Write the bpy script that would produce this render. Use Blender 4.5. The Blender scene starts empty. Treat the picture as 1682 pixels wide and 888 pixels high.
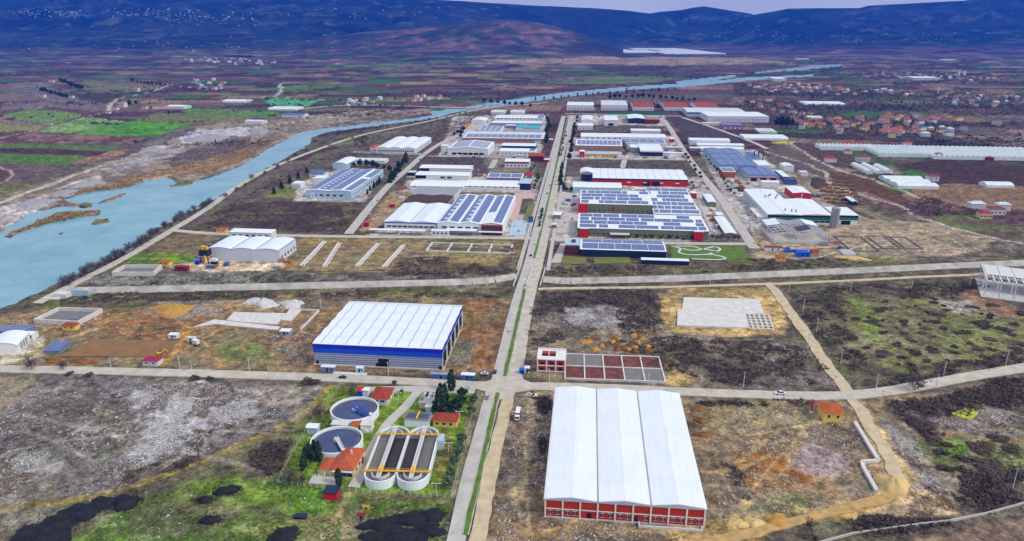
# Industrial estate in a river valley, seen from the air.  Blender 4.5, everything built in code.
import bpy, math, random
import numpy as np

SC = bpy.context.scene
COL = SC.collection
random.seed(7)
RNG = np.random.default_rng(11)

# ------------------------------------------------------------------ camera
FPX, HZ, CAM_H = 1180.0, 50.0, 190.0           # survey constants: focal length, horizon row, flying height
PITCH = math.atan((444 - HZ) / FPX)
cam_d = bpy.data.cameras.new('camera')
cam_d.sensor_width = 36.0
cam_d.lens = 36.0 * FPX / 1682.0
cam_d.clip_start = 1.0
cam_d.clip_end = 90000.0
cam = bpy.data.objects.new('camera', cam_d)
COL.objects.link(cam)
cam.location = (0, 0, CAM_H)
cam.rotation_euler = (math.pi / 2 - PITCH, 0, 0)
SC.camera = cam

# ------------------------------------------------------------------ sky and sun
SUN_EL, SUN_AZ = math.radians(42), math.radians(112)     # azimuth from +Y towards +X
w = bpy.data.worlds.new('World')
SC.world = w
w.use_nodes = True
nt = w.node_tree
nt.nodes.clear()
out = nt.nodes.new('ShaderNodeOutputWorld')
bg = nt.nodes.new('ShaderNodeBackground')
sky = nt.nodes.new('ShaderNodeTexSky')
sky.sky_type = 'NISHITA'
sky.sun_disc = False
sky.sun_elevation = SUN_EL
sky.sun_rotation = SUN_AZ
sky.altitude = 300
tc = nt.nodes.new('ShaderNodeTexCoord')
mp = nt.nodes.new('ShaderNodeMapping')
mp.inputs['Scale'].default_value = (1.0, 1.0, 3.5)
nz = nt.nodes.new('ShaderNodeTexNoise')
nz.inputs['Scale'].default_value = 2.6
nz.inputs['Detail'].default_value = 7
nz.inputs['Roughness'].default_value = 0.6
rmp = nt.nodes.new('ShaderNodeValToRGB')
rmp.color_ramp.elements[0].position = 0.25
rmp.color_ramp.elements[0].color = (4.3, 4.45, 4.8, 1)
rmp.color_ramp.elements[1].position = 0.72
rmp.color_ramp.elements[1].color = (6.3, 6.4, 6.5, 1)
mixc = nt.nodes.new('ShaderNodeMix')
mixc.data_type = 'RGBA'
mixc.inputs[0].default_value = 0.86                      # nearly overcast
nt.links.new(tc.outputs['Generated'], mp.inputs['Vector'])
nt.links.new(mp.outputs['Vector'], nz.inputs['Vector'])
nt.links.new(nz.outputs['Fac'], rmp.inputs['Fac'])
nt.links.new(sky.outputs['Color'], mixc.inputs[6])
nt.links.new(rmp.outputs['Color'], mixc.inputs[7])
nt.links.new(mixc.outputs[2], bg.inputs['Color'])
bg.inputs['Strength'].default_value = 0.10
nt.links.new(bg.outputs['Background'], out.inputs['Surface'])

sun_d = bpy.data.lights.new('sun', 'SUN')
sun_d.energy = 1.5
sun_d.angle = math.radians(11)
sun_d.color = (1.0, 0.95, 0.88)
sun = bpy.data.objects.new('sun', sun_d)
COL.objects.link(sun)
sun.location = (0, 0, 600)
sun.rotation_euler = (math.pi / 2 - SUN_EL, 0, math.pi - SUN_AZ)

vs = SC.view_settings
vs.view_transform = 'Standard'
vs.look = 'None'
vs.exposure = 0.66
vs.gamma = 1.0
SC.cycles.max_bounces = 4
SC.cycles.diffuse_bounces = 2
SC.cycles.glossy_bounces = 2
SC.cycles.transmission_bounces = 3
SC.cycles.volume_bounces = 0
SC.cycles.transparent_max_bounces = 4
SC.cycles.use_denoising = True

# ------------------------------------------------------------------ survey helpers
CP, SP = math.cos(PITCH), math.sin(PITCH)


def P(px, py, z=0.0):
    """world x, y of a surveyed point of known height z"""
    u = (px - 841.0) / FPX
    v = (444.0 - py) / FPX
    dz = -SP + v * CP
    t = (z - CAM_H) / dz
    return np.array([u * t, (CP + v * SP) * t])


def PP(pts, z=0.0):
    return np.array([P(x, y, z) for x, y in pts])


def height_at(px, py_top, py_ground):
    g = P(px, py_ground)
    v = (444.0 - py_top) / FPX
    return CAM_H + (-SP + v * CP) / (CP + v * SP) * g[1]


def lin(r, g, b):
    f = lambda c: ((c / 255.0 + 0.055) / 1.055) ** 2.4 if c > 10 else c / 255.0 / 12.92
    return (f(r), f(g), f(b))


# ------------------------------------------------------------------ numpy noise
def _hash(ix, iy, s):
    h = (ix.astype(np.int64) * 374761393 + iy.astype(np.int64) * 668265263 + s * 144269504) & 0x7fffffff
    h = ((h ^ (h >> 13)) * 1274126177) & 0x7fffffff
    h = ((h ^ (h >> 16)) * 974634777) & 0x7fffffff
    return ((h ^ (h >> 15)) & 0xffffff) / float(0xffffff)


def vn(x, y, s=0):
    ix, iy = np.floor(x), np.floor(y)
    fx, fy = x - ix, y - iy
    fx = fx * fx * (3 - 2 * fx)
    fy = fy * fy * (3 - 2 * fy)
    a = _hash(ix, iy, s)
    b = _hash(ix + 1, iy, s)
    c = _hash(ix, iy + 1, s)
    d = _hash(ix + 1, iy + 1, s)
    return (a * (1 - fx) + b * fx) * (1 - fy) + (c * (1 - fx) + d * fx) * fy


def fbm(x, y, s=0, o=4, g=0.5):
    t, a, n = 0.0, 1.0, 0.0
    for i in range(o):
        t = t + a * vn(x * 2.03 ** i + 17.3 * i, y * 2.03 ** i - 9.1 * i, s + i)
        n += a
        a *= g
    return t / n


def sstep(a, b, x):
    t = np.clip((x - a) / (b - a), 0, 1)
    return t * t * (3 - 2 * t)


def sdist(px, py, poly):
    """signed distance to polygon, positive inside"""
    d2 = np.full(px.shape, 1e18)
    ins = np.zeros(px.shape, bool)
    n = len(poly)
    for i in range(n):
        x0, y0 = poly[i]
        x1, y1 = poly[(i + 1) % n]
        ex, ey = x1 - x0, y1 - y0
        L = ex * ex + ey * ey + 1e-9
        t = np.clip(((px - x0) * ex + (py - y0) * ey) / L, 0, 1)
        dx, dy = px - x0 - t * ex, py - y0 - t * ey
        d2 = np.minimum(d2, dx * dx + dy * dy)
        if y0 != y1:
            ins ^= ((y0 > py) != (y1 > py)) & (px < ex * (py - y0) / (y1 - y0) + x0)
    d = np.sqrt(d2)
    return np.where(ins, d, -d)


def ldist(px, py, line):
    d2 = np.full(px.shape, 1e18)
    for (x0, y0), (x1, y1) in zip(line[:-1], line[1:]):
        ex, ey = x1 - x0, y1 - y0
        t = np.clip(((px - x0) * ex + (py - y0) * ey) / (ex * ex + ey * ey + 1e-9), 0, 1)
        d2 = np.minimum(d2, (px - x0 - t * ex) ** 2 + (py - y0 - t * ey) ** 2)
    return np.sqrt(d2)


# ------------------------------------------------------------------ materials
MATS = {}


def M(key, rgb=None, rough=0.8, var=0.18, scale=0.35, metal=0.0, bump=0.0, spec=0.3, ribs=None, grid=None, attr=False, stain=0.0):
    """procedural material: base colour with two octaves of wear, optional sheet ribs or panel grid"""
    if key in MATS:
        return MATS[key]
    m = bpy.data.materials.new(key)
    m.use_nodes = True
    t = m.node_tree
    b = t.nodes['Principled BSDF']
    b.inputs['Roughness'].default_value = rough
    b.inputs['Metallic'].default_value = metal
    b.inputs['Specular IOR Level'].default_value = spec
    tcn = t.nodes.new('ShaderNodeTexCoord')
    n1 = t.nodes.new('ShaderNodeTexNoise')
    n1.inputs['Scale'].default_value = scale
    n1.inputs['Detail'].default_value = 5
    n1.inputs['Roughness'].default_value = 0.65
    t.links.new(tcn.outputs['Object'], n1.inputs['Vector'])
    mr = t.nodes.new('ShaderNodeMapRange')
    mr.inputs[1].default_value = 0.3
    mr.inputs[2].default_value = 0.7
    mr.inputs[3].default_value = 1 - var
    mr.inputs[4].default_value = 1 + var
    t.links.new(n1.outputs['Fac'], mr.inputs[0])
    mul = t.nodes.new('ShaderNodeMix')
    mul.data_type = 'RGBA'
    mul.blend_type = 'MULTIPLY'
    mul.inputs[0].default_value = 1.0
    if attr:
        an = t.nodes.new('ShaderNodeVertexColor')
        an.layer_name = 'Col'
        t.links.new(an.outputs['Color'], mul.inputs[6])
    else:
        mul.inputs[6].default_value = (*rgb, 1)
    t.links.new(mr.outputs[0], mul.inputs[7])
    last = mul.outputs[2]
    if grid:
        br = t.nodes.new('ShaderNodeTexBrick')
        br.offset = 0.0
        br.inputs['Color1'].default_value = (1, 1, 1, 1)
        br.inputs['Color2'].default_value = (0.82, 0.84, 0.88, 1) if grid[3][0] > 1 else (0.97, 0.975, 0.98, 1)
        br.inputs['Mortar'].default_value = (*grid[3], 1)
        br.inputs['Scale'].default_value = 1.0
        br.inputs['Brick Width'].default_value = grid[0]
        br.inputs['Row Height'].default_value = grid[1]
        br.inputs['Mortar Size'].default_value = grid[2]
        t.links.new(tcn.outputs['Object'], br.inputs['Vector'])
        m2 = t.nodes.new('ShaderNodeMix')
        m2.data_type = 'RGBA'
        m2.blend_type = 'MULTIPLY'
        m2.inputs[0].default_value = 1.0
        t.links.new(last, m2.inputs[6])
        t.links.new(br.outputs['Color'], m2.inputs[7])
        last = m2.outputs[2]
    if stain > 0:
        mp2 = t.nodes.new('ShaderNodeMapping')
        mp2.inputs['Scale'].default_value = (0.9, 0.05, 0.25)
        n2 = t.nodes.new('ShaderNodeTexNoise')
        n2.inputs['Scale'].default_value = 1.0
        n2.inputs['Detail'].default_value = 3
        t.links.new(tcn.outputs['Object'], mp2.inputs[0])
        t.links.new(mp2.outputs[0], n2.inputs['Vector'])
        r2 = t.nodes.new('ShaderNodeMapRange')
        r2.inputs[1].default_value = 0.45
        r2.inputs[2].default_value = 0.75
        r2.inputs[3].default_value = 1.0
        r2.inputs[4].default_value = 1.0 - stain
        t.links.new(n2.outputs['Fac'], r2.inputs[0])
        m3 = t.nodes.new('ShaderNodeMix')
        m3.data_type = 'RGBA'
        m3.blend_type = 'MULTIPLY'
        m3.inputs[0].default_value = 1.0
        t.links.new(last, m3.inputs[6])
        t.links.new(r2.outputs[0], m3.inputs[7])
        last = m3.outputs[2]
    t.links.new(last, b.inputs['Base Color'])
    if bump or ribs:
        bp = t.nodes.new('ShaderNodeBump')
        bp.inputs['Strength'].default_value = bump or 0.5
        bp.inputs['Distance'].default_value = 0.2
        if ribs:
            wv = t.nodes.new('ShaderNodeTexWave')
            wv.bands_direction = ribs[0]
            wv.inputs['Scale'].default_value = ribs[1]
            wv.inputs['Distortion'].default_value = 0
            t.links.new(tcn.outputs['Object'], wv.inputs['Vector'])
            t.links.new(wv.outputs['Fac'], bp.inputs['Height'])
        else:
            t.links.new(n1.outputs['Fac'], bp.inputs['Height'])
        t.links.new(bp.outputs['Normal'], b.inputs['Normal'])
    MATS[key] = m
    return m


# paints and sheets
M('white_sheet', lin(226, 234, 241), 0.5, 0.04, 0.08, stain=0.06, grid=(12.0, 6.0, 0.05, (0.86, 0.88, 0.9)))
M('white_sheet_old', lin(208, 214, 222), 0.55, 0.10, 0.2, stain=0.22)
M('pale_blue_sheet', lin(172, 196, 214), 0.5, 0.08, 0.2, stain=0.15)
M('grey_sheet', lin(150, 152, 160), 0.55, 0.12, 0.25, stain=0.2)
M('lilac_sheet', lin(204, 208, 222), 0.55, 0.06, 0.2, ribs=('X', 1.4))
M('blue_roof', lin(52, 100, 160), 0.45, 0.12, 0.15, stain=0.2)
M('cyan_roof', lin(40, 165, 190), 0.5, 0.08, 0.2)
M('deep_blue', lin(12, 42, 190), 0.4, 0.06, 0.3, ribs=('X', 1.2))
M('mid_blue', lin(20, 78, 210), 0.4, 0.06, 0.3, ribs=('X', 1.2))
M('silver_rib', lin(176, 184, 202), 0.4, 0.10, 0.5)
M('silver_dark', lin(118, 128, 158), 0.4, 0.10, 0.5)
M('navy', lin(24, 38, 70), 0.45, 0.15, 0.3)
M('dark_open', lin(20, 21, 26), 0.8, 0.2, 0.4)
M('glass', lin(38, 52, 72), 0.12, 0.25, 0.6, spec=0.6)
M('white_paint', lin(222, 222, 222), 0.6, 0.07, 0.5, stain=0.12)
M('plaster', lin(205, 205, 206), 0.85, 0.10, 0.6)
M('cream', lin(214, 196, 140), 0.85, 0.08, 0.6)
M('yellow_wall', lin(226, 192, 96), 0.85, 0.07, 0.6)
M('yellow_paint', lin(222, 176, 20), 0.5, 0.15, 1.0)
M('red_paint', lin(190, 30, 28), 0.5, 0.10, 0.5)
M('magenta_roof', lin(150, 38, 70), 0.7, 0.15, 0.6)
M('brick_red', lin(176, 52, 22), 0.9, 0.16, 0.9, bump=0.3)
M('brick_dark', lin(120, 42, 30), 0.9, 0.25, 0.6)
M('brown_wall', lin(156, 118, 100), 0.85, 0.12, 0.3)
M('olive_wall', lin(112, 116, 92), 0.8, 0.1, 0.3)
M('green_stripe', lin(20, 124, 70), 0.5, 0.08, 0.4)
M('tile_red', lin(160, 66, 44), 0.85, 0.22, 0.8, ribs=('X', 2.2))
M('tile_orange', lin(190, 92, 56), 0.85, 0.25, 0.9, ribs=('X', 2.2))
M('tile_rust', lin(168, 86, 40), 0.85, 0.5, 0.7)
M('tile_brown', lin(124, 70, 60), 0.85, 0.25, 0.8)
M('purple_wall', lin(134, 116, 160), 0.8, 0.1, 0.4)
M('solar', lin(80, 98, 146), 0.25, 0.12, 0.10, spec=0.5, grid=(6.0, 3.2, 0.22, (1.75, 1.7, 1.6)))
M('solar_fine', lin(72, 96, 150), 0.25, 0.12, 0.12, spec=0.5, grid=(12.0, 4.0, 0.28, (1.7, 1.6, 1.5)))
M('concrete', lin(208, 206, 202), 0.9, 0.14, 0.2, bump=0.2, stain=0.12)
M('concrete_dark', lin(120, 118, 116), 0.9, 0.22, 0.3, bump=0.2)
M('steel_white', lin(200, 202, 214), 0.5, 0.08, 0.5)
M('steel_grey', lin(140, 142, 150), 0.45, 0.12, 0.5, metal=0.3)
M('zinc', lin(158, 164, 172), 0.4, 0.15, 0.4, metal=0.4)
M('asphalt', lin(182, 178, 172), 0.9, 0.18, 0.14, bump=0.1)
M('asphalt_dark', lin(112, 112, 116), 0.9, 0.12, 0.1)
M('dust_road', lin(186, 179, 166), 0.95, 0.22, 0.16, bump=0.2)
M('dirt_road', lin(192, 176, 146), 0.95, 0.22, 0.2, bump=0.3)
M('kerb', lin(170, 168, 162), 0.9, 0.1, 0.5)
M('pave', lin(184, 180, 174), 0.9, 0.12, 0.12)
M('pave_pink', lin(196, 166, 158), 0.9, 0.12, 0.2)
M('lawn', lin(86, 116, 38), 0.95, 0.38, 0.25, bump=0.3)
M('lawn_dry', lin(112, 116, 56), 0.95, 0.30, 0.12, bump=0.3)
M('plastic', lin(216, 226, 228), 0.4, 0.12, 0.12)
M('sludge', lin(44, 62, 104), 0.08, 0.35, 0.09, spec=0.5)
M('sludge_grey', lin(108, 104, 98), 0.3, 0.15, 0.3)
M('sludge_brown', lin(48, 40, 36), 0.4, 0.2, 0.4)
M('leaf_dark', lin(50, 68, 42), 0.9, 0.4, 1.2)
M('leaf_mid', lin(84, 100, 60), 0.9, 0.4, 1.0)
M('leaf_olive', lin(92, 108, 78), 0.9, 0.35, 1.0)
M('twig', lin(96, 84, 88), 0.95, 0.3, 0.8)
M('scrub_dark', lin(86, 74, 64), 0.95, 0.5, 0.12)
M('scrub_plum', lin(106, 88, 84), 0.95, 0.45, 0.1)
M('scrub_straw', lin(160, 132, 88), 0.95, 0.35, 0.2)
M('bark', lin(74, 60, 48), 0.95, 0.2, 1.5)
M('rubble', lin(196, 194, 194), 0.95, 0.30, 0.5)
M('rubble_dark', lin(124, 108, 92), 0.95, 0.5, 0.15)
M('bank_concrete', lin(172, 168, 160), 0.95, 0.35, 0.12, bump=0.3)
M('footing', lin(150, 138, 116), 0.95, 0.3, 0.2)
M('tank_white', lin(228, 235, 242), 0.7, 0.05, 0.3)
M('haul_clay', lin(182, 150, 98), 0.95, 0.3, 0.25, bump=0.4)
M('pad_earth', lin(136, 102, 66), 0.95, 0.2, 0.12, bump=0.3)
M('pond_algae', lin(176, 180, 40), 0.3, 0.35, 0.2)
M('coal', lin(30, 30, 34), 0.9, 0.7, 0.4, bump=0.8)
M('old_brick_fill', lin(112, 66, 58), 0.95, 0.55, 0.25)
M('clay', lin(178, 138, 66), 0.95, 0.25, 0.3, bump=0.4)
M('clay_dark', lin(126, 88, 46), 0.95, 0.35, 0.3, bump=0.4)
M('gravel_grey', lin(152, 150, 156), 0.95, 0.2, 0.4, bump=0.4)
M('sand_pile', lin(206, 176, 120), 0.95, 0.15, 0.3, bump=0.3)
M('soil_dark', lin(74, 58, 48), 0.95, 0.3, 0.3, bump=0.4)
M('blue_tarp', lin(10, 90, 215), 0.5, 0.15, 0.6)
M('tyre', lin(22, 22, 24), 0.8, 0.1, 1)
M('car_white', lin(230, 232, 236), 0.25, 0.03, 0.5, spec=0.5)
M('car_dark', lin(40, 48, 66), 0.25, 0.03, 0.5, spec=0.5)
M('car_red', lin(170, 20, 24), 0.25, 0.03, 0.5, spec=0.5)
M('car_silver', lin(150, 156, 164), 0.25, 0.03, 0.5, spec=0.5)


# ------------------------------------------------------------------ mesh building
class MB:
    def __init__(self):
        self.v, self.f = [], []

    def poly(self, pts):
        i = len(self.v)
        self.v += [tuple(map(float, p)) for p in pts]
        self.f.append(tuple(range(i, i + len(pts))))
        return self

    def box(self, x0, x1, y0, y1, z0, z1):
        i = len(self.v)
        self.v += [(x0, y0, z0), (x1, y0, z0), (x1, y1, z0), (x0, y1, z0), (x0, y0, z1), (x1, y0, z1), (x1, y1, z1), (x0, y1, z1)]
        self.f += [tuple(i + k for k in q) for q in ((3, 2, 1, 0), (4, 5, 6, 7), (0, 1, 5, 4), (1, 2, 6, 5), (2, 3, 7, 6), (3, 0, 4, 7))]
        return self

    def prism(self, pts, z0, z1, top=None):
        n = len(pts)
        i = len(self.v)
        top = top or pts
        self.v += [(p[0], p[1], z0) for p in pts] + [(p[0], p[1], z1) for p in top]
        self.f.append(tuple(range(i + n, i + 2 * n)))
        self.f.append(tuple(reversed(range(i, i + n))))
        for k in range(n):
            j = (k + 1) % n
            self.f.append((i + k, i + j, i + n + j, i + n + k))
        return self

    def cyl(self, cx, cy, r, z0, z1, n=12, r2=None):
        r2 = r if r2 is None else r2
        a = [(cx + r * math.cos(2 * math.pi * k / n), cy + r * math.sin(2 * math.pi * k / n)) for k in range(n)]
        b = [(cx + r2 * math.cos(2 * math.pi * k / n), cy + r2 * math.sin(2 * math.pi * k / n)) for k in range(n)]
        return self.prism(a, z0, z1, b)

    def ring(self, outer, inner, z0, z1):
        n = len(outer)
        i = len(self.v)
        for ring_, z in ((outer, z0), (outer, z1), (inner, z1), (inner, z0)):
            self.v += [(p[0], p[1], z) for p in ring_]
        for k in range(n):
            j = (k + 1) % n
            for a, b in ((0, 1), (1, 2), (2, 3)):
                self.f.append((i + a * n + k, i + a * n + j, i + b * n + j, i + b * n + k))
        return self

    def beam(self, p, q, wd, hg):
        p, q = np.array(p, float), np.array(q, float)
        d = q - p
        L = np.linalg.norm(d)
        if L < 1e-6:
            return self
        d /= L
        up = np.array([0, 0, 1.0]) if abs(d[2]) < 0.95 else np.array([1.0, 0, 0])
        s = np.cross(d, up)
        s /= np.linalg.norm(s)
        u = np.cross(s, d)
        i = len(self.v)
        for e in (p, q):
            for a, b in ((-1, -1), (1, -1), (1, 1), (-1, 1)):
                self.v.append(tuple(e + s * a * wd / 2 + u * b * hg / 2))
        self.f += [tuple(i + k for k in q_) for q_ in ((0, 1, 2, 3), (7, 6, 5, 4), (0, 4, 5, 1), (1, 5, 6, 2), (2, 6, 7, 3), (3, 7, 4, 0))]
        return self

    def mesh(self, name, mat, smooth=False):
        me = bpy.data.meshes.new(name)
        me.from_pydata(self.v, [], self.f)
        me.materials.append(MATS[mat] if isinstance(mat, str) else mat)
        if smooth:
            me.polygons.foreach_set('use_smooth', [True] * len(me.polygons))
        me.update()
        return me


def link(name, data, parent=None, loc=(0, 0, 0), rz=0.0, scale=None):
    o = bpy.data.objects.new(name, data)
    COL.objects.link(o)
    if parent is not None:
        o.parent = parent
    o.location = loc
    o.rotation_euler = (0, 0, rz)
    if scale is not None:
        o.scale = scale if hasattr(scale, '__len__') else (scale,) * 3
    return o


def part(name, mb, mat, parent, smooth=False):
    return link(name, mb.mesh(name, mat, smooth), parent)


def tag(o, label, cat, group=None, kind=None):
    o['label'] = label
    o['category'] = cat
    if group:
        o['group'] = group
    if kind:
        o['kind'] = kind
    return o


def thing(name, label, cat, loc=(0, 0, 0), rz=0.0, group=None):
    return tag(link(name, None, None, loc, rz), label, cat, group)


def structure(name, me, loc=(0, 0, 0)):
    o = link(name, me, None, loc)
    o['kind'] = 'structure'
    return o


_GROUND_Z = {}
GRID = math.radians(-6.0)          # the estate's building grid
# ------------------------------------------------------------------ river and terrain shape
RIVER = PP([(-160, 560), (0, 503), (40, 490), (90, 462), (150, 438), (210, 408), (262, 372), (300, 350), (340, 330), (380, 308), (420, 285), (460, 262),
            (500, 240), (511, 231), (508, 225), (530, 217), (570, 211), (620, 205), (680, 197), (720, 191), (738, 186), (760, 181), (800, 175),
            (850, 169), (900, 161.5), (950, 155), (1000, 150), (1060, 145), (1120, 141.5), (1180, 136), (1230, 131), (1335, 124), (1336, 121.5),
            (1230, 126), (1180, 131), (1120, 136), (1060, 139.5), (1000, 144), (950, 148.5), (900, 154), (850, 161), (800, 168), (760, 175), (720, 180),
            (706, 182), (713, 187), (690, 191), (640, 197), (580, 204), (520, 211), (490, 217), (470, 228), (445, 240), (425, 254), (400, 268),
            (340, 291), (300, 300), (270, 289), (240, 292), (222, 302), (190, 309), (150, 311), (100, 326), (128, 332), (128, 336), (100, 336), (60, 346),
            (38, 351), (29, 361), (0, 379), (-160, 440)])
CHANNEL = PP([(1116, 137), (1160, 133), (1212, 124), (1205, 122.5), (1160, 127), (1110, 133)])
CHANNEL2 = PP([(1240, 119.5), (1300, 115.5), (1350, 110.5), (1390, 106.5), (1380, 104.5), (1340, 107), (1290, 112.5), (1240, 117.5)])
ISLANDS = [PP(p) for p in (
    [(2, 387), (50, 364), (100, 347), (160, 344), (168, 349), (110, 358), (60, 370), (8, 388)],
    [(150, 361), (176, 356), (186, 360), (170, 364), (152, 365)],
    [(278, 303), (300, 296), (322, 293), (312, 300), (290, 304)],
    [(132, 331), (150, 329), (158, 334), (145, 338), (133, 336)],
    [(166, 327), (190, 318), (212, 312), (205, 318), (180, 328), (167, 331)],
    [(83, 381), (92, 379), (91, 382)], [(97, 378), (112, 376), (110, 379)], [(50, 395), (61, 394), (60, 396)])]


def crest(pts, D):
    xs = np.array([(p[0] - 841) / FPX / CP for p in pts])
    zs = []
    for x, y in pts:
        v = (444.0 - y) / FPX
        zs.append(CAM_H + (-SP + v * CP) / (CP + v * SP) * D)
    return xs, np.maximum(np.array(zs), 0)


RIDGES = [  # profile along the skyline, distance of the crest, distance of the foot
    (*crest([(-500, -20), (0, -34), (300, -30), (520, -18), (640, -10), (740, 0), (810, 5), (900, 10), (960, 13), (1010, 17), (1060, 24), (1120, 44), (1200, 74)], 10000), 10000, 5000),
    (*crest([(950, 74), (1000, 42), (1030, 24), (1060, 19), (1090, 16), (1108, 12), (1122, 10), (1150, 15), (1190, 22), (1240, 38), (1310, 74)], 10600), 10600, 8000),
    (*crest([(1070, 74), (1140, 42), (1200, 23), (1245, 14), (1300, 13), (1350, 13), (1362, 9), (1430, 5), (1500, 1), (1540, -8), (1620, -18), (1700, -26), (2000, -34), (2400, -20)], 9600), 9600, 6300),
    (*crest([(440, 88), (520, 72), (570, 60), (620, 52), (680, 48), (740, 42), (790, 35), (832, 31), (880, 37), (930, 50), (975, 68), (1010, 88)], 6600), 6600, 4700),
    (*crest([(-400, 40), (0, 40), (900, 34), (1060, 30), (1200, 34), (1682, 40), (2200, 40)], 11600), 11600, 8800),
]


def terrain(x, y, near=True):
    """ground height; flat plain, hills beyond, the river bed cut in"""
    x = np.asarray(x, float)
    y = np.asarray(y, float)
    z = np.zeros(x.shape)
    far = y > 3000
    if far.any():
        xf, yf = x[far], y[far]
        r = xf / np.maximum(yf, 1)
        zf = np.zeros(xf.shape)
        n1 = fbm(xf / 1000.0, yf / 1000.0, 5, 5, 0.55)
        n2 = fbm(xf / 300.0, yf / 300.0, 9, 4, 0.5)
        for k, (xs, zs, D, F) in enumerate(RIDGES):
            zc = np.interp(r, xs, zs, left=zs[0], right=zs[-1])
            Fw = F + (n1 - 0.5) * 1300 * (0.35 if k == 3 else 1)
            if k == 0:
                Fw = Fw + 3000 * sstep(-0.12, 0.10, r)
            elif k == 2:
                Fw = Fw + 2200 * (1 - sstep(0.24, 0.46, r))
            t = sstep(0, 1, (yf - Fw) / (D - Fw))
            back = 1 - sstep(D, D * 1.35, yf) * 0.6
            g = np.abs(2 * n1 - 1) * 0.7 + np.abs(2 * n2 - 1) * 0.3
            mid = t * (1 - t) * 4
            c = zc * (t ** 1.35) * back * (1 - 0.42 * mid * (1 - g * 1.6)) + (n2 - 0.5) * (24 if k == 3 else 45) * mid * np.minimum(zc / 150.0, 1)
            zf = np.maximum(zf, c)
        z[far] = zf + (n2[...] - 0.5) * 6 * sstep(3000, 5000, yf)
    nearm = y < 6000
    if near and nearm.any():
        xn, yn = x[nearm], y[nearm]
        zz = -0.08 - 0.45 * fbm(xn / 9.0, yn / 9.0, 21, 4) - 0.25 * fbm(xn / 60.0, yn / 60.0, 23, 2)
        wx = xn + 15 * (fbm(xn / 14.0, yn / 14.0, 31, 3) - 0.5)
        wy = yn + 22 * (fbm(xn / 14.0, yn / 14.0, 35, 3) - 0.5)
        d = sdist(wx, wy, RIVER)
        for c in (CHANNEL, CHANNEL2):
            d = np.maximum(d, sdist(wx, wy, c))
        zz = zz - 4.6 * sstep(-5, 7, d)
        for isl in ISLANDS:
            di = sdist(wx, wy, isl)
            zz = zz + 4.4 * sstep(-3.5, 3, di) * (d > 0)
        z[nearm] = z[nearm] + zz
    return z


# ------------------------------------------------------------------ ground sheet
pys = np.arange(1010, 98, -1.6)
rowsY = [70.0, 110.0, 140.0] + [float(P(841, y)[1]) for y in pys]
yy = rowsY[-1]
while yy < 11900:
    yy *= 1.0036
    rowsY.append(yy)
rowsY = np.array(rowsY)
ts = np.concatenate([np.linspace(-1.5, -0.86, 40, endpoint=False), np.linspace(-0.86, 0.86, 800), np.linspace(0.86, 1.5, 41)[1:]])
GX = (ts[None, :] * (rowsY[:, None] + 20.0)).ravel()
GY = np.repeat(rowsY, len(ts))
NR, NC = len(rowsY), len(ts)
GZ = terrain(GX, GY)

NA = fbm(GX / 5.0, GY / 5.0, 41, 3)                # metre-scale
NB = fbm(GX / 22.0, GY / 22.0, 45, 4)              # plot-scale
ND = fbm(GX / 90.0, GY / 90.0, 49, 4)              # field-scale
WX = (fbm(GX / 26.0, GY / 26.0, 53, 5, 0.62) - 0.5) * 4.2
WY = (fbm(GX / 26.0, GY / 26.0, 57, 5, 0.62) - 0.5) * 4.2
FARM = sstep(1800, 3200, GY)
NB = NB * (1 - FARM) + fbm(GX / 130.0, GY / 130.0, 45, 4) * FARM
NA = NA * (1 - FARM) + fbm(GX / 60.0, GY / 60.0, 41, 3) * FARM
DIST = np.sqrt(GX ** 2 + GY ** 2)
WS = np.clip(DIST / 450.0, 0.7, 6.0)                # edge wander grows with plot size far out
COLR = np.zeros((len(GX), 4), np.float32)


def C(*c):
    return np.array(lin(*c))


def mixin(idx, col, a):
    COLR[idx, :3] = COLR[idx, :3] * (1 - a)[:, None] + np.asarray(col) * a[:, None]


def paint(pts, col, soft=3.0, warp=3.0, alpha=1.0, speck=None, col2=None, nz_=None, dz=None, world=False):
    """lay a soil or plant cover on a plot; col2 appears in patches; dz lifts the ground"""
    poly = np.array(pts, float) if world else PP(pts)
    m = soft + warp * 6 + 5
    idx = np.nonzero((GX > poly[:, 0].min() - m) & (GX < poly[:, 0].max() + m) & (GY > poly[:, 1].min() - m) & (GY < poly[:, 1].max() + m))[0]
    if len(idx) == 0:
        return
    x = GX[idx] + WX[idx] * warp * WS[idx]
    y = GY[idx] + WY[idx] * warp * WS[idx] * 1.3
    a = sstep(-soft * 0.5, soft * 0.5, sdist(x, y, poly)) * alpha
    c = np.broadcast_to(np.asarray(col), (len(idx), 3))
    if col2 is not None:
        nn = NB[idx] if nz_ is None else nz_[idx]
        k = sstep(0.42, 0.58, nn)[:, None]
        c = c * (1 - k) + np.asarray(col2) * k
    COLR[idx, :3] = COLR[idx, :3] * (1 - a)[:, None] + c * a[:, None]
    if speck is not None:
        COLR[idx, 3] = COLR[idx, 3] * (1 - a) + speck * a
    if dz is not None:
        GZ[idx] += dz * a * (0.5 + NA[idx])


def track(pts, col, wid, soft=1.5, warp=1.0, alpha=0.9):
    line = PP(pts)
    m = wid + 20
    idx = np.nonzero((GX > line[:, 0].min() - m) & (GX < line[:, 0].max() + m) & (GY > line[:, 1].min() - m) & (GY < line[:, 1].max() + m))[0]
    d = ldist(GX[idx] + WX[idx] * warp * WS[idx], GY[idx] + WY[idx] * warp * WS[idx], line)
    a = (1 - sstep(wid / 2 - soft / 2, wid / 2 + soft / 2, d)) * alpha
    mixin(idx, col, a)
    COLR[idx, 3] *= (1 - a)


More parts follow.
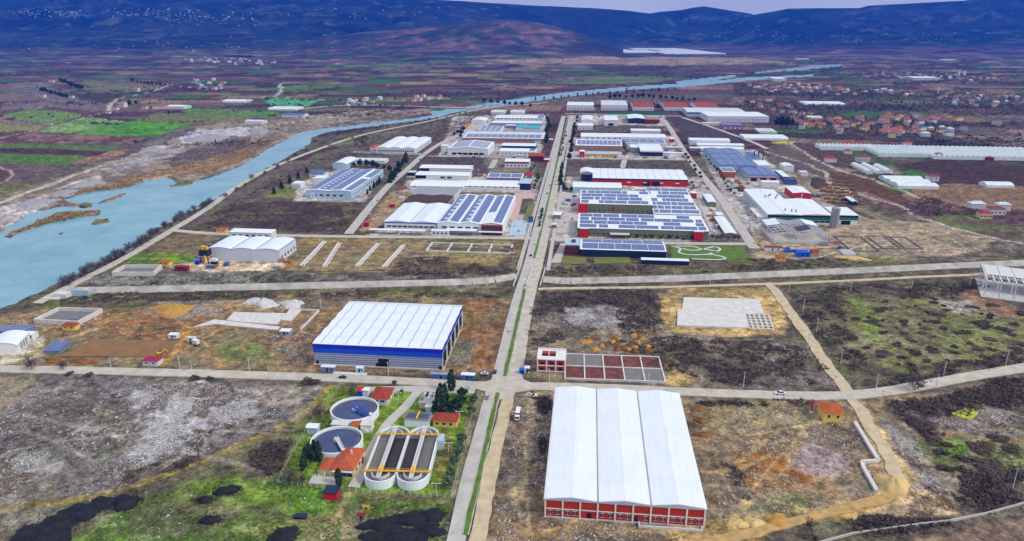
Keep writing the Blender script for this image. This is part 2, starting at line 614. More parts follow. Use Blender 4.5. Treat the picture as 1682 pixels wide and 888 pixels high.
def fields(mask, ang, dx, dy, palette, seed, strength=1.0, furrow=0.10):
    """patchwork of strips: every plot one crop colour, with a pale balk between some of them"""
    idx = np.nonzero(mask)[0]
    ca, sa = math.cos(ang), math.sin(ang)
    wx = GX[idx] + 26 * (ND[idx] - 0.5)
    wy = GY[idx] + 22 * (NB[idx] - 0.5)
    u = wx * ca + wy * sa
    v = -wx * sa + wy * ca
    bl = np.floor(v / (dy * 4)).astype(int)
    blu = np.floor(u / (dx * 3) + 0.37 * bl).astype(int)
    hb = _hash(bl, blu, seed)
    swap = hb > 0.6
    dxx = np.where(swap, dx * 0.45, dx * (0.7 + hb))
    dyy = np.where(swap, dy * 2.0, dy * (0.7 + 0.8 * hb))
    iv = np.floor(v / dyy).astype(int)
    iu = np.floor(u / dxx + _hash(iv, iv * 0 + 3, seed + 1) * 3).astype(int)
    h = _hash(iu * 7 + blu * 131, iv * 13 + bl * 57, seed + 2)
    pal = np.array(palette)
    k = np.minimum((h * len(pal)).astype(int), len(pal) - 1)
    c = pal[k] * (0.82 + 0.36 * _hash(iu, iv, seed + 3))[:, None]
    c = c * (0.8 + 0.4 * NB[idx] + (0.5 * (NA[idx] - 0.5)))[:, None]
    st = np.broadcast_to(np.asarray(strength, float), GX.shape)[idx][:, None]
    COLR[idx, :3] = COLR[idx, :3] * (1 - st) + c * st


# --- base covers
plum, brown, umber = C(88, 66, 66), C(122, 98, 82), C(66, 48, 48)
grn, grn2, olive = C(78, 112, 52), C(60, 92, 44), C(104, 104, 66)
scrub, scrub2 = C(66, 60, 52), C(92, 82, 76)
COLR[:, :3] = C(104, 94, 82)
k = sstep(0.44, 0.56, NB)[:, None]
COLR[:, :3] = COLR[:, :3] * (1 - k) + C(78, 70, 60) * k
farm = P(841, 200)[1]
fields(GY > 1150, math.radians(8), 520, 150, [plum, umber, plum, scrub, umber, grn2, scrub2, umber, plum, plum, brown], 3)
left = (GX < np.interp(GY, *[np.array(a) for a in ((0, 500, 900, 1200, 1700, 2600, 4000), (-700, -420, -330, -250, -200, -60, 300))])) & (GY < 7000) & (GY > 350)
fields(left, math.radians(4), 260, 70, [plum, brown, umber, grn2, olive, plum, scrub2], 8)
right = (GX > np.interp(GY, *[np.array(a) for a in ((0, 800, 1400, 2000, 3000), (900, 420, 480, 600, 900))])) & (GY < 6000) & (GY > 620)
fields(right, math.radians(-14), 190, 60, [umber, brown, scrub, scrub2, grn2, olive, plum, C(120, 104, 92)], 15)
# hills, woods painted dark and bluish to deepen the distant haze
hill = sstep(14, 70, GZ) * (GY > 4200)
if True:
    idx = np.nonzero(hill > 0)[0]
    woods = sstep(0.40, 0.55, fbm(GX[idx] / 450.0, GY[idx] / 450.0, 61, 5, 0.6))
    c = C(32, 44, 42) * (1 - woods)[:, None] + C(16, 24, 24) * woods[:, None]
    clear = sstep(0.60, 0.68, fbm(GX[idx] / 170.0, GY[idx] / 140.0, 67, 4, 0.6))
    c = c * (1 - clear)[:, None] + C(66, 74, 58) * clear[:, None]
    a = hill[idx] * 0.95
    mixin(idx, c, a)
    rr_h = GX / GY + 0.12 * (ND - 0.5)
    bh_w = 0.8 * sstep(-0.32, -0.17, rr_h) * (1 - sstep(0.05, 0.14, rr_h)) * sstep(8, 45, GZ) * (1 - sstep(6600, 7200, GY))
    brownhill = (GY > 4500) & (GY < 7200) & (bh_w > 0.01)
    fields(brownhill, math.radians(30), 240, 130, [C(108, 84, 76), plum, C(84, 80, 62), C(116, 92, 80), C(64, 72, 52), C(54, 52, 48)], 33, bh_w)
    # wooded east shoulder of the brown hill
    paint([(790, 48), (850, 38), (930, 48), (990, 70), (900, 72), (840, 60)], C(36, 40, 36), 200, 20, 0.85)

# dark tree belts and scrub across the far plain
belt = (GY > 1300) & (GY < 9000)
idx = np.nonzero(belt)[0]
bn = fbm(GX[idx] / 420.0, GY[idx] / 130.0, 71, 4, 0.6)
mixin(idx, C(50, 52, 54), sstep(0.56, 0.64, bn) * 0.8)

# --- named far fields
paint([(920, 98), (1090, 93), (1240, 96), (1300, 103), (1080, 107), (850, 103), (790, 99)], C(150, 128, 104), 40, 6, 0.9)
paint([(880, 130), (1060, 124), (1150, 128), (1000, 139), (900, 136)], C(92, 108, 66), 30, 5, 0.9)
paint([(1100, 113), (1220, 108), (1300, 112), (1240, 118), (1120, 124)], plum, 20, 4, 0.8)
paint([(420, 146), (520, 137), (560, 140), (480, 152)], grn, 15, 4, 0.8)
paint([(430, 163), (470, 160), (525, 166), (505, 175), (440, 172)], C(84, 150, 110), 8, 2, 0.95)
paint([(295, 178), (440, 180), (478, 190), (440, 193), (305, 187)], C(84, 122, 56), 10, 3, 0.9)
paint([(130, 132), (250, 138), (262, 146), (200, 152), (140, 147)], C(108, 108, 74), 25, 6, 0.9)
paint([(0, 140), (70, 135), (110, 150), (180, 170), (178, 182), (60, 178), (0, 182)], C(124, 110, 108), 25, 8, 0.85, col2=C(98, 88, 84))
paint([(110, 153), (195, 152), (205, 162), (180, 170), (130, 163)], umber, 12, 3, 0.9)
# --- fields west of the river
paint([(4, 189), (50, 179), (100, 182), (141, 189), (85, 203), (30, 196)], C(92, 124, 58), 3, 0.35, 1, col2=C(104, 124, 66))
paint([(-40, 203), (0, 202), (77, 207), (53, 213), (0, 216), (-40, 220)], C(120, 122, 66), 3, 0.35)
paint([(-40, 198), (30, 196), (85, 203), (77, 207), (0, 202)], C(98, 86, 82), 5, 2, col2=C(122, 104, 96))
paint([(60, 175), (85, 175), (165, 183), (141, 189)], C(88, 62, 62), 3, 0.35)
paint([(61, 214), (141, 191), (210, 199), (160, 210), (113, 219)], C(96, 128, 66), 3, 0.35, 1, col2=C(120, 146, 88))
paint([(140, 189), (225, 196), (224, 199), (205, 199)], C(72, 50, 52), 3, 0.35)
paint([(152, 185), (240, 184), (258, 184), (228, 191), (180, 192)], C(76, 56, 60), 3, 0.35)
paint([(117, 219), (224, 197), (320, 204), (300, 211), (249, 224)], C(70, 122, 36), 3, 0.35, 1, col2=C(84, 136, 44))
paint([(224, 197), (259, 185), (340, 187), (430, 190), (400, 198), (330, 203), (300, 203)], C(98, 108, 58), 3, 0.35, 1, col2=C(112, 104, 74))
paint([(-60, 225), (52, 217), (243, 225), (212, 236), (80, 234), (-60, 233)], C(86, 62, 60), 5, 1.5, col2=C(122, 96, 86))
paint([(-60, 236), (25, 234), (200, 240), (180, 248), (70, 243), (-60, 244)], C(82, 104, 50), 3, 0.35)
paint([(-60, 243), (70, 243), (178, 248), (158, 256), (60, 252), (-60, 252)], C(68, 46, 52), 3, 0.35)
paint([(-60, 251), (60, 252), (147, 256), (110, 271), (0, 267), (-60, 268)], C(78, 106, 44), 3, 0.35)
paint([(-60, 268), (0, 267), (117, 271), (70, 285), (20, 300), (-60, 312)], C(104, 88, 84), 5, 3, col2=C(80, 68, 70))
paint([(-40, 275), (0, 274), (22, 285), (0, 305), (-60, 315)], C(86, 62, 52), 3, 0.35)
track([(0, 274), (18, 280), (22, 286), (10, 296), (0, 302)], C(150, 138, 126), 4)
track([(0, 226), (60, 212), (100, 205), (150, 189), (178, 183)], C(156, 148, 136), 5)
track([(178, 183), (183, 170), (192, 163), (205, 158)], C(170, 162, 156), 9)
track([(215, 158), (260, 147), (275, 139), (340, 146)], C(168, 160, 152), 8)
track([(452, 158), (462, 150), (460, 138)], C(170, 168, 168), 10)
track([(420, 158), (480, 162), (560, 165), (600, 170)], C(168, 160, 148), 7)
# --- west bank: gravel workings, reeds
paint([(-80, 345), (0, 322), (110, 288), (180, 262), (225, 244), (262, 226), (312, 205), (420, 200), (560, 183), (700, 178), (716, 184), (640, 198), (520, 212), (470, 228), (425, 254), (400, 268), (300, 302),
       (222, 304), (100, 326), (60, 350), (0, 380), (-80, 420)], C(140, 126, 110), 6, 2, 1, speck=0.3, col2=C(104, 90, 78))
paint([(-60, 372), (0, 340), (60, 322), (100, 305), (160, 285), (162, 296), (118, 314), (60, 344), (0, 374)], C(186, 180, 176), 5, 1.5, 1, speck=0.3, col2=C(156, 148, 144))
paint([(228, 242), (280, 236), (262, 244), (232, 250)], C(176, 172, 178), 4, 2)
paint([(290, 226), (320, 212), (430, 208), (405, 222), (350, 224), (312, 236)], C(172, 168, 174), 5, 3, 1, speck=0.2)
paint([(170, 275), (225, 255), (300, 238), (292, 252), (220, 276), (178, 286)], C(156, 152, 150), 5, 4, 1, speck=0.3, col2=C(118, 110, 104))
paint([(270, 262), (330, 238), (400, 226), (416, 238), (360, 262), (290, 276)], C(82, 68, 66), 6, 4, 1, col2=C(98, 82, 74))
paint([(180, 296), (260, 278), (340, 262), (400, 248), (420, 250), (395, 266), (330, 286), (270, 288), (215, 300)], C(162, 136, 106), 6, 4, 1, col2=C(126, 102, 82))
paint([(60, 320), (140, 296), (200, 288), (230, 280), (220, 300), (160, 312), (110, 322)], C(150, 128, 100), 5, 3, 0.9, col2=C(96, 84, 64))
for isl in ISLANDS:
    paint(isl, C(136, 114, 84), 4, 1, 1, col2=C(90, 92, 54), world=True)
track([(-60, 352), (0, 332), (82, 302), (162, 272), (225, 251), (300, 235), (390, 215), (440, 206), (500, 198), (560, 190), (610, 181)], C(180, 170, 152), 9, 2)
paint([(262, 224), (312, 203), (330, 207), (300, 222), (230, 247), (170, 270), (60, 300), (66, 292), (180, 258)], C(104, 96, 88), 5, 4, 0.9, col2=C(80, 72, 66))
# --- east bank and estate interior
paint([(250, 378), (345, 340), (480, 268), (590, 228), (690, 208), (800, 182), (850, 182), (770, 208), (720, 232), (650, 290), (600, 330), (560, 385), (300, 380)],
      C(98, 92, 70), 8, 4, 1, speck=0.05, col2=C(84, 74, 72))
paint([(430, 250), (512, 226), (600, 212), (700, 196), (760, 184), (800, 180), (690, 206), (580, 226), (480, 262), (350, 338), (250, 380), (100, 470), (0, 512), (-30, 515), (150, 440), (300, 352)],
      C(92, 92, 60), 4, 2, 0.9, col2=C(74, 66, 58))
paint([(300, 378), (360, 346), (430, 328), (500, 328), (605, 332), (566, 381)], C(66, 54, 48), 5, 4, 1, col2=C(86, 76, 58))
paint([(645, 315), (690, 300), (700, 330), (640, 364), (590, 380), (608, 355)], C(142, 122, 92), 4, 2, 1, speck=0.2)
paint([(690, 255), (806, 256), (800, 275), (780, 292), (770, 276), (680, 268)], C(82, 72, 70), 4, 3)
paint([(800, 256), (880, 252), (880, 300), (800, 300)], C(126, 118, 108), 4, 2, 1, col2=C(104, 104, 72))
paint([(930, 262), (1120, 264), (1136, 276), (1120, 282), (928, 280)], C(86, 76, 70), 4, 3)
paint([(940, 205), (1010, 205), (1090, 208), (1096, 216), (940, 215)], C(88, 76, 70), 3, 3)
paint([(1090, 192), (1130, 192), (1222, 228), (1210, 238), (1130, 226)], C(70, 60, 66), 4, 1)
paint([(1258, 233), (1300, 231), (1312, 234), (1290, 236)], C(176, 178, 50), 3, 0.5)
# general paved yards among the works
for q in ([(900, 315), (1225, 310), (1232, 395), (905, 395)], [(645, 366), (720, 362), (866, 350), (884, 312), (870, 388), (600, 386)], [(1150, 250), (1240, 245), (1330, 318), (1220, 330), (1190, 320)],
          [(930, 225), (1110, 222), (1122, 262), (930, 260)], [(745, 190), (900, 186), (888, 256), (720, 256)], [(930, 188), (1090, 188), (1096, 206), (936, 204)], [(480, 330), (600, 330), (625, 285), (560, 275), (490, 300)],
          [(1180, 320), (1300, 312), (1430, 360), (1425, 378), (1250, 400), (1215, 340)], [(930, 290), (1150, 290), (1160, 312), (930, 316)], [(670, 290), (890, 290), (880, 316), (660, 314)]):
    paint(q, C(186, 180, 174), 4, 1, 0.9, speck=0.1, col2=C(156, 150, 144))
paint([(500, 330), (590, 330), (612, 322), (560, 326)], C(150, 146, 156), 3, 1)
paint([(425, 322), (470, 302), (500, 300), (480, 325)], C(118, 122, 66), 4, 2, col2=C(96, 98, 60))
# strip between service road and flood bank (west)
paint([(250, 382), (350, 384), (320, 428), (200, 440), (170, 446)], C(122, 104, 76), 4, 2, 1, col2=C(100, 92, 66))
paint([(210, 418), (250, 414), (320, 418), (316, 430), (268, 436), (205, 436)], C(108, 140, 40), 4, 2, 1, col2=C(92, 118, 44))
paint([(330, 425), (480, 395), (520, 392), (470, 440), (440, 447), (280, 452), (262, 440), (310, 430)], C(206, 188, 158), 4, 3, 1, speck=0.25, col2=C(184, 164, 134))
paint([(480, 392), (680, 390), (650, 440), (470, 444)], C(140, 116, 76), 5, 3, 1, speck=0.1, col2=C(122, 112, 70))
paint([(680, 391), (866, 394), (840, 452), (640, 452), (660, 420)], C(98, 88, 62), 5, 3, 1, speck=0.05, col2=C(120, 108, 72))
paint([(655, 418), (730, 420), (830, 430), (840, 450), (640, 452)], C(66, 56, 50), 4, 3, 0.9, col2=C(84, 70, 58))
paint([(740, 416), (835, 420), (820, 436), (740, 430)], C(136, 122, 80), 4, 3, 0.8)
paint([(110, 450), (200, 440), (440, 448), (640, 452), (846, 450), (840, 462), (300, 474), (140, 476)], C(76, 72, 62), 4, 3, 1, speck=0.35, col2=C(102, 100, 86))
paint([(60, 500), (110, 480), (300, 478), (840, 470), (838, 488), (300, 492), (180, 520), (40, 520)], C(88, 94, 52), 5, 4, 1, col2=C(82, 74, 58))
paint([(20, 492), (90, 476), (180, 482), (200, 495), (120, 505), (30, 505)], C(96, 108, 56), 5, 4, 0.8, col2=C(86, 80, 58))
# construction west of the avenue
paint([(-40, 520), (60, 505), (190, 505), (500, 480), (838, 486), (812, 612), (500, 612), (-40, 602)], C(138, 112, 76), 6, 4, 1, speck=0.22, col2=C(108, 92, 68))
paint([(160, 516), (250, 500), (340, 512), (330, 545), (260, 555), (150, 548)], C(146, 104, 62), 5, 4, 1, speck=0.15, col2=C(128, 92, 56))
paint([(240, 500), (330, 492), (460, 490), (490, 505), (370, 512), (300, 522)], C(142, 134, 122), 5, 4, 0.9, speck=0.4, col2=C(118, 106, 88))
paint([(330, 496), (400, 492), (470, 498), (470, 508), (360, 508)], C(150, 122, 74), 4, 2, 0.9)
paint([(97, 585), (160, 556), (286, 560), (274, 584)], C(134, 98, 62), 2, 0.6, 1, speck=0.0)
paint([(352, 565), (400, 552), (442, 560), (436, 592), (370, 594)], C(100, 112, 58), 5, 3, 0.9, col2=C(118, 108, 70))
paint([(430, 548), (470, 530), (520, 520), (512, 560), (510, 602), (450, 600)], C(112, 92, 70), 4, 3, 0.9, speck=0.25, col2=C(92, 76, 58))
paint([(736, 490), (838, 488), (830, 540), (812, 606), (740, 608), (730, 585), (765, 520)], C(136, 98, 62), 4, 3, 1, speck=0.12, col2=C(112, 84, 58))
paint([(746, 555), (785, 555), (770, 600), (732, 600)], C(116, 108, 94), 3, 1.5, 0.9)
paint([(480, 480), (560, 478), (640, 484), (560, 496), (500, 515)], C(92, 80, 64), 5, 3, 0.8)
paint([(0, 560), (75, 555), (78, 580), (40, 596), (0, 596)], C(196, 184, 164), 3, 2, 1, speck=0.1)
track([(30, 596), (55, 578), (100, 556), (150, 540), (190, 520)], C(158, 128, 88), 5)
track([(270, 596), (285, 575), (300, 560), (310, 530)], C(168, 128, 70), 6)
track([(455, 596), (448, 575), (462, 560), (490, 550), (500, 530)], C(150, 124, 92), 5)
# east of the avenue
paint([(900, 434), (1240, 428), (1440, 425), (1682, 420), (1720, 432), (1400, 436), (1240, 446), (893, 452)], C(96, 94, 58), 4, 3, 1, speck=0.05, col2=C(84, 74, 60))
paint([(1230, 400), (1240, 425), (1440, 424), (1620, 412), (1640, 395), (1560, 370), (1430, 360), (1300, 350)], C(164, 146, 118), 6, 4, 1, speck=0.3, col2=C(134, 118, 96))
paint([(1330, 300), (1400, 330), (1430, 345), (1500, 375), (1620, 400), (1600, 415), (1560, 400), (1440, 360)], C(116, 110, 84), 5, 3, 1, col2=C(132, 118, 96))
paint([(1275, 285), (1320, 282), (1370, 300), (1420, 330), (1380, 335), (1330, 330)], C(148, 130, 108), 4, 3, 1, speck=0.4, col2=C(100, 84, 70))
paint([(1355, 278), (1420, 290), (1480, 318), (1500, 332), (1480, 336), (1430, 318), (1380, 300)], C(88, 64, 48), 3, 0.4)
paint([(1245, 238), (1290, 236), (1340, 262), (1360, 278), (1320, 284), (1280, 268)], C(92, 80, 76), 5, 3)
paint([(1290, 232), (1340, 236), (1440, 268), (1430, 280), (1360, 272)], C(80, 60, 54), 3, 0.5)
paint([(1470, 270), (1540, 262), (1682, 272), (1760, 300), (1682, 304), (1560, 292), (1512, 280)], C(62, 46, 42), 3, 0.5)
paint([(1500, 310), (1560, 300), (1682, 306), (1760, 330), (1682, 345), (1560, 330), (1490, 325)], C(122, 98, 76), 3, 0.5)
paint([(1520, 356), (1600, 352), (1682, 375), (1740, 395), (1682, 393), (1590, 385)], C(92, 78, 66), 5, 2, 1, col2=C(88, 100, 54))
track([(1295, 232), (1340, 262), (1370, 276), (1440, 296), (1500, 320), (1518, 328)], C(176, 164, 150), 6)
track([(1255, 248), (1325, 268), (1358, 285), (1362, 300), (1400, 315), (1480, 338), (1500, 352), (1560, 372), (1640, 392), (1700, 402)], C(170, 162, 148), 5)
paint([(880, 472), (1085, 472), (1100, 480), (1085, 520), (1100, 548), (1180, 556), (1290, 548), (1330, 565), (1400, 640), (900, 632), (866, 600), (862, 560)], C(82, 74, 62), 5, 4, 1, speck=0.15, col2=C(104, 94, 80))
paint([(925, 504), (960, 498), (1015, 506), (1020, 528), (985, 540), (935, 532)], C(172, 170, 174), 6, 4, 0.85, speck=0.6, col2=C(132, 124, 120))
paint([(900, 480), (1060, 474), (1080, 492), (960, 500), (890, 502)], C(70, 62, 54), 5, 4, 0.9)
paint([(1085, 480), (1110, 473), (1180, 478), (1265, 472), (1290, 500), (1300, 535), (1272, 545), (1180, 552), (1105, 545), (1082, 512)], C(186, 158, 108), 4, 3, 1, speck=0.15, col2=C(168, 142, 90))
paint([(1140, 476), (1190, 472), (1255, 472), (1250, 484), (1180, 486)], C(140, 124, 78), 4, 3, 0.9)
paint([(870, 565), (925, 555), (940, 585), (925, 628), (872, 620)], C(122, 108, 84), 3, 2, 1, speck=0.15)
paint([(1090, 590), (1105, 585), (1140, 622), (1120, 632), (1088, 630)], C(164, 138, 92), 3, 2)
paint([(1250, 560), (1330, 565), (1385, 632), (1290, 640), (1200, 632)], C(92, 82, 70), 4, 3, 0.9, speck=0.4, col2=C(110, 100, 92))
# east meadow
paint([(1290, 474), (1600, 456), (1740, 452), (1740, 590), (1682, 598), (1500, 632), (1410, 640), (1350, 565)], C(76, 68, 62), 5, 4, 1, col2=C(88, 84, 64))
paint([(1390, 500), (1480, 488), (1560, 484), (1640, 500), (1720, 520), (1720, 568), (1600, 590), (1500, 606), (1430, 600), (1395, 560)], C(116, 118, 74), 7, 5, 1, col2=C(104, 98, 72))
paint([(1408, 505), (1425, 492), (1440, 520), (1445, 550), (1430, 560), (1412, 535)], C(100, 128, 44), 5, 4, 0.9, col2=C(112, 120, 60))
paint([(1540, 492), (1590, 490), (1612, 506), (1580, 515)], C(176, 170, 160), 4, 3, 0.8, speck=0.5)
paint([(1560, 480), (1620, 470), (1640, 490), (1690, 520), (1640, 520), (1600, 505)], C(128, 94, 68), 4, 3, 0.9, speck=0.2)
# south-east quarter
paint([(820, 640), (1400, 655), (1682, 620), (1800, 620), (1800, 1000), (800, 1000)], C(138, 116, 84), 4, 3, 1, speck=0.22, col2=C(106, 92, 72))
paint([(838, 645), (915, 645), (898, 800), (890, 860), (810, 860), (830, 720)], C(140, 120, 92), 4, 3, 1, speck=0.35, col2=C(96, 80, 62))
paint([(815, 800), (890, 800), (900, 850), (1000, 868), (1150, 880), (1150, 960), (780, 960)], C(128, 104, 70), 4, 3, 0.9, speck=0.25, col2=C(112, 96, 72))
paint([(1150, 668), (1240, 660), (1345, 668), (1350, 690), (1240, 700), (1160, 702)], C(144, 126, 82), 5, 3, 1, col2=C(128, 116, 86))
paint([(1195, 745), (1260, 730), (1330, 732), (1345, 770), (1320, 800), (1240, 806), (1210, 790)], C(140, 96, 54), 5, 4, 1, speck=0.1, col2=C(124, 88, 54))
paint([(1290, 735), (1340, 728), (1390, 750), (1390, 770), (1340, 778), (1310, 765)], C(156, 136, 134), 5, 4, 0.9, speck=0.3)
paint([(1180, 755), (1206, 748), (1222, 800), (1245, 830), (1215, 838), (1185, 800)], C(78, 66, 58), 4, 3, 0.9)
paint([(1225, 825), (1260, 815), (1310, 812), (1322, 832), (1260, 850), (1230, 848)], C(98, 112, 52), 4, 3, 0.9, col2=C(86, 76, 58))
paint([(1392, 664), (1420, 660), (1432, 690), (1470, 720), (1495, 760), (1520, 800), (1570, 840), (1490, 850), (1400, 845), (1440, 800), (1460, 770), (1440, 735)], C(200, 174, 128), 4, 2, 1, speck=0.12, col2=C(186, 158, 112))
paint([(1520, 815), (1570, 838), (1480, 852), (1380, 845)], C(160, 140, 112), 4, 3, 0.9, speck=0.5)
paint([(1435, 680), (1480, 690), (1540, 740), (1575, 820), (1530, 812), (1490, 750)], C(112, 102, 88), 4, 3, 0.9, speck=0.5, col2=C(142, 130, 116))
paint([(1380, 825), (1470, 812), (1440, 830), (1330, 860), (1280, 872), (1290, 860)], C(184, 146, 84), 3, 2, 1)
paint([(1100, 866), (1250, 855), (1330, 858), (1250, 890), (1100, 900)], C(176, 146, 84), 4, 3, 1, col2=C(150, 128, 84))
paint([(1450, 665), (1560, 640), (1682, 612), (1780, 610), (1780, 690), (1682, 690), (1560, 705), (1480, 690)], C(66, 58, 54), 4, 4, 1, col2=C(88, 80, 66))
paint([(1530, 690), (1600, 670), (1682, 680), (1682, 712), (1600, 712)], C(132, 118, 110), 4, 3, 0.9, speck=0.6)
paint([(1505, 725), (1600, 715), (1700, 730), (1760, 790), (1682, 800), (1590, 790), (1530, 760)], C(94, 96, 56), 5, 4, 1, col2=C(112, 112, 74))
paint([(1530, 722), (1575, 716), (1590, 735), (1560, 750)], C(104, 132, 48), 4, 3, 0.9)
paint([(1555, 770), (1620, 770), (1740, 790), (1740, 830), (1620, 850), (1570, 830)], C(74, 62, 58), 4, 4, 0.9)
paint([(1300, 858), (1400, 846), (1560, 848), (1682, 820), (1740, 815), (1740, 850), (1560, 880), (1320, 910), (1200, 900)], C(72, 66, 56), 4, 3, 0.9, speck=0.15, col2=C(96, 88, 74))
paint([(1500, 910), (1600, 868), (1700, 838), (1800, 830), (1800, 1000), (1400, 1000)], C(116, 98, 84), 4, 2, 1, speck=0.05)
# south-west quarter: rubble field, track, grass
paint([(-60, 612), (300, 622), (545, 634), (480, 690), (400, 725), (200, 798), (-60, 850)], C(104, 98, 92), 5, 4, 1, speck=0.45, col2=C(82, 76, 70))
paint([(-60, 618), (60, 618), (45, 650), (-60, 705)], C(140, 124, 104), 5, 4, 0.9, speck=0.3)
paint([(60, 660), (200, 640), (230, 690), (140, 740), (0, 700)], C(88, 80, 76), 6, 5, 0.7, speck=0.3)
paint([(228, 634), (330, 628), (420, 648), (430, 680), (340, 708), (260, 745), (190, 790), (175, 782), (232, 720), (236, 690)], C(190, 186, 192), 6, 5, 1.0, speck=0.95, col2=C(156, 150, 152))
paint([(310, 630), (470, 634), (530, 640), (470, 665), (340, 650)], C(156, 142, 132), 5, 4, 0.8, speck=0.35)
paint([(-40, 750), (60, 742), (100, 760), (40, 805), (-40, 830)], C(150, 144, 142), 5, 5, 0.75, speck=0.7, col2=C(112, 106, 100))
paint([(200, 770), (330, 742), (300, 764), (190, 800)], C(94, 84, 66), 4, 3, 0.9, speck=0.2)
paint([(-60, 838), (200, 806), (330, 762), (450, 712), (540, 640), (560, 632), (790, 640), (745, 900), (720, 1000), (-60, 1000)], C(98, 98, 64), 4, 3, 1, speck=0.15, col2=C(84, 78, 60))
paint([(110, 900), (180, 850), (260, 815), (330, 795), (400, 790), (480, 786), (520, 795), (560, 805), (580, 840), (560, 900), (400, 1000), (100, 1000)], C(86, 118, 32), 6, 4, 0.95, col2=C(88, 98, 46), nz_=NB)
paint([(300, 792), (420, 780), (500, 775), (560, 800), (570, 830), (480, 835), (380, 830)], C(88, 126, 30), 5, 4, 0.85, col2=C(102, 126, 42))
paint([(560, 812), (735, 826), (742, 845), (735, 900), (560, 900)], C(92, 128, 40), 5, 3, 0.9, col2=C(84, 96, 46))
paint([(230, 835), (330, 830), (350, 850), (330, 880), (220, 880)], C(88, 78, 58), 5, 4, 0.8, speck=0.3)
paint([(0, 835), (120, 825), (90, 860), (0, 875)], C(116, 112, 92), 4, 4, 0.8, speck=0.5)
paint([(395, 755), (440, 722), (480, 722), (470, 780), (400, 790)], C(74, 62, 56), 4, 2, 0.9, col2=C(92, 74, 64))
paint([(585, 812), (735, 812), (738, 822), (600, 835)], C(92, 82, 58), 4, 3, 0.8, speck=0.2)
paint([(380, 868), (480, 845), (560, 850), (600, 880), (470, 900)], C(150, 136, 92), 5, 3, 0.5)
track([(-40, 842), (100, 822), (200, 803), (330, 758), (450, 706), (510, 668), (540, 634)], C(140, 124, 72), 4.0, 2)
track([(120, 788), (230, 755), (300, 725), (350, 705)], C(128, 118, 84), 2.2, 1.5, 1, 0.7)
track([(575, 800), (562, 830), (548, 860), (540, 900)], C(150, 136, 96), 3.4, 1.5)
track([(440, 852), (500, 846), (560, 852), (640, 842), (735, 825)], C(134, 118, 84), 3, 2, 1, 0.7)
# wandering scrub and bare patches over all the open plots
if True:
    idx = np.nonzero((GY < 1500) & (GZ > -1.5))[0]
    x, y = GX[idx], GY[idx]
    inside = sdist(x, y, PP([(545, 634), (790, 642), (742, 816), (455, 792)])) > -3
    inside = 1.0 - np.where(inside, 1.0, 0.0)
    inside = inside * (1 - 0.85 * sstep(640, 720, y))
    n = fbm(x / 30.0, y / 30.0, 83, 6, 0.66)
    mixin(idx, C(70, 62, 52), sstep(0.54, 0.66, n) * 0.5 * inside)
    n = fbm(x / 24.0, y / 24.0, 91, 6, 0.7)
    mixin(idx, C(150, 138, 118), sstep(0.57, 0.68, n) * 0.34 * inside)
    n = fbm(x / 40.0, y / 40.0, 97, 6, 0.66)
    mixin(idx, C(98, 108, 58), sstep(0.57, 0.66, n) * 0.32 * inside)
# haul tracks and ruts over the building plots
tk = random.Random(9)
for (x0, y0, x1, y1, n, cc) in ((440, 500, 830, 608, 9, C(166, 134, 92)), (150, 500, 500, 600, 10, C(164, 130, 86)), (840, 655, 900, 880, 7, C(160, 142, 112)), (1150, 665, 1400, 860, 12, C(168, 146, 104)), (880, 490, 1380, 630, 8, C(140, 124, 98)),
                               (0, 625, 500, 780, 10, C(150, 142, 132)), (480, 394, 850, 450, 6, C(160, 140, 100)), (1240, 370, 1600, 425, 8, C(186, 166, 132)), (1440, 640, 1690, 840, 7, C(146, 132, 110)), (830, 840, 1300, 890, 5, C(170, 142, 92))):
    for _ in range(n):
        ax_, ay_ = tk.uniform(x0, x1), tk.uniform(y0, y1)
        bx_, by_ = tk.uniform(x0, x1), tk.uniform(y0, y1)
        mx_, my_ = (ax_ + bx_) / 2 + tk.uniform(-0.15, 0.15) * (x1 - x0), (ay_ + by_) / 2 + tk.uniform(-0.2, 0.2) * (y1 - y0)
        ln = [((1 - t_) ** 2 * ax_ + 2 * t_ * (1 - t_) * mx_ + t_ * t_ * bx_, (1 - t_) ** 2 * ay_ + 2 * t_ * (1 - t_) * my_ + t_ * t_ * by_) for t_ in np.linspace(0, 1, 7)]
        track(ln, cc, tk.uniform(1.6, 3.2), 1.4, 0.5, tk.uniform(0.45, 0.8))
# treatment works lawns
paint([(545, 634), (600, 634), (790, 642), (742, 816), (560, 806), (455, 792), (492, 722), (510, 690)], C(108, 132, 46), 3, 2, 1, speck=0.03, col2=C(96, 122, 38))
paint([(560, 634), (600, 634), (582, 655), (530, 690), (500, 720), (470, 790), (455, 790), (490, 700)], C(92, 108, 36), 3, 2, 0.8, col2=C(120, 112, 56))
paint([(704, 720), (735, 700), (745, 735), (720, 780), (700, 770)], C(118, 100, 64), 3, 2, 0.7)
paint([(776, 648), (792, 646), (750, 815), (740, 815)], C(128, 118, 92), 2, 1, 0.9, speck=0.2)

# whole-ground mottling
mott = 1.12 * (0.40 + 1.2 * NA) * (0.8 + 0.4 * NB)
COLR[:, :3] *= mott[:, None].astype(np.float32)

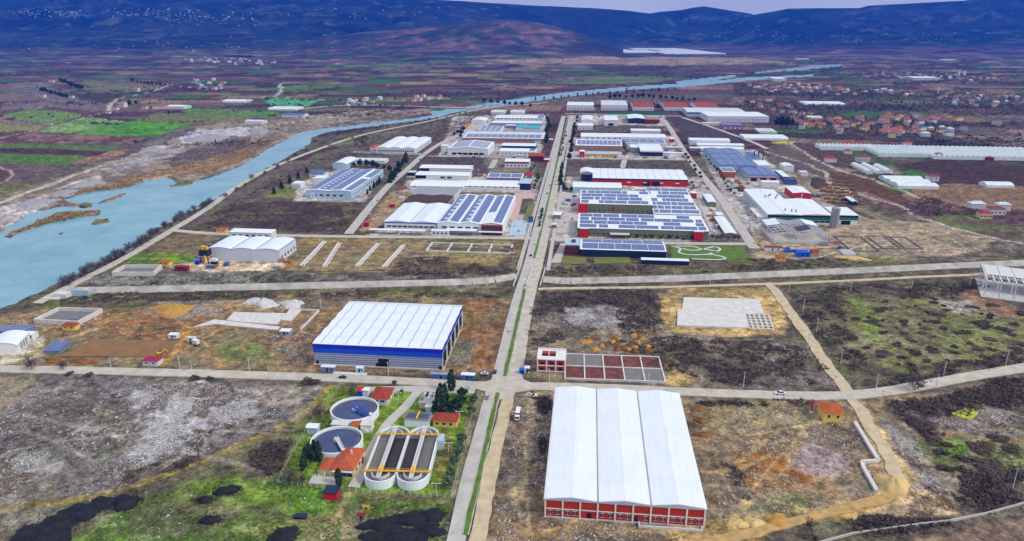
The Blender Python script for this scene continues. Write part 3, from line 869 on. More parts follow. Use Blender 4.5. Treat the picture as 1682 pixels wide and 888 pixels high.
me = bpy.data.meshes.new('ground')
nv = NR * NC
me.vertices.add(nv)
me.vertices.foreach_set('co', np.stack([GX, GY, GZ], 1).astype(np.float32).ravel())
i0 = (np.arange(NR - 1)[:, None] * NC + np.arange(NC - 1)[None, :]).ravel()
quads = np.stack([i0, i0 + 1, i0 + 1 + NC, i0 + NC], 1).astype(np.int32)
nf = len(quads)
me.loops.add(nf * 4)
me.loops.foreach_set('vertex_index', quads.ravel())
me.polygons.add(nf)
me.polygons.foreach_set('loop_start', np.arange(0, nf * 4, 4, dtype=np.int32))
me.polygons.foreach_set('use_smooth', np.ones(nf, bool))
me.update()
ca_ = me.color_attributes.new('Col', 'FLOAT_COLOR', 'POINT')
ca_.data.foreach_set('color', COLR.ravel())

gm = bpy.data.materials.new('ground_cover')
gm.use_nodes = True
t = gm.node_tree
b = t.nodes['Principled BSDF']
b.inputs['Roughness'].default_value = 0.95
b.inputs['Specular IOR Level'].default_value = 0.1
vc = t.nodes.new('ShaderNodeVertexColor')
vc.layer_name = 'Col'
geo = t.nodes.new('ShaderNodeNewGeometry')


def noise(scale, detail, rough=0.6):
    n = t.nodes.new('ShaderNodeTexNoise')
    n.inputs['Scale'].default_value = scale
    n.inputs['Detail'].default_value = detail
    n.inputs['Roughness'].default_value = rough
    t.links.new(geo.outputs['Position'], n.inputs['Vector'])
    return n


def mrange(src, a, b_, c, d):
    r = t.nodes.new('ShaderNodeMapRange')
    for i, v in enumerate((a, b_, c, d)):
        r.inputs[i + 1].default_value = v
    t.links.new(src, r.inputs[0])
    return r.outputs[0]


def mixn(kind, f, a, b_):
    m = t.nodes.new('ShaderNodeMix')
    m.data_type = 'RGBA'
    m.blend_type = kind
    for s, i in ((f, 0), (a, 6), (b_, 7)):
        if hasattr(s, 'links') or isinstance(s, bpy.types.NodeSocket):
            t.links.new(s, m.inputs[i])
        else:
            m.inputs[i].default_value = s
    return m.outputs[2]


nf1 = noise(0.55, 5, 0.7)
nf2 = noise(0.16, 5, 0.7)
nf3 = noise(1.7, 2, 0.5)
c1 = mixn('MULTIPLY', 1.0, vc.outputs['Color'], mrange(nf1.outputs['Fac'], 0.32, 0.68, 0.42, 1.6))
c2 = mixn('MULTIPLY', 1.0, c1, mrange(nf2.outputs['Fac'], 0.32, 0.68, 0.5, 1.5))
pw = t.nodes.new('ShaderNodeMath')
pw.operation = 'MULTIPLY'
t.links.new(mrange(nf3.outputs['Fac'], 0.50, 0.60, 0.0, 1.0), pw.inputs[0])
t.links.new(vc.outputs['Alpha'], pw.inputs[1])
pw2 = t.nodes.new('ShaderNodeMath')
pw2.operation = 'MULTIPLY'
t.links.new(pw.outputs[0], pw2.inputs[0])
t.links.new(mrange(nf2.outputs['Fac'], 0.40, 0.62, 0.15, 1.0), pw2.inputs[1])
c3 = mixn('MIX', pw2.outputs[0], c2, (*lin(206, 204, 206), 1))
hs = t.nodes.new('ShaderNodeHueSaturation')
hs.inputs['Saturation'].default_value = 1.04
t.links.new(c3, hs.inputs['Color'])
t.links.new(hs.outputs['Color'], b.inputs['Base Color'])
bp = t.nodes.new('ShaderNodeBump')
bp.inputs['Strength'].default_value = 0.7
bp.inputs['Distance'].default_value = 0.6
t.links.new(nf1.outputs['Fac'], bp.inputs['Height'])
t.links.new(bp.outputs['Normal'], b.inputs['Normal'])
me.materials.append(gm)
structure('ground', me)

# ------------------------------------------------------------------ water
wm = bpy.data.materials.new('river_water')
wm.use_nodes = True
t = wm.node_tree
b = t.nodes['Principled BSDF']
b.inputs['Roughness'].default_value = 0.22
b.inputs['IOR'].default_value = 1.33
geo = t.nodes.new('ShaderNodeNewGeometry')
n1 = noise(0.02, 6, 0.65)
n2 = noise(0.35, 3)
c1 = mixn('MIX', mrange(n1.outputs['Fac'], 0.35, 0.65, 0.0, 1.0), (*lin(92, 148, 168), 1), (*lin(124, 172, 184), 1))
t.links.new(c1, b.inputs['Base Color'])
bp = t.nodes.new('ShaderNodeBump')
bp.inputs['Strength'].default_value = 0.25
bp.inputs['Distance'].default_value = 0.2
t.links.new(n2.outputs['Fac'], bp.inputs['Height'])
t.links.new(bp.outputs['Normal'], b.inputs['Normal'])
mb = MB()
wp = PP([(-300, 620), (100, 478), (330, 345), (440, 285), (520, 238), (600, 216), (760, 190), (900, 172), (1100, 149), (1420, 122), (1420, 100), (1150, 112), (900, 142), (680, 172), (470, 205), (300, 255), (-300, 400)], -1.9)
mb.poly([(p[0], p[1], -1.9) for p in wp])
structure('river', mb.mesh('river', wm))


# ------------------------------------------------------------------ roads
def smooth_line(pts, n=3):
    p = np.array(pts, float)
    for _ in range(n):
        q = np.empty((len(p) * 2 - 2, 2))
        q[0::2] = p[:-1] * 0.75 + p[1:] * 0.25
        q[1::2] = p[:-1] * 0.25 + p[1:] * 0.75
        p = np.vstack([p[:1], q, p[-1:]])
    return p


def ribbon(name, pts, wid, mat, z=0.05, jitter=0.0, skirt=1.2, step=6.0, px=True, sm=2, seed=1):
    line = smooth_line(PP(pts) if px else np.array(pts, float), sm)
    seg = np.hypot(*np.diff(line, axis=0).T)
    s = np.concatenate([[0], np.cumsum(seg)])
    n = max(2, int(s[-1] / step))
    q = np.linspace(0, s[-1], n)
    x, y = np.interp(q, s, line[:, 0]), np.interp(q, s, line[:, 1])
    tx, ty = np.gradient(x), np.gradient(y)
    L = np.hypot(tx, ty)
    nx, ny = -ty / L, tx / L
    wl = wid / 2 + jitter * (fbm(q / 7.0, q * 0, seed, 3) - 0.5) * 2
    wr = wid / 2 + jitter * (fbm(q / 7.0, q * 0 + 9, seed, 3) - 0.5) * 2
    m = MB()
    for k in range(n):
        a = (x[k] + nx[k] * wl[k], y[k] + ny[k] * wl[k])
        c = (x[k] - nx[k] * wr[k], y[k] - ny[k] * wr[k])
        m.v += [(*a, z - skirt), (*a, z), (*c, z), (*c, z - skirt)]
    for k in range(n - 1):
        i = 4 * k
        for j in range(3):
            m.f.append((i + j, i + j + 1, i + 5 + j, i + 4 + j))
    m.f = [tuple(reversed(f)) for f in m.f]
    return structure(name, m.mesh(name, mat))


AVE_A, AVE_B = P(866, 445), P(925, 200)
ave_d = (AVE_B - AVE_A) / np.linalg.norm(AVE_B - AVE_A)
# carriageways (west surfaced, east dusty) with the planted median between
ribbon('road', [(720, 1010), (749, 888), (768, 794), (806, 652)], 7.2, 'asphalt', 0.10, 0.25)
ribbon('road', [(748, 1010), (785, 888), (806, 770), (834, 655)], 6.4, 'dirt_road', 0.06, 0.7)
ribbon('road', [(820, 618), (850, 490), (866, 445), (879, 388), (910, 262), (926, 190)], 8.2, 'asphalt', 0.10, 0.15)
ribbon('road', [(846, 618), (868, 490), (881, 445), (895, 388), (921, 262), (938, 190)], 8.2, 'dust_road', 0.08, 0.3)
ribbon('road', [(-120, 604), (0, 605), (130, 608), (300, 612), (500, 618), (700, 627), (800, 634), (900, 634), (1000, 637), (1150, 644), (1280, 649), (1380, 650), (1440, 645), (1500, 635), (1580, 620), (1682, 603), (1800, 585)], 9.0, 'dust_road', 0.14, 0.5)
mb = MB().prism([tuple(p) for p in PP([(790, 629), (806, 624), (812, 613), (856, 613), (860, 623), (874, 629), (874, 640), (846, 644), (842, 656), (797, 656), (797, 642), (786, 640)])], -1, 0.16)
structure('road_junction', mb.mesh('road_junction', 'dust_road'))
ribbon('service_road', [(285, 378), (340, 383), (447, 386), (560, 388), (700, 389), (800, 390), (872, 391)], 8.0, 'dust_road', 0.07, 0.3)
ribbon('service_road', [(903, 393), (960, 394), (1093, 399), (1180, 400), (1236, 400)], 8.0, 'dust_road', 0.07, 0.3)
ribbon('river_road', [(60, 498), (150, 451), (192, 431), (283, 377), (345, 340), (400, 297), (477, 261), (580, 224), (640, 211), (700, 200), (773, 181.5), (811, 175), (900, 168)], 7.5, 'dust_road', 0.09, 0.4)
ribbon('estate_road', [(572, 384), (611, 335), (640, 301), (669, 278), (694, 254), (726, 233), (752, 222), (782, 208), (800, 200)], 9.0, 'asphalt', 0.08, 0.3)
ribbon('estate_road', [(1090, 196), (1100, 209), (1125, 251), (1152, 287), (1172, 309), (1205, 357), (1231, 396), (1240, 408)], 10.0, 'asphalt', 0.08, 0.3)
ribbon('estate_road', [(1120, 192), (1180, 212), (1240, 234), (1260, 244)], 8.0, 'dust_road', 0.06, 0.6)
ribbon('estate_road', [(928, 186), (1000, 187), (1090, 190), (1120, 190)], 8.0, 'pave', 0.05, 0.3)
ribbon('estate_road', [(704, 256), (760, 257), (830, 258), (890, 259)], 6.0, 'pave', 0.05, 0.3)
ribbon('estate_road', [(930, 259), (1010, 260), (1060, 261), (1126, 262)], 6.0, 'pave', 0.05, 0.3)
ribbon('estate_road', [(806, 276), (814, 262)], 8.0, 'pave', 0.03, 0.3)
ribbon('estate_road', [(1022, 276), (1026, 262)], 8.0, 'pave', 0.03, 0.3)
ribbon('dirt_road', [(1262, 466), (1280, 484), (1304, 520), (1340, 570), (1366, 610), (1398, 648)], 7.0, 'dirt_road', 0.05, 1.3)
ribbon('dirt_road', [(884, 474), (980, 472), (1070, 472), (1180, 468), (1262, 466), (1400, 460), (1540, 453), (1682, 447), (1760, 444)], 4.4, 'dirt_road', 0.03, 1.0)
ribbon('dirt_road', [(1396, 652), (1412, 672), (1434, 706), (1462, 752), (1480, 800)], 6.0, 'dirt_road', 0.03, 1.6)
ribbon('dirt_road', [(1480, 800), (1440, 822), (1330, 850), (1240, 872), (1120, 900)], 4.5, 'haul_clay', 0.02, 2.0)
ribbon('bridge_road', [(480, 180), (560, 172), (640, 172.5), (720, 176), (790, 177.5), (812, 176)], 9.0, 'dust_road', 0.35, 0.2)
ribbon('works_drive', [(690, 638), (678, 652), (666, 668), (640, 690), (622, 716), (606, 748), (592, 781), (580, 800)], 5.0, 'pave', 0.06, 0.3)
ribbon('works_drive', [(600, 640), (660, 638), (700, 638), (780, 642)], 6.5, 'pave', 0.05, 0.3)
for (p, q, wd) in (((764, 879), (818, 645), 2.2), ((829, 618), (862, 474), 2.4), ((877, 424), (889, 378), 2.0), ((892, 366), (906, 306), 2.0), ((909, 292), (918, 256), 2.0), ((920, 248), (932, 192), 2.0)):
    line = [P(*p), P(*q)]
    ribbon('median_strip', line, wd + 0.7, 'kerb', 0.24, 0.0, 1.2, 8, False, 0)
    ribbon('median_planting', line, wd - 0.2, 'lawn', 0.30, 0.5, 0.3, 3, False, 0)
# pavements beside the avenue inside the estate
for off in (-11.8, 13.2):
    a, b_ = P(874, 444) + np.array([ave_d[1], -ave_d[0]]) * off, P(932, 190) + np.array([ave_d[1], -ave_d[0]]) * off
    ribbon('pavement', [a, b_], 3.4, 'pave', 0.20, 0.1, 1.2, 20, False, 0)

for nm, q, mt, zt in (('earth_pad', [(97, 585), (158, 556), (288, 560), (274, 585)], 'pad_earth', 0.15), ('pond', [(1562, 678), (1580, 672), (1612, 671), (1604, 680), (1598, 688), (1582, 687)], 'pond_algae', 0.02)):
    structure(nm, MB().prism([tuple(p) for p in smooth_line([P(*p) for p in q + q[:1]], 2 if nm == 'pond' else 0)[:-1]], -1.0, zt).mesh(nm, mt))
# ------------------------------------------------------------------ buildings
def rotm(a):
    return np.array([[math.cos(a), -math.sin(a)], [math.sin(a), math.cos(a)]])


class Hall:
    """a shed on the estate grid, built from three surveyed eave corners (front left, front right, back left)"""

    def __init__(self, label, FL, FR, BL, gy=None, h=None, wall='white_paint', roof='white_sheet', form='gx', n=1, rise=1.5,
                 rot=GRID, name='factory_hall', cat='factory', group=None, over=0.35, depth=None, width=None, th=0.3, z0=-0.8):
        if h is None:
            h = max(3.0, min(16.0, height_at(FL[0], FL[1], gy)))
        a, b_, c = P(*FL, h), P(*FR, h), P(*BL, h)
        ex = rotm(rot) @ np.array([1.0, 0])
        ey = rotm(rot) @ np.array([0, 1.0])
        self.W = width or float((b_ - a) @ ex)
        self.D = depth or float((c - a) @ ey)
        self.h = h
        self.form, self.n, self.rise, self.th = form, n, rise, th
        self.e = thing(name, label, cat, (a[0], a[1], 0), rot, group)
        W, D = self.W, self.D
        span = W if form.endswith('y') else D
        self.prof = self.profile(span)
        # walls
        m = MB()
        if form in ('flat', 'hip'):
            m.box(0, W, 0, D, z0, h - 0.02)
        else:
            ext = [(0, z0)] + [(s, h + z - 0.02) for s, z in self.prof] + [(span, z0)]
            L = D if form.endswith('y') else W
            pt = (lambda s, z, q: (s, q, z)) if form.endswith('y') else (lambda s, z, q: (q, s, z))
            k = len(ext)
            i = len(m.v)
            m.v += [pt(s, z, 0) for s, z in ext] + [pt(s, z, L) for s, z in ext]
            m.f += [tuple(range(i, i + k)), tuple(reversed(range(i + k, i + 2 * k)))]
            for j in range(k):
                jj = (j + 1) % k
                m.f.append((i + j, i + k + j, i + k + jj, i + jj))
        self.wall = part('wall', m, wall, self.e)
        # roof
        m = MB()
        if form == 'flat':
            m.box(-over, W + over, -over, D + over, h, h + th)
        elif form == 'hip':
            q = min(W, D) / 2
            o = over + 0.25
            B = [(-o, -o), (W + o, -o), (W + o, D + o), (-o, D + o)]
            r0, r1 = ((q, D / 2), (W - q, D / 2)) if W >= D else ((W / 2, q), (W / 2, D - q))
            zt = h + rise
            bz = h - 0.05
            tp = [(*r0, zt), (*r1, zt)]
            bb = [(x, y, bz) for x, y in B]
            if W >= D:
                m.poly([bb[0], bb[1], tp[1], tp[0]]).poly([bb[1], bb[2], tp[1]]).poly([bb[2], bb[3], tp[0], tp[1]]).poly([bb[3], bb[0], tp[0]])
            else:
                m.poly([bb[0], bb[1], tp[0]]).poly([bb[1], bb[2], tp[1], tp[0]]).poly([bb[2], bb[3], tp[1]]).poly([bb[3], bb[0], tp[0], tp[1]])
            m.poly(list(reversed(bb)))
        else:
            L = D if form.endswith('y') else W
            self._sheet(m, -over, span + over, -over, L + over, 0.0, th)
        self.roof = part('roof', m, roof, self.e)

    def profile(self, span):
        f, n, r = self.form, self.n, self.rise
        pts = []
        if f in ('gx', 'gy'):
            for k in range(n):
                pts += [(span * k / n, 0), (span * (k + 0.5) / n, r)]
            pts.append((span, 0))
        elif f in ('ax', 'ay'):
            q = 8
            for k in range(n):
                for j in range(q):
                    pts.append((span * (k + j / q) / n, r * math.sin(math.pi * j / q) ** 0.8))
            pts.append((span, 0))
        elif f in ('sx', 'sy'):          # saw-tooth
            for k in range(n):
                pts += [(span * k / n, 0), (span * (k + 0.8) / n, r)]
            pts.append((span, 0))
        elif f in ('mx', 'my'):          # single pitch rising to the back
            pts = [(0, 0), (span, r)]
        else:
            pts = [(0, 0), (span, 0)]
        return pts

    def z(self, s):
        xs = [p[0] for p in self.prof]
        zs = [p[1] for p in self.prof]
        return float(np.interp(s, xs, zs))

    def _sheet(self, m, s0, s1, l0, l1, dz, th):
        ss = [s0] + [p[0] for p in self.prof if s0 + 1e-3 < p[0] < s1 - 1e-3] + [s1]
        xs = [p[0] for p in self.prof]
        zs = [p[1] for p in self.prof]

        def zz(s):
            if s < xs[0]:
                return zs[0] + (zs[1] - zs[0]) / (xs[1] - xs[0]) * (s - xs[0])
            if s > xs[-1]:
                return zs[-1] + (zs[-1] - zs[-2]) / (xs[-1] - xs[-2]) * (s - xs[-1])
            return float(np.interp(s, xs, zs))
        pt = (lambda s, z, q: (s, q, z)) if self.form.endswith('y') else (lambda s, z, q: (q, s, z))
        i = len(m.v)
        k = len(ss)
        for q in (l0, l1):
            for d in (0, th):
                m.v += [pt(s, self.h + zz(s) + dz + d, q) for s in ss]
        for j in range(k - 1):
            a, b_, c, d = i + j, i + k + j, i + 2 * k + j, i + 3 * k + j
            m.f += [(b_, b_ + 1, d + 1, d), (a, c, c + 1, a + 1), (a, a + 1, b_ + 1, b_), (c, d, d + 1, c + 1)]
        m.f += [(i, i + k, i + 3 * k, i + 2 * k), (i + k - 1, i + 3 * k - 1, i + 4 * k - 1, i + 2 * k - 1)]

    def cover(self, name, mat, x0, x1, y0, y1, dz=0.36, th=0.12, parent=None):
        """something laid on the roof (solar array, rooflight) over a fraction of it"""
        W, D = self.W, self.D
        m = MB()
        if self.form == 'flat':
            m.box(W * x0, W * x1, D * y0, D * y1, self.h + dz, self.h + dz + th)
        elif self.form.endswith('y'):
            self._sheet(m, W * x0, W * x1, D * y0, D * y1, dz, th)
        else:
            self._sheet(m, D * y0, D * y1, W * x0, W * x1, dz, th)
        return part(name, m, mat, parent or self.roof)

    def arrays(self, cols, rows, fx=(0.03, 0.97), fy=(0.05, 0.95), gap=0.12, mat='solar', drop=0.0, seed=1, gapy=None):
        rr = random.Random(seed)
        gapy = gap if gapy is None else gapy
        for i in range(cols):
            for j in range(rows):
                if rr.random() < drop:
                    continue
                w_, d_ = (fx[1] - fx[0]) / cols, (fy[1] - fy[0]) / rows
                x0, y0 = fx[0] + w_ * (i + gap / 2), fy[0] + d_ * (j + gapy / 2)
                self.cover('solar_array', mat, x0, x0 + w_ * (1 - gap), y0, y0 + d_ * (1 - gapy))

    def band(self, name, mat, z0, z1, sides='f', out_=0.12, x0=0.0, x1=1.0):
        """cladding band proud of the wall"""
        W, D = self.W, self.D
        m = MB()
        if 'f' in sides:
            m.box(W * x0 - (out_ if x0 == 0 else 0), W * x1 + (out_ if x1 == 1 else 0), -out_, 0.02, z0, z1)
        if 'r' in sides:
            m.box(W - 0.02, W + out_, 0.0, D, z0, z1)
        if 'l' in sides:
            m.box(-out_, 0.02, 0.0, D, z0, z1)
        return part(name, m, mat, self.e)

    def openings(self, name, mat, n, z0, zh, wid, side='f', a=0.04, b_=0.96, frame=None, skip=()):
        """a row of windows or doors, one object each, sharing one mesh"""
        L = self.W if side == 'f' else self.D
        me = MB().box(-wid / 2, wid / 2, -0.07, 0.05, 0, zh).mesh(name, mat)
        fr = None
        if frame:
            fr = MB().box(-wid / 2 - 0.2, wid / 2 + 0.2, -0.16, 0.05, -0.22, -0.02).mesh('sill', frame)
        for k in range(n):
            if k in skip:
                continue
            s = L * (a + (b_ - a) * (k + 0.5) / n)
            if side == 'f':
                loc, rz = (s, -0.02, z0), 0
            elif side == 'r':
                loc, rz = (self.W + 0.02, s, z0), math.pi / 2
            else:
                loc, rz = (-0.02, s, z0), -math.pi / 2
            o = link(name, me, self.e, loc, rz)
            if fr is not None:
                link('sill', fr, o)

    def block(self, name, mat, x0, x1, y0, y1, z0, z1, parent=None):
        """part given in metres in the hall's own frame"""
        return part(name, MB().box(x0, x1, y0, y1, z0, z1), mat, parent or self.e)


# --- the long white hall with a brick front, beside the junction
H = Hall('long white three-gabled hall with brick-red panelled front beside the main crossroads', (896, 818), (1157, 828), (914, 637), gy=847, wall='concrete_dark', roof='white_sheet',
         form='gy', n=3, rise=1.25, over=0.5, z0=-1.0)
W, D, h = H.W, H.D, H.h
for k in range(10):
    x = W * k / 9
    H.block('column', 'white_paint', x - 0.32, x + 0.32, -0.55, 0.05, -1, h - 0.5)
for k in range(9):
    x0, x1 = W * k / 9 + 0.32, W * (k + 1) / 9 - 0.32
    H.block('brick_panel', 'brick_red', x0, x1, -0.25, -0.02, h * 0.5, h - 0.5)
    H.block('brick_panel', 'brick_red', x0, x1, -0.25, -0.02, 0.35, h * 0.5 - 0.4)
    H.block('beam', 'white_paint', x0, x1, -0.42, -0.02, h * 0.5 - 0.4, h * 0.5)
    H.block('plinth', 'concrete', x0, x1, -0.36, -0.02, -1.0, 0.35)
    bw = x1 - x0
    if k == 2:
        H.block('door', 'dark_open', x0 + bw * 0.38, x0 + bw * 0.68, -0.3, -0.2, 0.0, 2.9)
    for q in (0.27, 0.73):
        if (k == 2) or (k == 5 and q < 0.5):
            continue
        o = H.block('window', 'glass', x0 + bw * q - 0.75, x0 + bw * q + 0.75, -0.33, -0.24, 1.5, 3.2)
        part('frame', MB().box(x0 + bw * q - 0.95, x0 + bw * q + 0.95, -0.31, -0.25, 1.3, 1.5).box(x0 + bw * q - 0.95, x0 + bw * q + 0.95, -0.31, -0.25, 3.2, 3.4).box(x0 + bw * q - 0.06, x0 + bw * q + 0.06, -0.36, -0.33, 1.5, 3.2), 'white_paint', o)
    if k == 5:
        H.block('door', 'navy', x0 + bw * 0.05, x0 + bw * 0.27, -0.3, -0.2, 0.0, 2.9)
for k in range(3):      # gable bands of grey sheet above the brick
    m = MB()
    a, b_ = W * k / 3, W * (k + 1) / 3
    y = -0.5
    m.v += [(a + 0.05, y, h - 0.5), (b_ - 0.05, y, h - 0.5), (b_ - 0.05, y, h - 0.1), ((a + b_) / 2, y, h + 1.1), (a + 0.05, y, h - 0.1)]
    m.v += [(vx, 0.0, vz) for vx, _, vz in m.v]
    m.f += [(0, 1, 2, 3, 4), (9, 8, 7, 6, 5)] + [(i, i + 5, (i + 1) % 5 + 5, (i + 1) % 5) for i in range(5)]
    part('gable_panel', m, 'silver_rib', H.e)
    for s0, s1 in ((k, k + 0.5), (k + 0.5, k + 1)):       # one part for each roof slope
        o = H.cover('roof_slope', 'white_sheet', s0 / 3 + 0.0012, s1 / 3 - 0.0012, -0.004, 1.004, 0.32, 0.06)
for k in (1, 2):
    H.block('roof_gutter', 'grey_sheet', W * k / 3 - 0.28, W * k / 3 + 0.28, -0.6, D + 0.6, h + 0.36, h + 0.52, H.roof)
for s in (0, W):
    H.block('roof_edge', 'white_paint', s - 0.75, s + 0.75, -0.6, D + 0.6, h - 0.12, h + 0.02 + 0.1, H.roof)
RED = H

# --- the blue-banded hall
H = Hall('square white-roofed hall with bright blue upper wall band on bare earth', (514, 564), (727, 571), (567, 497), gy=597, wall='silver_rib', roof='white_sheet', form='gx', n=5, rise=0.65, over=0.3)
W, D, h = H.W, H.D, H.h
H.band('cladding_band', 'deep_blue', h - 2.6, h + 0.02, 'fr', 0.3)
H.band('cladding_band', 'mid_blue', h - 5.6, h - 2.62, 'f', 0.26)
for k in range(5):
    H.band('cladding_rib', 'silver_dark', 0.9 + k * 1.35, 1.45 + k * 1.35, 'f', 0.12)
for k in range(6):
    o = H.block('column', 'white_paint', W, W + 0.5, D * k / 5.0 - (0.5 if k else 0), D * k / 5.0 + 0.4, -1, h - 2.6)
for k in range(5):
    H.block('door', 'dark_open', W - 0.05, W + 0.2, D * (k + 0.2) / 5, D * (k + 0.85) / 5, 0.3, h - 4.0)
    H.block('column', 'yellow_paint', W + 0.05, W + 0.6, D * (k + 0.5) / 5 - 0.4, D * (k + 0.5) / 5 + 0.4, -1, 3.0)
H.block('door', 'dark_open', W * 0.505, W * 0.585, -0.4, 0.05, 0.0, 5.4)
for q in (0.015, 0.485, 0.975):
    H.block('door', 'dark_open', W * q, W * q + 1.5, -0.4, 0.05, -0.2, 2.2)
for k in range(10):
    H.cover('rooflight_strip', 'pale_blue_sheet', 0.055 + k * 0.097, 0.066 + k * 0.097, 0.01, 0.99, 0.3, 0.07)
H.block('roof_edge', 'white_sheet', -0.4, W + 0.4, D - 0.3, D + 0.5, h, h + 1.2, H.roof)
H.block('plinth', 'concrete', -0.5, W + 0.5, -0.5, D + 0.5, -1, 0.3)

# --- mid-estate, west of the avenue
H = Hall('pale grey three-vaulted concrete plant hall next to the yellow batching tower', (341, 408), (462, 409), (366, 389), gy=426, wall='lilac_sheet', roof='white_sheet', form='ay', n=3, rise=1.6)
for k in range(3):
    H.block('roof_edge', 'deep_blue', H.W * (k + 1) / 3 - 0.3, H.W * (k + 1) / 3 + 0.3, -0.5, H.D + 0.4, H.h + 0.3, H.h + 0.5, H.roof)
H.openings('window', 'glass', 5, 2.0, 2.5, 2.5, 'r')
A = Hall('narrow white annex with square windows behind the grey vaulted hall', (376, 381), (447, 382), (379, 377), h=9.5, wall='white_paint', roof='white_sheet', form='mx', rise=0.6, name='factory_annex', depth=11)
A.openings('window', 'glass', 6, 5.2, 2.4, 3.0)
A.openings('window', 'glass', 2, 5.2, 2.4, 1.6, 'l')

H = Hall('white twin-gabled hall joined to the blue solar-roofed factory', (631, 364), (717, 366), (661, 334), gy=376, wall='white_paint', roof='white_sheet', form='gy', n=2, rise=1.8)
H.openings('window', 'glass', 9, 2.5, 1.6, 4.5)
H.block('roof_edge', 'grey_sheet', H.W / 2 - 0.3, H.W / 2 + 0.3, -0.3, H.D, H.h + 0.3, H.h + 0.5, H.roof)
H.band('cladding_band', 'mid_blue', H.h - 1.0, H.h, 'f', 0.15)
S = Hall('large factory roofed with long blue solar rows and white vents', (718, 366), (826, 368), (747, 320), gy=381, wall='white_paint', roof='white_sheet', form='gy', n=3, rise=1.8)
for k in range(6):
    a = k / 6
    S.cover('solar_array', 'solar_fine', a + 0.02, a + 0.142, 0.03 if k != 4 else 0.36, 0.97)
for c_ in (0.105, 0.44):
    for k in range(6):
        x, y = S.W * (c_ + 0.03), S.D * (0.06 + 0.13 * k)
        o = part('roof_vent', MB().box(x - 2.6, x + 2.6, y, y + 2.4, S.h + 1.0, S.h + 3.3), 'white_sheet', S.roof)
S.openings('window', 'glass', 5, 4.6, 1.8, 5.0, 'f', 0.05, 0.65)
S.block('canopy', 'white_sheet', S.W * 0.15, S.W * 0.62, -9, -0.2, 4.2, 4.7)
S.block('office_front', 'brick_dark', S.W * 0.68, S.W * 1.0, -2.6, -0.2, -0.5, S.h - 0.6)
for k in range(5):
    S.block('window', 'glass', S.W * (0.70 + k * 0.06), S.W * (0.735 + k * 0.06), -2.72, -2.6, 1.5, S.h - 2.2)
S.block('canopy', 'white_sheet', S.W * 0.64, S.W * 1.02, -7, -2.8, 2.9, 3.4)
H = Hall('dark flat-roofed shed behind the white twin-gabled hall', (663, 331), (735, 333), (676, 320), gy=340, wall='grey_sheet', roof='soil_dark', form='gy', n=2, rise=1.2)
H = Hall('grey ribbed shed roof in front of the long white hall', (676, 320), (746, 321), (686, 307), gy=327, wall='white_paint', roof='grey_sheet', form='sx', n=5, rise=1.0)
c = thing('canopy', 'long white carport roof along the service road below the twin-gabled hall', 'canopy', (*P(606, 383), 0), GRID)
part('roof', MB().box(0, 56, 0, 6, 3.4, 3.8), 'white_sheet', c)
for k in range(9):
    part('post', MB().box(0.5 + 6.85 * k, 0.75 + 6.85 * k, 0.3, 0.55, -0.5, 3.4), 'steel_grey', c)
H = Hall('small white gatehouse by the service road beside the solar factory', (708, 379), (737, 380), (709, 376), h=4.0, wall='white_paint', roof='white_sheet', form='flat', name='gatehouse', cat='gatehouse')
H.openings('window', 'glass', 4, 1.2, 1.4, 2.4)

H = Hall('long white hall with dark open gable at its west end', (673, 305), (762, 306), (680, 295), gy=311, wall='white_paint', roof='white_sheet', form='gx', n=1, rise=2.6)
H.block('door', 'navy', -0.15, 0.1, 2, H.D - 2, 0, H.h - 1)
H.openings('window', 'glass', 8, 3.5, 1.2, 3.0)
H = Hall('long white hall with dark blue east end beside the pink forecourt', (763, 305), (853, 306), (768, 295), gy=311, wall='white_paint', roof='white_sheet', form='gx', n=1, rise=2.6)
H.openings('window', 'glass', 8, 3.5, 1.2, 3.0)
H = Hall('dark blue office block with pale roof at the end of a long white hall', (852, 301), (871, 302), (856, 293), gy=311, wall='navy', roof='pale_blue_sheet', form='flat', name='office_block', cat='office')
H.block('sign_panel', 'red_paint', H.W, H.W + 0.3, 2, H.D - 4, 2, H.h - 1)
H = Hall('white hall with a red notice panel under the upper west terrace', (689, 275.5), (774, 276), (693, 270), gy=281, wall='white_paint', roof='white_sheet', form='gx', rise=1.6)
H.block('door', 'navy', 0.5, 14, -0.2, 0.1, 0.5, 4.5)
H = Hall('long white hall between two white halls beside the estate road', (682, 287), (771, 288), (688, 281), gy=293, wall='white_paint', roof='white_sheet', form='gx', rise=1.6)
H.block('door', 'dark_open', 0.5, 15, -0.2, 0.1, 0.5, 4.5)
H.openings('window', 'glass', 2, 1.0, 2.5, 6, 'f', 0.45, 0.7)
H = Hall('purple-walled workshop with three solar arrays', (800, 291), (858, 292), (803, 286), gy=296.5, wall='purple_wall', roof='white_sheet', form='mx', rise=1.6)
H.arrays(3, 1, (0.02, 0.98), (0.06, 0.94), 0.06)
H = Hall('small house with magenta hipped roof beside the purple workshop', (861, 288), (875, 288.5), (863, 284), gy=294, wall='plaster', roof='magenta_roof', form='hip', rise=2.5, name='house', cat='house')
H = Hall('white workshop with a magenta band facing the pale forecourt', (829, 265), (869, 265.5), (832, 260), gy=274, wall='white_paint', roof='white_sheet', form='gx', rise=1.2)
H.band('cladding_band', 'magenta_roof', H.h - 2.6, H.h - 0.2, 'f', 0.2)
H.openings('window', 'glass', 6, 1.4, 1.8, 2.6)
H = Hall('open two-storey house with red roof beside the avenue', (868, 256), (893, 256), (871, 251), gy=264, wall='brick_dark', roof='tile_red', form='hip', rise=2.2, name='house', cat='house')
H.openings('window', 'dark_open', 5, 1.0, 1.8, 2.8)
H.openings('window', 'dark_open', 5, 4.2, 1.8, 2.8)

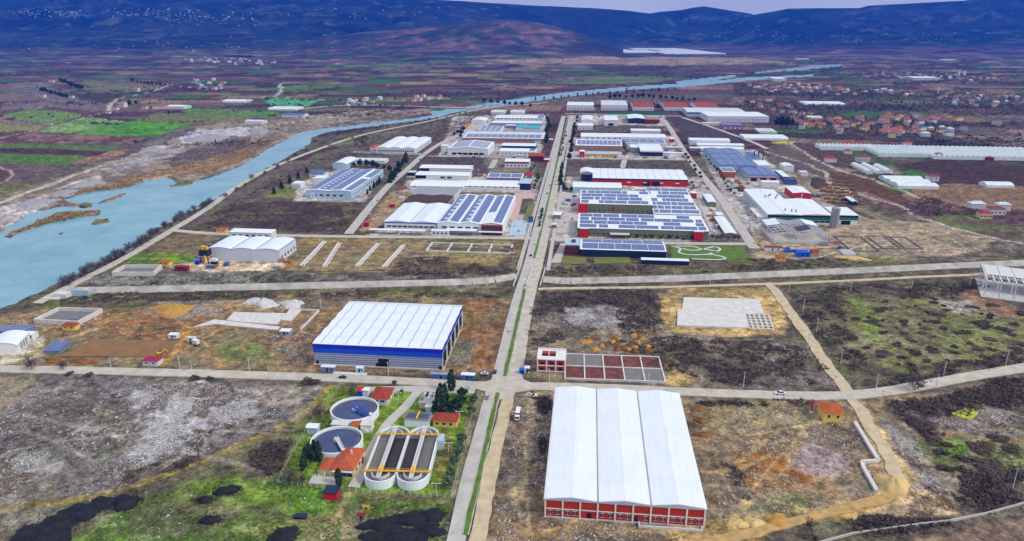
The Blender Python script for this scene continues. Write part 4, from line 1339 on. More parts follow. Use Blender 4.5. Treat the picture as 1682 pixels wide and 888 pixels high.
H = Hall('broad low white factory with three vaults beside the river road', (617, 243), (682, 244), (655, 225.5), gy=250.5, wall='white_paint', roof='white_sheet', form='ay', n=3, rise=2.0)
H.openings('window', 'glass', 16, 2.2, 2.6, 2.2)
H.openings('window', 'glass', 10, 2.2, 2.6, 3.0, 'r')
H = Hall('small orange-roofed office at the corner of the vaulted white factory', (607, 241.5), (617, 242), (612, 237.5), gy=248.5, wall='white_paint', roof='tile_orange', form='hip', rise=1.5, name='office_block', cat='office')
H.openings('window', 'glass', 3, 1.5, 1.8, 1.6)
H = Hall('small white barrel-roofed hall behind the four-bay solar factory', (546, 269), (570, 269), (562, 259.5), gy=277, wall='pale_blue_sheet', roof='white_sheet', form='ay', n=1, rise=2.4)
H = Hall('low white lean-to with flat roof running behind the barrel-roofed hall', (577, 263), (632, 264), (586, 259), gy=267, wall='white_paint', roof='white_sheet_old', form='flat')
H = Hall('pale green factory with four wide solar bays facing bare ground', (502, 312.5), (577, 314), (558, 277.5), gy=324, wall='pale_blue_sheet', roof='white_sheet', form='gy', n=2, rise=1.2)
for a, b_ in ((0.01, 0.24), (0.27, 0.50), (0.53, 0.76), (0.83, 0.99)):
    H.cover('solar_array', 'solar_fine', a, b_, 0.03, 0.985 if a < 0.8 else 0.52)
H.cover('solar_array', 'solar_fine', 0.84, 0.99, 0.6, 0.985)
for k in range(9):
    x, y = H.W * 0.375, H.D * (0.06 + 0.09 * k)
    part('roof_vent', MB().box(x - 1.4, x + 1.4, y, y + 2.6, H.h + 1.2, H.h + 2.2), 'white_sheet', H.roof)
H.openings('window', 'glass', 5, 2.2, 2.0, 4.2, 'f', 0.12, 0.85)
H.openings('window', 'glass', 14, 2.2, 2.0, 3.0, 'r')
H.block('porch', 'pale_blue_sheet', H.W * 0.1, H.W * 0.2, -4, 0.02, -0.5, 5)
H = Hall('white office with flat blue roof beside the four-bay solar factory', (508, 284), (532, 284.5), (511, 280), gy=291, wall='white_paint', roof='blue_roof', form='flat', name='office_block', cat='office')
H.openings('window', 'glass', 7, 1.0, 1.4, 1.8)
H.openings('window', 'glass', 7, 4.0, 1.4, 1.8)
H = Hall('low white annex below the blue-roofed office', (514, 292.5), (531, 293), (522, 288), h=4.5, wall='white_paint', roof='white_sheet', form='flat', name='office_annex', cat='office')
H = Hall('small white cubic building at the edge of scrub near the solar factory', (479, 301), (493, 301.5), (484, 297), gy=308.5, wall='white_paint', roof='white_sheet', form='flat', name='office_block', cat='office')
H.openings('window', 'glass', 3, 1.2, 1.4, 1.8)

H = Hall('white factory with two banks of tilted solar rows and shaded forecourt', (735, 243.5), (803, 243.5), (744, 232), gy=255, wall='white_paint', roof='white_sheet', form='gy', n=1, rise=3.0)
for k in range(7):
    H.cover('solar_array', 'solar', 0.08 + k * 0.06, 0.12 + k * 0.06, 0.08, 0.92)
    H.cover('solar_array', 'solar', 0.53 + k * 0.06, 0.57 + k * 0.06, 0.08, 0.92)
H.openings('window', 'dark_open', 6, 1.5, 3.4, 7.5, 'f', 0.1, 0.9)
H = Hall('long tan-fronted factory with a single strip of solar panels', (759, 226), (893, 226), (770, 217.5), gy=234, wall='brown_wall', roof='white_sheet_old', form='mx', rise=2.2)
H.arrays(12, 1, (0.03, 0.97), (0.1, 0.62), 0.1)
H.openings('window', 'glass', 12, 5.2, 0.9, 5.0)
H = Hall('white-roofed workshop with dark blue glazed front below the tan factory', (824, 239), (880, 239), (828, 234.5), gy=244.5, wall='navy', roof='white_sheet', form='gx', rise=1.0)
H = Hall('white house-like office hall with small solar patch near the red-roofed house', (820, 248), (880, 248), (825, 243), gy=253, wall='white_paint', roof='white_sheet', form='gx', n=2, rise=1.2)
H.arrays(1, 1, (0.82, 0.98), (0.1, 0.9), 0.05)
H.openings('window', 'glass', 9, 1.2, 1.6, 2.4)
H = Hall('white hall with continuous window band at the head of the west blocks', (812, 193.5), (894, 193.5), (815, 188.5), gy=198.5, wall='white_paint', roof='white_sheet', form='gx', rise=1.6)
H.openings('window', 'glass', 12, 4.6, 2.2, 5.0)
H.arrays(1, 1, (0.86, 0.99), (0.05, 0.95), 0.05)
H = Hall('grey-white hall between the window-band hall and the cyan roofs', (808, 201.5), (890, 201.5), (812, 198), gy=206, wall='grey_sheet', roof='white_sheet', form='gx', rise=1.6)
H = Hall('workshop with light turquoise roof north of the tan factory', (862, 210.5), (888, 210.5), (866, 205.5), gy=215, wall='white_paint', roof='cyan_roof', form='gx', rise=1.0)
H = Hall('smaller workshop with teal roof joined to the turquoise one', (847, 209), (861, 209), (851, 204), gy=214, wall='white_paint', roof='cyan_roof', form='gx', rise=1.4)
H = Hall('low hall with ranks of small solar panels west of the turquoise roofs', (786, 213.5), (822, 214), (793, 207), gy=218, wall='white_paint', roof='white_sheet_old', form='mx', rise=1.0)
H.arrays(4, 3, (0.02, 0.98), (0.04, 0.96), 0.2)
H = Hall('low grey-lilac shed roof in front of the turquoise workshops', (847, 216), (894, 216), (850, 212.5), gy=219, wall='purple_wall', roof='grey_sheet', form='gx', rise=1.0)
H = Hall('small white arched shed at the north-west corner of the estate', (774, 198), (797, 198), (783, 193.5), gy=202, wall='white_paint', roof='white_sheet', form='ay', n=1, rise=2.5)
H = Hall('small orange-walled hut beside the river road near the arched shed', (763, 204), (771, 204), (765, 202), gy=207, wall='yellow_wall', roof='tile_orange', form='hip', rise=1.5, name='hut', cat='hut')
for x0, lab in ((806, 'cream'), (838, 'plaster')):
    H = Hall({'cream': 'low white sheds below the bridge end at the estate top', 'plaster': 'white villa with dark windows near the bridge end'}[lab], (x0, 184), (x0 + 22, 184), (x0 + 3, 180), gy=187.5, wall='plaster', roof='white_sheet_old', form='gx', rise=1.5, name='shed' if lab == 'cream' else 'house', cat='shed' if lab == 'cream' else 'house')

# --- north end
H = Hall('flat white warehouse at the very head of the avenue', (931, 172.5), (975, 172.5), (934, 167), gy=180.5, wall='white_paint', roof='white_sheet', form='gx', rise=0.8)
H.openings('window', 'glass', 8, 2.0, 2.4, 3.0)
H = Hall('flat white warehouse beside the red-roofed depots', (988, 172.5), (1031, 172.5), (990, 164.5), gy=180.5, wall='white_paint', roof='white_sheet_old', form='gx', rise=0.8)
H.openings('window', 'glass', 8, 2.0, 2.4, 3.0)
for (x0, x1, lab) in ((1040, 1074, 'red-roofed depot half hidden by dark trees at the estate head'), (1092, 1131, 'long red-roofed depot with white front at the estate head'), (1144, 1180, 'red-roofed depot behind the school with blue windows')):
    H = Hall(lab, (x0, 175), (x1, 175), (x0 + 3, 167.5), gy=181, wall='white_paint', roof='tile_red', form='gx', rise=3.0, name='depot', cat='depot')
    H.openings('window', 'glass', 6, 1.2, 2.0, 2.6)
H = Hall('small white gabled hall with rounded roof near the head of the avenue', (955, 197), (973, 197), (957, 189.5), gy=201, wall='white_paint', roof='white_sheet', form='ay', rise=1.6)
H = Hall('white stepped villa with porch near the head of the avenue', (949, 206), (974, 206), (953, 202), gy=212.5, wall='white_paint', roof='white_sheet', form='gx', rise=1.5, name='villa', cat='house')
H.openings('window', 'glass', 4, 1.5, 1.6, 2.0)
H = Hall('white gabled hall with one dark doorway', (993, 197), (1015, 197.5), (995, 189), gy=206, wall='white_paint', roof='white_sheet', form='gx', rise=1.5)
H.block('door', 'dark_open', H.W * 0.3, H.W * 0.68, -0.2, 0.1, 0, 5)
H = Hall('open-fronted hall with white roof and blue flank', (1032, 194.5), (1059, 195), (1030, 188), gy=202, wall='navy', roof='white_sheet', form='gy', rise=1.8)
H.band('cladding_band', 'blue_roof', 1, H.h - 0.5, 'l', 0.2)
H = Hall('unfinished red-brown block next to the open-fronted hall', (1059, 196), (1084, 196.5), (1061, 192.5), gy=203, wall='brick_dark', roof='brown_wall', form='flat')
H.openings('window', 'dark_open', 6, 1.5, 1.8, 2.4)
H = Hall('thin white shed roof over the northern yards', (1037, 214.5), (1085, 214.5), (1038, 211), gy=218, wall='white_paint', roof='white_sheet', form='gx', rise=1.0)
H = Hall('long white ridge-roofed hall behind the solar-roofed brown factory', (954, 224), (1094, 225), (957, 218), gy=229, wall='white_paint', roof='white_sheet', form='gx', rise=1.8)
H.openings('window', 'glass', 14, 2.2, 1.6, 4)
H = Hall('low blue solar roof behind the hall with white canopy', (1022, 234.5), (1093, 234.5), (1023, 228.5), gy=238, wall='white_paint', roof='white_sheet', form='mx', rise=1.4)
H.arrays(5, 1, (0.01, 0.99), (0.05, 0.95), 0.05)
H = Hall('brown-fronted factory with a row of ten square solar arrays', (946, 238.5), (1022, 239), (948, 230), gy=247, wall='brown_wall', roof='white_sheet', form='mx', rise=1.6)
H.arrays(10, 1, (0.02, 0.98), (0.1, 0.9), 0.12)
H.openings('window', 'glass', 9, 3.0, 1.0, 3.0)
H = Hall('low pale hall with yellow window trims in front of the brown factory', (958, 252), (1016, 253), (960, 248), gy=257.5, wall='yellow_wall', roof='pale_blue_sheet', form='gx', rise=1.2)
H.openings('window', 'glass', 12, 1.2, 1.8, 2.4)
H = Hall('bright red cubic office with white parapet beside the avenue trees', (952, 248.5), (960, 248.5), (953, 246), gy=257.5, wall='red_paint', roof='white_sheet', form='flat', name='office_block', cat='office')
H = Hall('white factory with wide navy glass front and forecourt', (1052, 247), (1089, 247.5), (1052, 236), gy=255.5, wall='navy', roof='white_sheet', form='gx', rise=1.2)
H.block('fascia', 'white_paint', -0.5, H.W + 0.5, -1.0, -0.2, H.h - 2.0, H.h + 0.3)
H = Hall('white-roofed wing of the navy-fronted factory', (1036, 242), (1052, 242), (1037, 237), gy=250, wall='grey_sheet', roof='white_sheet', form='flat')
H = Hall('white-roofed plant with long bright red front', (974, 292), (1129, 294), (975, 276), gy=303, wall='red_paint', roof='white_sheet', form='gx', n=2, rise=1.4)
H.openings('door', 'dark_open', 2, 0, 5.5, 10, 'f', 0.52, 0.72)
H.band('cladding_band', 'navy', H.h - 1.8, H.h - 0.1, 'f', 0.25)
H.openings('sign_panel', 'white_paint', 4, 3.4, 1.2, 5.0, 'f', 0.3, 0.98)
for k in range(11):
    H.cover('roof_seam', 'grey_sheet', (k + 1) / 12 - 0.0012, (k + 1) / 12 + 0.0012, 0, 1, 0.3, 0.12)
H = Hall('barrel-roofed white hall at the west end of the red-fronted plant', (953, 284), (974, 284), (955, 277), gy=297, wall='grey_sheet', roof='white_sheet', form='ay', rise=2.4)
H.block('door', 'navy', 1.5, H.W - 1.5, -0.2, 0.1, 0.5, H.h - 1.5)
H = Hall('plain white hall with pale wall in front of the red-fronted plant', (941, 307), (1021, 308), (943, 298.5), gy=316.5, wall='pale_blue_sheet', roof='white_sheet', form='gx', rise=2.0)
H.block('porch', 'white_paint', H.W * 0.55, H.W * 0.66, -4, 0.02, -0.5, 4)
H.block('door', 'navy', -0.2, 0.1, 2, H.D - 2, 0.5, H.h - 1.5)

# twin saw-tooth solar halls
def patchy(Hh, rows, cols, seed):
    rr = random.Random(seed)
    for j in range(rows):
        x = 0.015
        while x < 0.94:
            wd = rr.choice([0.07, 0.1, 0.13, 0.17])
            if x + wd > 0.985:
                wd = 0.985 - x
            y0 = (j + 0.14) / rows
            if rr.random() < 0.86:
                Hh.cover('solar_array', 'solar', x, x + wd, y0, y0 + 0.55 / rows)
            x += wd + rr.choice([0.006, 0.01, 0.02])


A1 = Hall('olive-walled saw-tooth factory with patchy solar rows and planted front', (953, 334), (1072, 336), (956, 313), gy=348, wall='olive_wall', roof='white_sheet', form='sx', n=4, rise=1.4)
patchy(A1, 4, 8, 3)
A1.openings('window', 'glass', 14, 2.0, 1.4, 1.6)
A1.block('entrance_block', 'red_paint', -2, 8, -6, -0.05, -0.5, A1.h + 0.5)
A1.block('sign_panel', 'red_paint', A1.W * 0.44, A1.W * 0.48, -0.6, -0.1, 4, 7)
A2 = Hall('deep saw-tooth wing with solar rows joined to the olive-walled factory', (1074, 350.5), (1151, 352), (1066, 309), gy=356, wall='white_paint', roof='white_sheet', form='sx', n=7, rise=1.4)
patchy(A2, 7, 5, 4)
H = Hall('small bright red block at the corner of the saw-tooth wing', (1136, 317), (1145, 317.5), (1134, 314), gy=325, wall='red_paint', roof='white_sheet', form='flat', name='entrance_block', cat='office')
Bh = Hall('long saw-tooth factory with red entrance cubes and solar rows', (949, 374), (1164, 379), (952, 351), gy=387, wall='olive_wall', roof='white_sheet', form='sx', n=4, rise=1.4)
patchy(Bh, 4, 12, 5)
Bh.openings('window', 'glass', 26, 1.6, 1.8, 1.7, frame='white_paint')
for x in (2, Bh.W * 0.885):
    o = Bh.block('entrance_block', 'red_paint', x, x + 8.5, -5, -0.05, -0.5, Bh.h + 0.6)
    part('canopy', MB().box(x - 0.3, x + 8.8, -5.4, 0, Bh.h + 0.6, Bh.h + 1.0), 'white_paint', o)
Bh.block('canopy', 'plaster', Bh.W * 0.25, Bh.W * 0.40, -6, -0.05, 3.6, 4.2)
H = Hall('small white flat-roofed gatehouse on pillars beside the avenue', (909, 352.5), (921, 353), (910, 348), gy=359, wall='brown_wall', roof='white_sheet', form='flat', name='gatehouse', cat='gatehouse', over=0.8)
H = Hall('narrow white shed with green wall above the east estate road', (1163, 332), (1177, 332.5), (1157, 319), gy=339, wall='olive_wall', roof='white_sheet', form='gy', rise=0.8, name='shed', cat='shed')
H = Hall('long narrow white shed beside hedge and east estate road', (1191, 383), (1209, 383.5), (1181, 356), gy=389, wall='olive_wall', roof='white_sheet', form='gy', rise=0.8, name='shed', cat='shed')
H = Hall('small white hut north of the long narrow shed', (1178, 353), (1188, 353.5), (1176, 348), gy=357, wall='white_paint', roof='white_sheet', form='flat', name='hut', cat='hut')

H = Hall('navy factory with full solar roof beside the curving garden paths', (953, 409), (1094, 412), (956, 392.5), gy=420, wall='navy', roof='white_sheet', form='gx', rise=1.4)
H.arrays(5, 1, (0.02, 0.99), (0.05, 0.47), 0.04)
H.arrays(4, 1, (0.02, 0.99), (0.53, 0.97), 0.04)
H.openings('window', 'glass', 10, 1.4, 1.6, 1.6)
H = Hall('brown three-storey office with pale blue roof beside the navy factory', (928, 403), (951, 404), (932, 391), gy=417.5, wall='brick_dark', roof='pale_blue_sheet', form='flat', name='office_block', cat='office')
for z in (1.2, 4.4, 7.4):
    H.openings('window', 'glass', 4, z, 1.7, 2.6)
H.block('rooflight', 'navy', H.W * 0.45, H.W * 0.75, H.D * 0.4, H.D * 0.7, H.h + 0.3, H.h + 1.2, H.roof)
c = Hall('long navy canopy with white roof edge along the front garden', (1054, 426.5), (1132, 429), (1055, 423), h=3.4, wall='navy', roof='white_sheet', form='flat', name='canopy', cat='canopy', depth=6)

# --- east side
H = Hall('blue-roofed works with rows of solar panels and tall stacks', (1183, 272.5), (1242, 273), (1161, 243.5), gy=282, wall='pale_blue_sheet', roof='blue_roof', form='gy', n=2, rise=1.4)
for a, b_ in ((0.02, 0.24), (0.27, 0.49), (0.52, 0.74), (0.77, 0.98)):
    for y0, y1 in ((0.03, 0.33), (0.36, 0.62), (0.66, 0.97)):
        H.cover('solar_array', 'solar_fine', a, b_, y0, y1)
H = Hall('blue-roofed wing east of the works with stacks', (1236, 260), (1250, 260), (1219, 250), gy=266, wall='pale_blue_sheet', roof='blue_roof', form='gy', rise=0.8)
H = Hall('blue-roofed works with a red fascia stripe', (1229, 288.5), (1281, 290), (1218, 274), gy=297, wall='pale_blue_sheet', roof='blue_roof', form='gy', n=2, rise=1.2)
for a, b_ in ((0.02, 0.24), (0.27, 0.48), (0.53, 0.74), (0.77, 0.98)):
    H.cover('solar_array', 'solar_fine', a, b_, 0.05, 0.95)
H.band('cladding_band', 'red_paint', H.h - 3.0, H.h - 1.6, 'f', 0.2)
H.openings('door', 'dark_open', 3, 0, 4, 8)
H = Hall('rusty open store with small solar roof between the blue works', (1188, 282), (1209, 283), (1185, 275.5), gy=291, wall='tile_rust', roof='white_sheet', form='mx', rise=0.6, name='store', cat='shed')
H.arrays(2, 1, (0.03, 0.97), (0.06, 0.94), 0.06)
H = Hall('white lean-to roof beside the works with stacks', (1246, 271), (1266, 271), (1238, 263), gy=275, wall='white_paint', roof='white_sheet', form='flat')
H = Hall('white lean-to with blue wall beside the red-striped works', (1287, 290), (1297, 290), (1271, 279), gy=297, wall='blue_roof', roof='white_sheet', form='flat')
H = Hall('small white gabled store on bare earth below the red-striped works', (1251.5, 299), (1280, 299.5), (1251.5, 296), gy=307, wall='white_paint', roof='white_sheet', form='gx', rise=1.0, name='store', cat='shed')
H = Hall('isolated white gabled store east of the blue works', (1288, 273), (1305, 273.5), (1283, 268), gy=281, wall='white_paint', roof='white_sheet', form='gy', rise=1.8, name='store', cat='shed')
for (x0, y0, x1, yb, gy, lab) in ((1133.5, 230, 1199, 226, 237, 'uppermost of three parallel white halls above the blue works'), (1146, 238, 1222, 234.5, 241, 'middle of three parallel white halls above the blue works'), (1151, 244, 1222, 240, 247.5, 'lowest of three parallel white halls, touching the blue works')):
    Hall(lab, (x0, y0), (x1, y0 + 0.7), (x0 - 1.5, yb), gy=gy, wall='white_paint', roof='white_sheet', form='gx', rise=1.4)
for k, x in enumerate((1238, 1245, 1253)):
    g = P(x, 262)
    o = thing('chimney', 'dark steel chimney rising beside the solar-roofed blue works', 'chimney', (g[0], g[1], 0), 0, 'chimneys of the blue works')
    part('stack', MB().cyl(0, 0, 1.1, -0.5, 13 + 2 * (k == 1), 10, 0.9), 'soil_dark', o)
    part('cap', MB().cyl(0, 0, 1.3, 13 + 2 * (k == 1), 13.8 + 2 * (k == 1), 10), 'steel_grey', o)
H = Hall('huge white-roofed plant with green wall stripe and steel silo', (1262, 352), (1317, 352.8), (1226, 310.5), gy=366, wall='white_paint', roof='white_sheet', form='gy', n=1, rise=1.0)
H.band('cladding_band', 'green_stripe', H.h - 5.2, H.h - 2.6, 'f', 0.2)
H.band('cladding_band', 'dark_open', H.h - 2.4, H.h - 0.3, 'f', 0.25)
H.band('cladding_band', 'pale_blue_sheet', 1.0, H.h - 3, 'l', 0.2)
H.openings('window', 'glass', 5, 1.4, 2.0, 6.0)
for k in (2,):
    H.cover('roof_seam', 'grey_sheet', k / 4 - 0.004, k / 4 + 0.004, 0, 1, 0.3, 0.1)
for k, (a, b_) in enumerate(((0.42, 0.62), (0.56, 0.66), (0.64, 0.70), (0.60, 0.12), (0.78, 0.1), (0.9, 0.09), (0.85, 0.68), (0.72, 0.58))):
    x, y = H.W * a, H.D * b_
    part('roof_vent', MB().cyl(x, y, 0.8, H.h, H.h + 3.4, 8), 'steel_grey', H.roof)
for k, y in enumerate((0.05, 0.22)):
    o = H.block('office_annex', 'white_paint', -9, -0.25, H.D * y, H.D * (y + 0.15), -0.5, H.h - 4)
    part('window', MB().box(-9.1, -9.0, H.D * y + 2, H.D * (y + 0.15) - 2, 1.5, 3.5), 'glass', o)
H = Hall('eastern half of the green-striped plant in front of the red building', (1318, 352.8), (1367, 353.6), (1302, 327), h=H.h, wall='white_paint', roof='white_sheet', form='gy', n=1, rise=1.0)
H.band('cladding_band', 'green_stripe', H.h - 5.2, H.h - 2.6, 'f', 0.2)
H.band('cladding_band', 'dark_open', H.h - 2.4, H.h - 0.3, 'f', 0.25)
H.openings('window', 'glass', 5, 1.4, 2.0, 5.0)
H = Hall('lower east wing of the green-striped plant', (1372, 353), (1413, 356), (1352, 339.5), gy=368, wall='white_paint', roof='white_sheet', form='flat')
H.band('cladding_band', 'green_stripe', H.h - 5.0, H.h - 2.6, 'f', 0.2)
H.band('cladding_band', 'dark_open', H.h - 2.4, H.h - 0.3, 'f', 0.25)
H.block('door', 'dark_open', H.W * 0.3, H.W * 0.7, -0.3, 0.1, 0, 4)
H = Hall('bright red building with white pitched roof behind the green-striped plant', (1303, 317), (1332, 317.5), (1289, 306), gy=327, wall='red_paint', roof='white_sheet', form='gy', n=1, rise=1.2)
H.block('column', 'white_paint', H.W * 0.48, H.W * 0.52, -0.35, 0.05, -0.5, H.h)
H = Hall('grey metal shed with white roof on the eastern scrub', (1400, 331), (1409, 331.5), (1390, 323), gy=337, wall='navy', roof='white_sheet', form='gy', rise=0.8, name='shed', cat='shed')
# silo cluster
g = P(1369, 373)
o = thing('silo', 'tall ribbed steel silo before the green-striped plant', 'silo', (g[0], g[1], 0))
part('drum', MB().cyl(0, 0, 4.2, -0.5, 20, 24), 'zinc', o, False)
part('cone_roof', MB().cyl(0, 0, 4.4, 20, 22, 24, 0.8), 'zinc', o)
for z in (4, 8, 12, 16, 19.6):
    part('hoop', MB().cyl(0, 0, 4.32, z, z + 0.3, 24), 'steel_grey', o)
part('ladder', MB().box(-0.4, 0.4, -4.7, -4.2, 0, 20.5), 'steel_grey', o)

# --- steel frame hall under construction
def frame_hall():
    h = height_at(1271, 384, 397)
    a, b_, c = P(1271, 384, h), P(1359, 386, h), P(1252, 362, h)
    ex, ey = rotm(GRID) @ np.array([1, 0.]), rotm(GRID) @ np.array([0, 1.])
    W, D = (b_ - a) @ ex, (c - a) @ ey
    e = thing('steel_frame_hall', 'unfinished steel frame hall with partly sheeted double-gabled roof', 'building frame', (a[0], a[1], 0), GRID)
    zf = lambda x: h + 2.2 * (1 - abs((x / W * 2) % 1 - 0.5) * 2)
    n = 6
    for j in range(n + 1):
        y = D * j / n
        for x in (0, W / 2, W):
            part('column', MB().box(x - 0.35, x + 0.35, y - 0.35, y + 0.35, -0.5, h), 'steel_white', e)
        m = MB()
        for k in range(4):
            x0, x1 = W * k / 4, W * (k + 1) / 4
            m.beam((x0, y, zf(x0 + 1e-6)), (x1, y, zf(x1 - 1e-6)), 0.5, 0.9)
        part('rafter', m, 'steel_white', e)
    for k in range(13):
        x = W * k / 12
        m = MB().beam((x, 0, zf(x if k < 12 else x - 1e-6) + 0.5), (x, D, zf(x if k < 12 else x - 1e-6) + 0.5), 0.3, 0.35)
        part('purlin', m, 'steel_white', e)
    for (k0, k1, y0, y1, mt) in ((0, 1, 0.55, 1.0, 'white_sheet'), (1, 2, 0.6, 1.0, 'grey_sheet'), (2, 3, 0.66, 1.0, 'grey_sheet'), (2, 3, 0.2, 0.5, 'navy'), (3, 4, 0.6, 1.0, 'white_sheet')):
        x0, x1 = W * k0 / 4, W * k1 / 4
        z0, z1 = zf(x0 + 1e-6) + 0.75, zf(x1 - 1e-6) + 0.75
        m = MB()
        i = 0
        m.v += [(x0, D * y0, z0), (x1, D * y0, z1), (x1, D * y1, z1), (x0, D * y1, z0)]
        m.v += [(x, y, z + 0.15) for x, y, z in m.v[:4]]
        m.f += [(3, 2, 1, 0), (4, 5, 6, 7), (0, 1, 5, 4), (1, 2, 6, 5), (2, 3, 7, 6), (3, 0, 4, 7)]
        part('roof_sheet', m, mt, e)
    part('plinth_wall', MB().box(0, W * 0.22, -0.8, -0.4, -0.5, 2.6), 'plaster', e)
    part('plinth_wall', MB().box(W * 0.3, W, -0.8, -0.4, -0.5, 2.6), 'plaster', e)
    part('plinth_wall', MB().box(-0.8, -0.4, 0, D, -0.5, 3.0), 'plaster', e)
    part('floor_slab', MB().box(0.5, W - 0.5, 0.5, D - 0.5, -0.5, 0.1), 'dust_road', e)


frame_hall()


# --- white concrete frame on the eastern edge
def white_frame():
    h = 11.0
    a = P(1621, 463, h)
    e = thing('concrete_frame_hall', 'white precast concrete frame of an open hall on the eastern meadow', 'building frame', (a[0], a[1], 0), math.radians(-27))
    W, D = 75.0, 42.0
    for j in range(4):
        for k in range(9):
            x, y = W * k / 8, D * j / 3
            part('column', MB().box(x - 0.4, x + 0.4, y - 0.4, y + 0.4, -0.5, h), 'white_paint', e)
    for j in range(4):
        y = D * j / 3
        part('beam', MB().box(-0.6, W + 0.6, y - 0.5, y + 0.5, h, h + 1.2), 'white_paint', e)
    for k in range(17):
        x = W * k / 16
        part('rafter', MB().box(x - 0.35, x + 0.35, -0.5, D + 0.5, h + 1.25, h + 2.0), 'white_paint', e)
    for k in range(8):
        part('roof_slab', MB().box(W * k / 8 + 0.6, W * (k + 1) / 8 - 0.6, D * 0.34, D * 0.98, h + 2.05, h + 2.3), 'plaster', e)
    part('floor_slab', MB().box(-2, W + 2, -2.5, D + 2, -0.5, 0.15), 'concrete', e)


white_frame()

# --- red-framed two-storey shell by the junction and its foundation grid
H = Hall('white concrete shell with red brick infill and hollow roof beside the junction', (883, 590), (928, 591), (886, 562), gy=609, wall='brick_red', roof='white_paint', form='flat', name='building_shell', cat='building', depth=13, over=0.5, th=0.6)
W, D, h = H.W, H.D, H.h
for k in range(4):
    H.block('column', 'white_paint', W * k / 3 - 0.35, W * k / 3 + 0.35, -0.45, 0.02, -0.8, h)
for z in (h * 0.48, 0.0):
    H.block('beam', 'white_paint', -0.3, W + 0.3, -0.38, 0.015, z, z + 0.6)
for z in (0.9, h * 0.48 + 0.9):
    for k in range(3):
        H.block('window', 'dark_open', W * (k + 0.3) / 3, W * (k + 0.7) / 3, -0.12, 0.03, z, z + 1.4)
for k in range(2):
    o = H.block('roof_opening', 'brick_red', W * (0.14 + 0.27 * k), W * (0.38 + 0.27 * k), D * 0.3, D * 0.85, h + 0.62, h + 0.66, H.roof)
    part('upstand', MB().box(W * (0.14 + 0.27 * k), W * (0.38 + 0.27 * k), D * 0.3, D * 0.55, h + 0.67, h + 0.7), 'dark_open', o)  # flat dark sheet over the front part of each roof opening
H.block('parapet', 'white_paint', -0.4, W + 0.4, D - 0.4, D + 0.3, h + 0.6, h + 1.6, H.roof)
H.block('parapet', 'white_paint', -0.45, 0.1, 0, D, h + 0.6, h + 1.6, H.roof)

e = thing('foundation_grid', 'foundation grid of grey walls filled with dark red rubble beside the brick shell', 'foundation', (*P(928, 622), 0), GRID + math.radians(1.5))
Wd, Dd = 57.0, 33.0
for k in range(6):
    part('foundation_wall', MB().box(Wd * k / 5 - 0.4, Wd * k / 5 + 0.4, 0.4, Dd - 0.4, -0.6, 0.7), 'concrete', e)
for j in range(3):
    part('foundation_wall', MB().box(-0.4, Wd + 0.4, Dd * j / 2 - 0.4, Dd * j / 2 + 0.4, -0.6, 0.72), 'concrete', e)
for k in range(5):
    for j in range(2):
        mt = 'concrete_dark' if (k, j) in ((0, 1), (1, 1), (3, 0), (4, 0)) else 'old_brick_fill'
        part('infill', MB().box(Wd * k / 5 + 0.4, Wd * (k + 1) / 5 - 0.4, Dd * j / 2 + 0.4, Dd * (j + 1) / 2 - 0.4, -0.6, 0.25), mt, e)

# --- big slab on yellow ground
pts = [(1112, 535), (1112, 512), (1121, 511), (1121, 488), (1245, 492), (1256, 512), (1271, 540)]
e = thing('concrete_slab', 'pale concrete floor slab with open grid corner on yellow ground', 'slab', (*P(1112, 535), 0))
og = P(1112, 535)
full = [tuple(P(*p) - og) for p in [(1112, 535), (1113, 509), (1120, 509), (1123, 489), (1246, 492), (1255, 515), (1225, 516), (1230, 539)]]
part('slab', MB().prism(full, -0.5, 0.6), 'concrete', e)
o0 = np.array(P(1229, 539.5) - og)
vx, vy = np.array(P(1271, 541) - og) - o0, np.array(P(1222, 516) - og) - o0
for k in range(6):
    a, c = o0 + vx * k / 5, o0 + vx * k / 5 + vy
    part('ground_beam', MB().beam((*a, 0.1), (*c, 0.1), 1.0, 0.8), 'concrete', e)
for j in range(6):
    a, c = o0 + vy * j / 5, o0 + vy * j / 5 + vx
    part('ground_beam', MB().beam((*a, 0.13), (*c, 0.13), 1.0, 0.8), 'concrete', e)

# --- other foundations, basins, walls
def wall_line(name, label, cat, pts, wid, hgt, mat, z0=-0.6, group=None, px=True):
    q = [P(*p) for p in pts] if px else [np.array(p) for p in pts]
    e = thing(name, label, cat, (*q[0], 0), 0, group)
    for i in range(len(q) - 1):
        part('wall_section', MB().beam((*(q[i] - q[0]), (z0 + hgt) / 2), (*(q[i + 1] - q[0]), (z0 + hgt) / 2), wid, hgt - z0), mat, e)
    return e


for k, (x0, y0, x1, y1) in enumerate(((494, 436, 532, 396), (531, 438, 556, 399), (585, 437, 620, 400), (629, 438, 662, 402))):
    wall_line('foundation_strip', 'long pale foundation strip on tan ground beside the grey vaulted hall', 'foundation', [(x0, y0), (x1, y1)], 2.2, 0.6, 'concrete', group='foundation strips on the tan plot')
    wall_line('foundation_strip', 'long pale foundation strip on tan ground beside the grey vaulted hall', 'foundation', [(x0 + 5, y0), (x1 + 4, y1)], 0.9, 0.5, 'concrete', group='foundation strips on the tan plot')
for k in range(6):
    yk = 434 - 6.6 * k
    wall_line('foundation_strip', 'thin earth-stained footing line crossing the pale foundation strips', 'foundation', [(494 + 38 * (436 - yk) / 40, yk), (629 + 33 * (436 - yk) / 40, yk + 1.5)], 0.8, 0.4, 'footing', group='footing lines across the tan plot')
e = thing('foundation_outline', 'rectangular foundation frame with cross walls below the solar factory', 'foundation', (*P(700, 412), 0), GRID)
for k in range(5):
    part('foundation_wall', MB().box(19.0 * k - 0.8, 19.0 * k + 0.8, 0, 27, -0.5, 0.6), 'concrete', e)
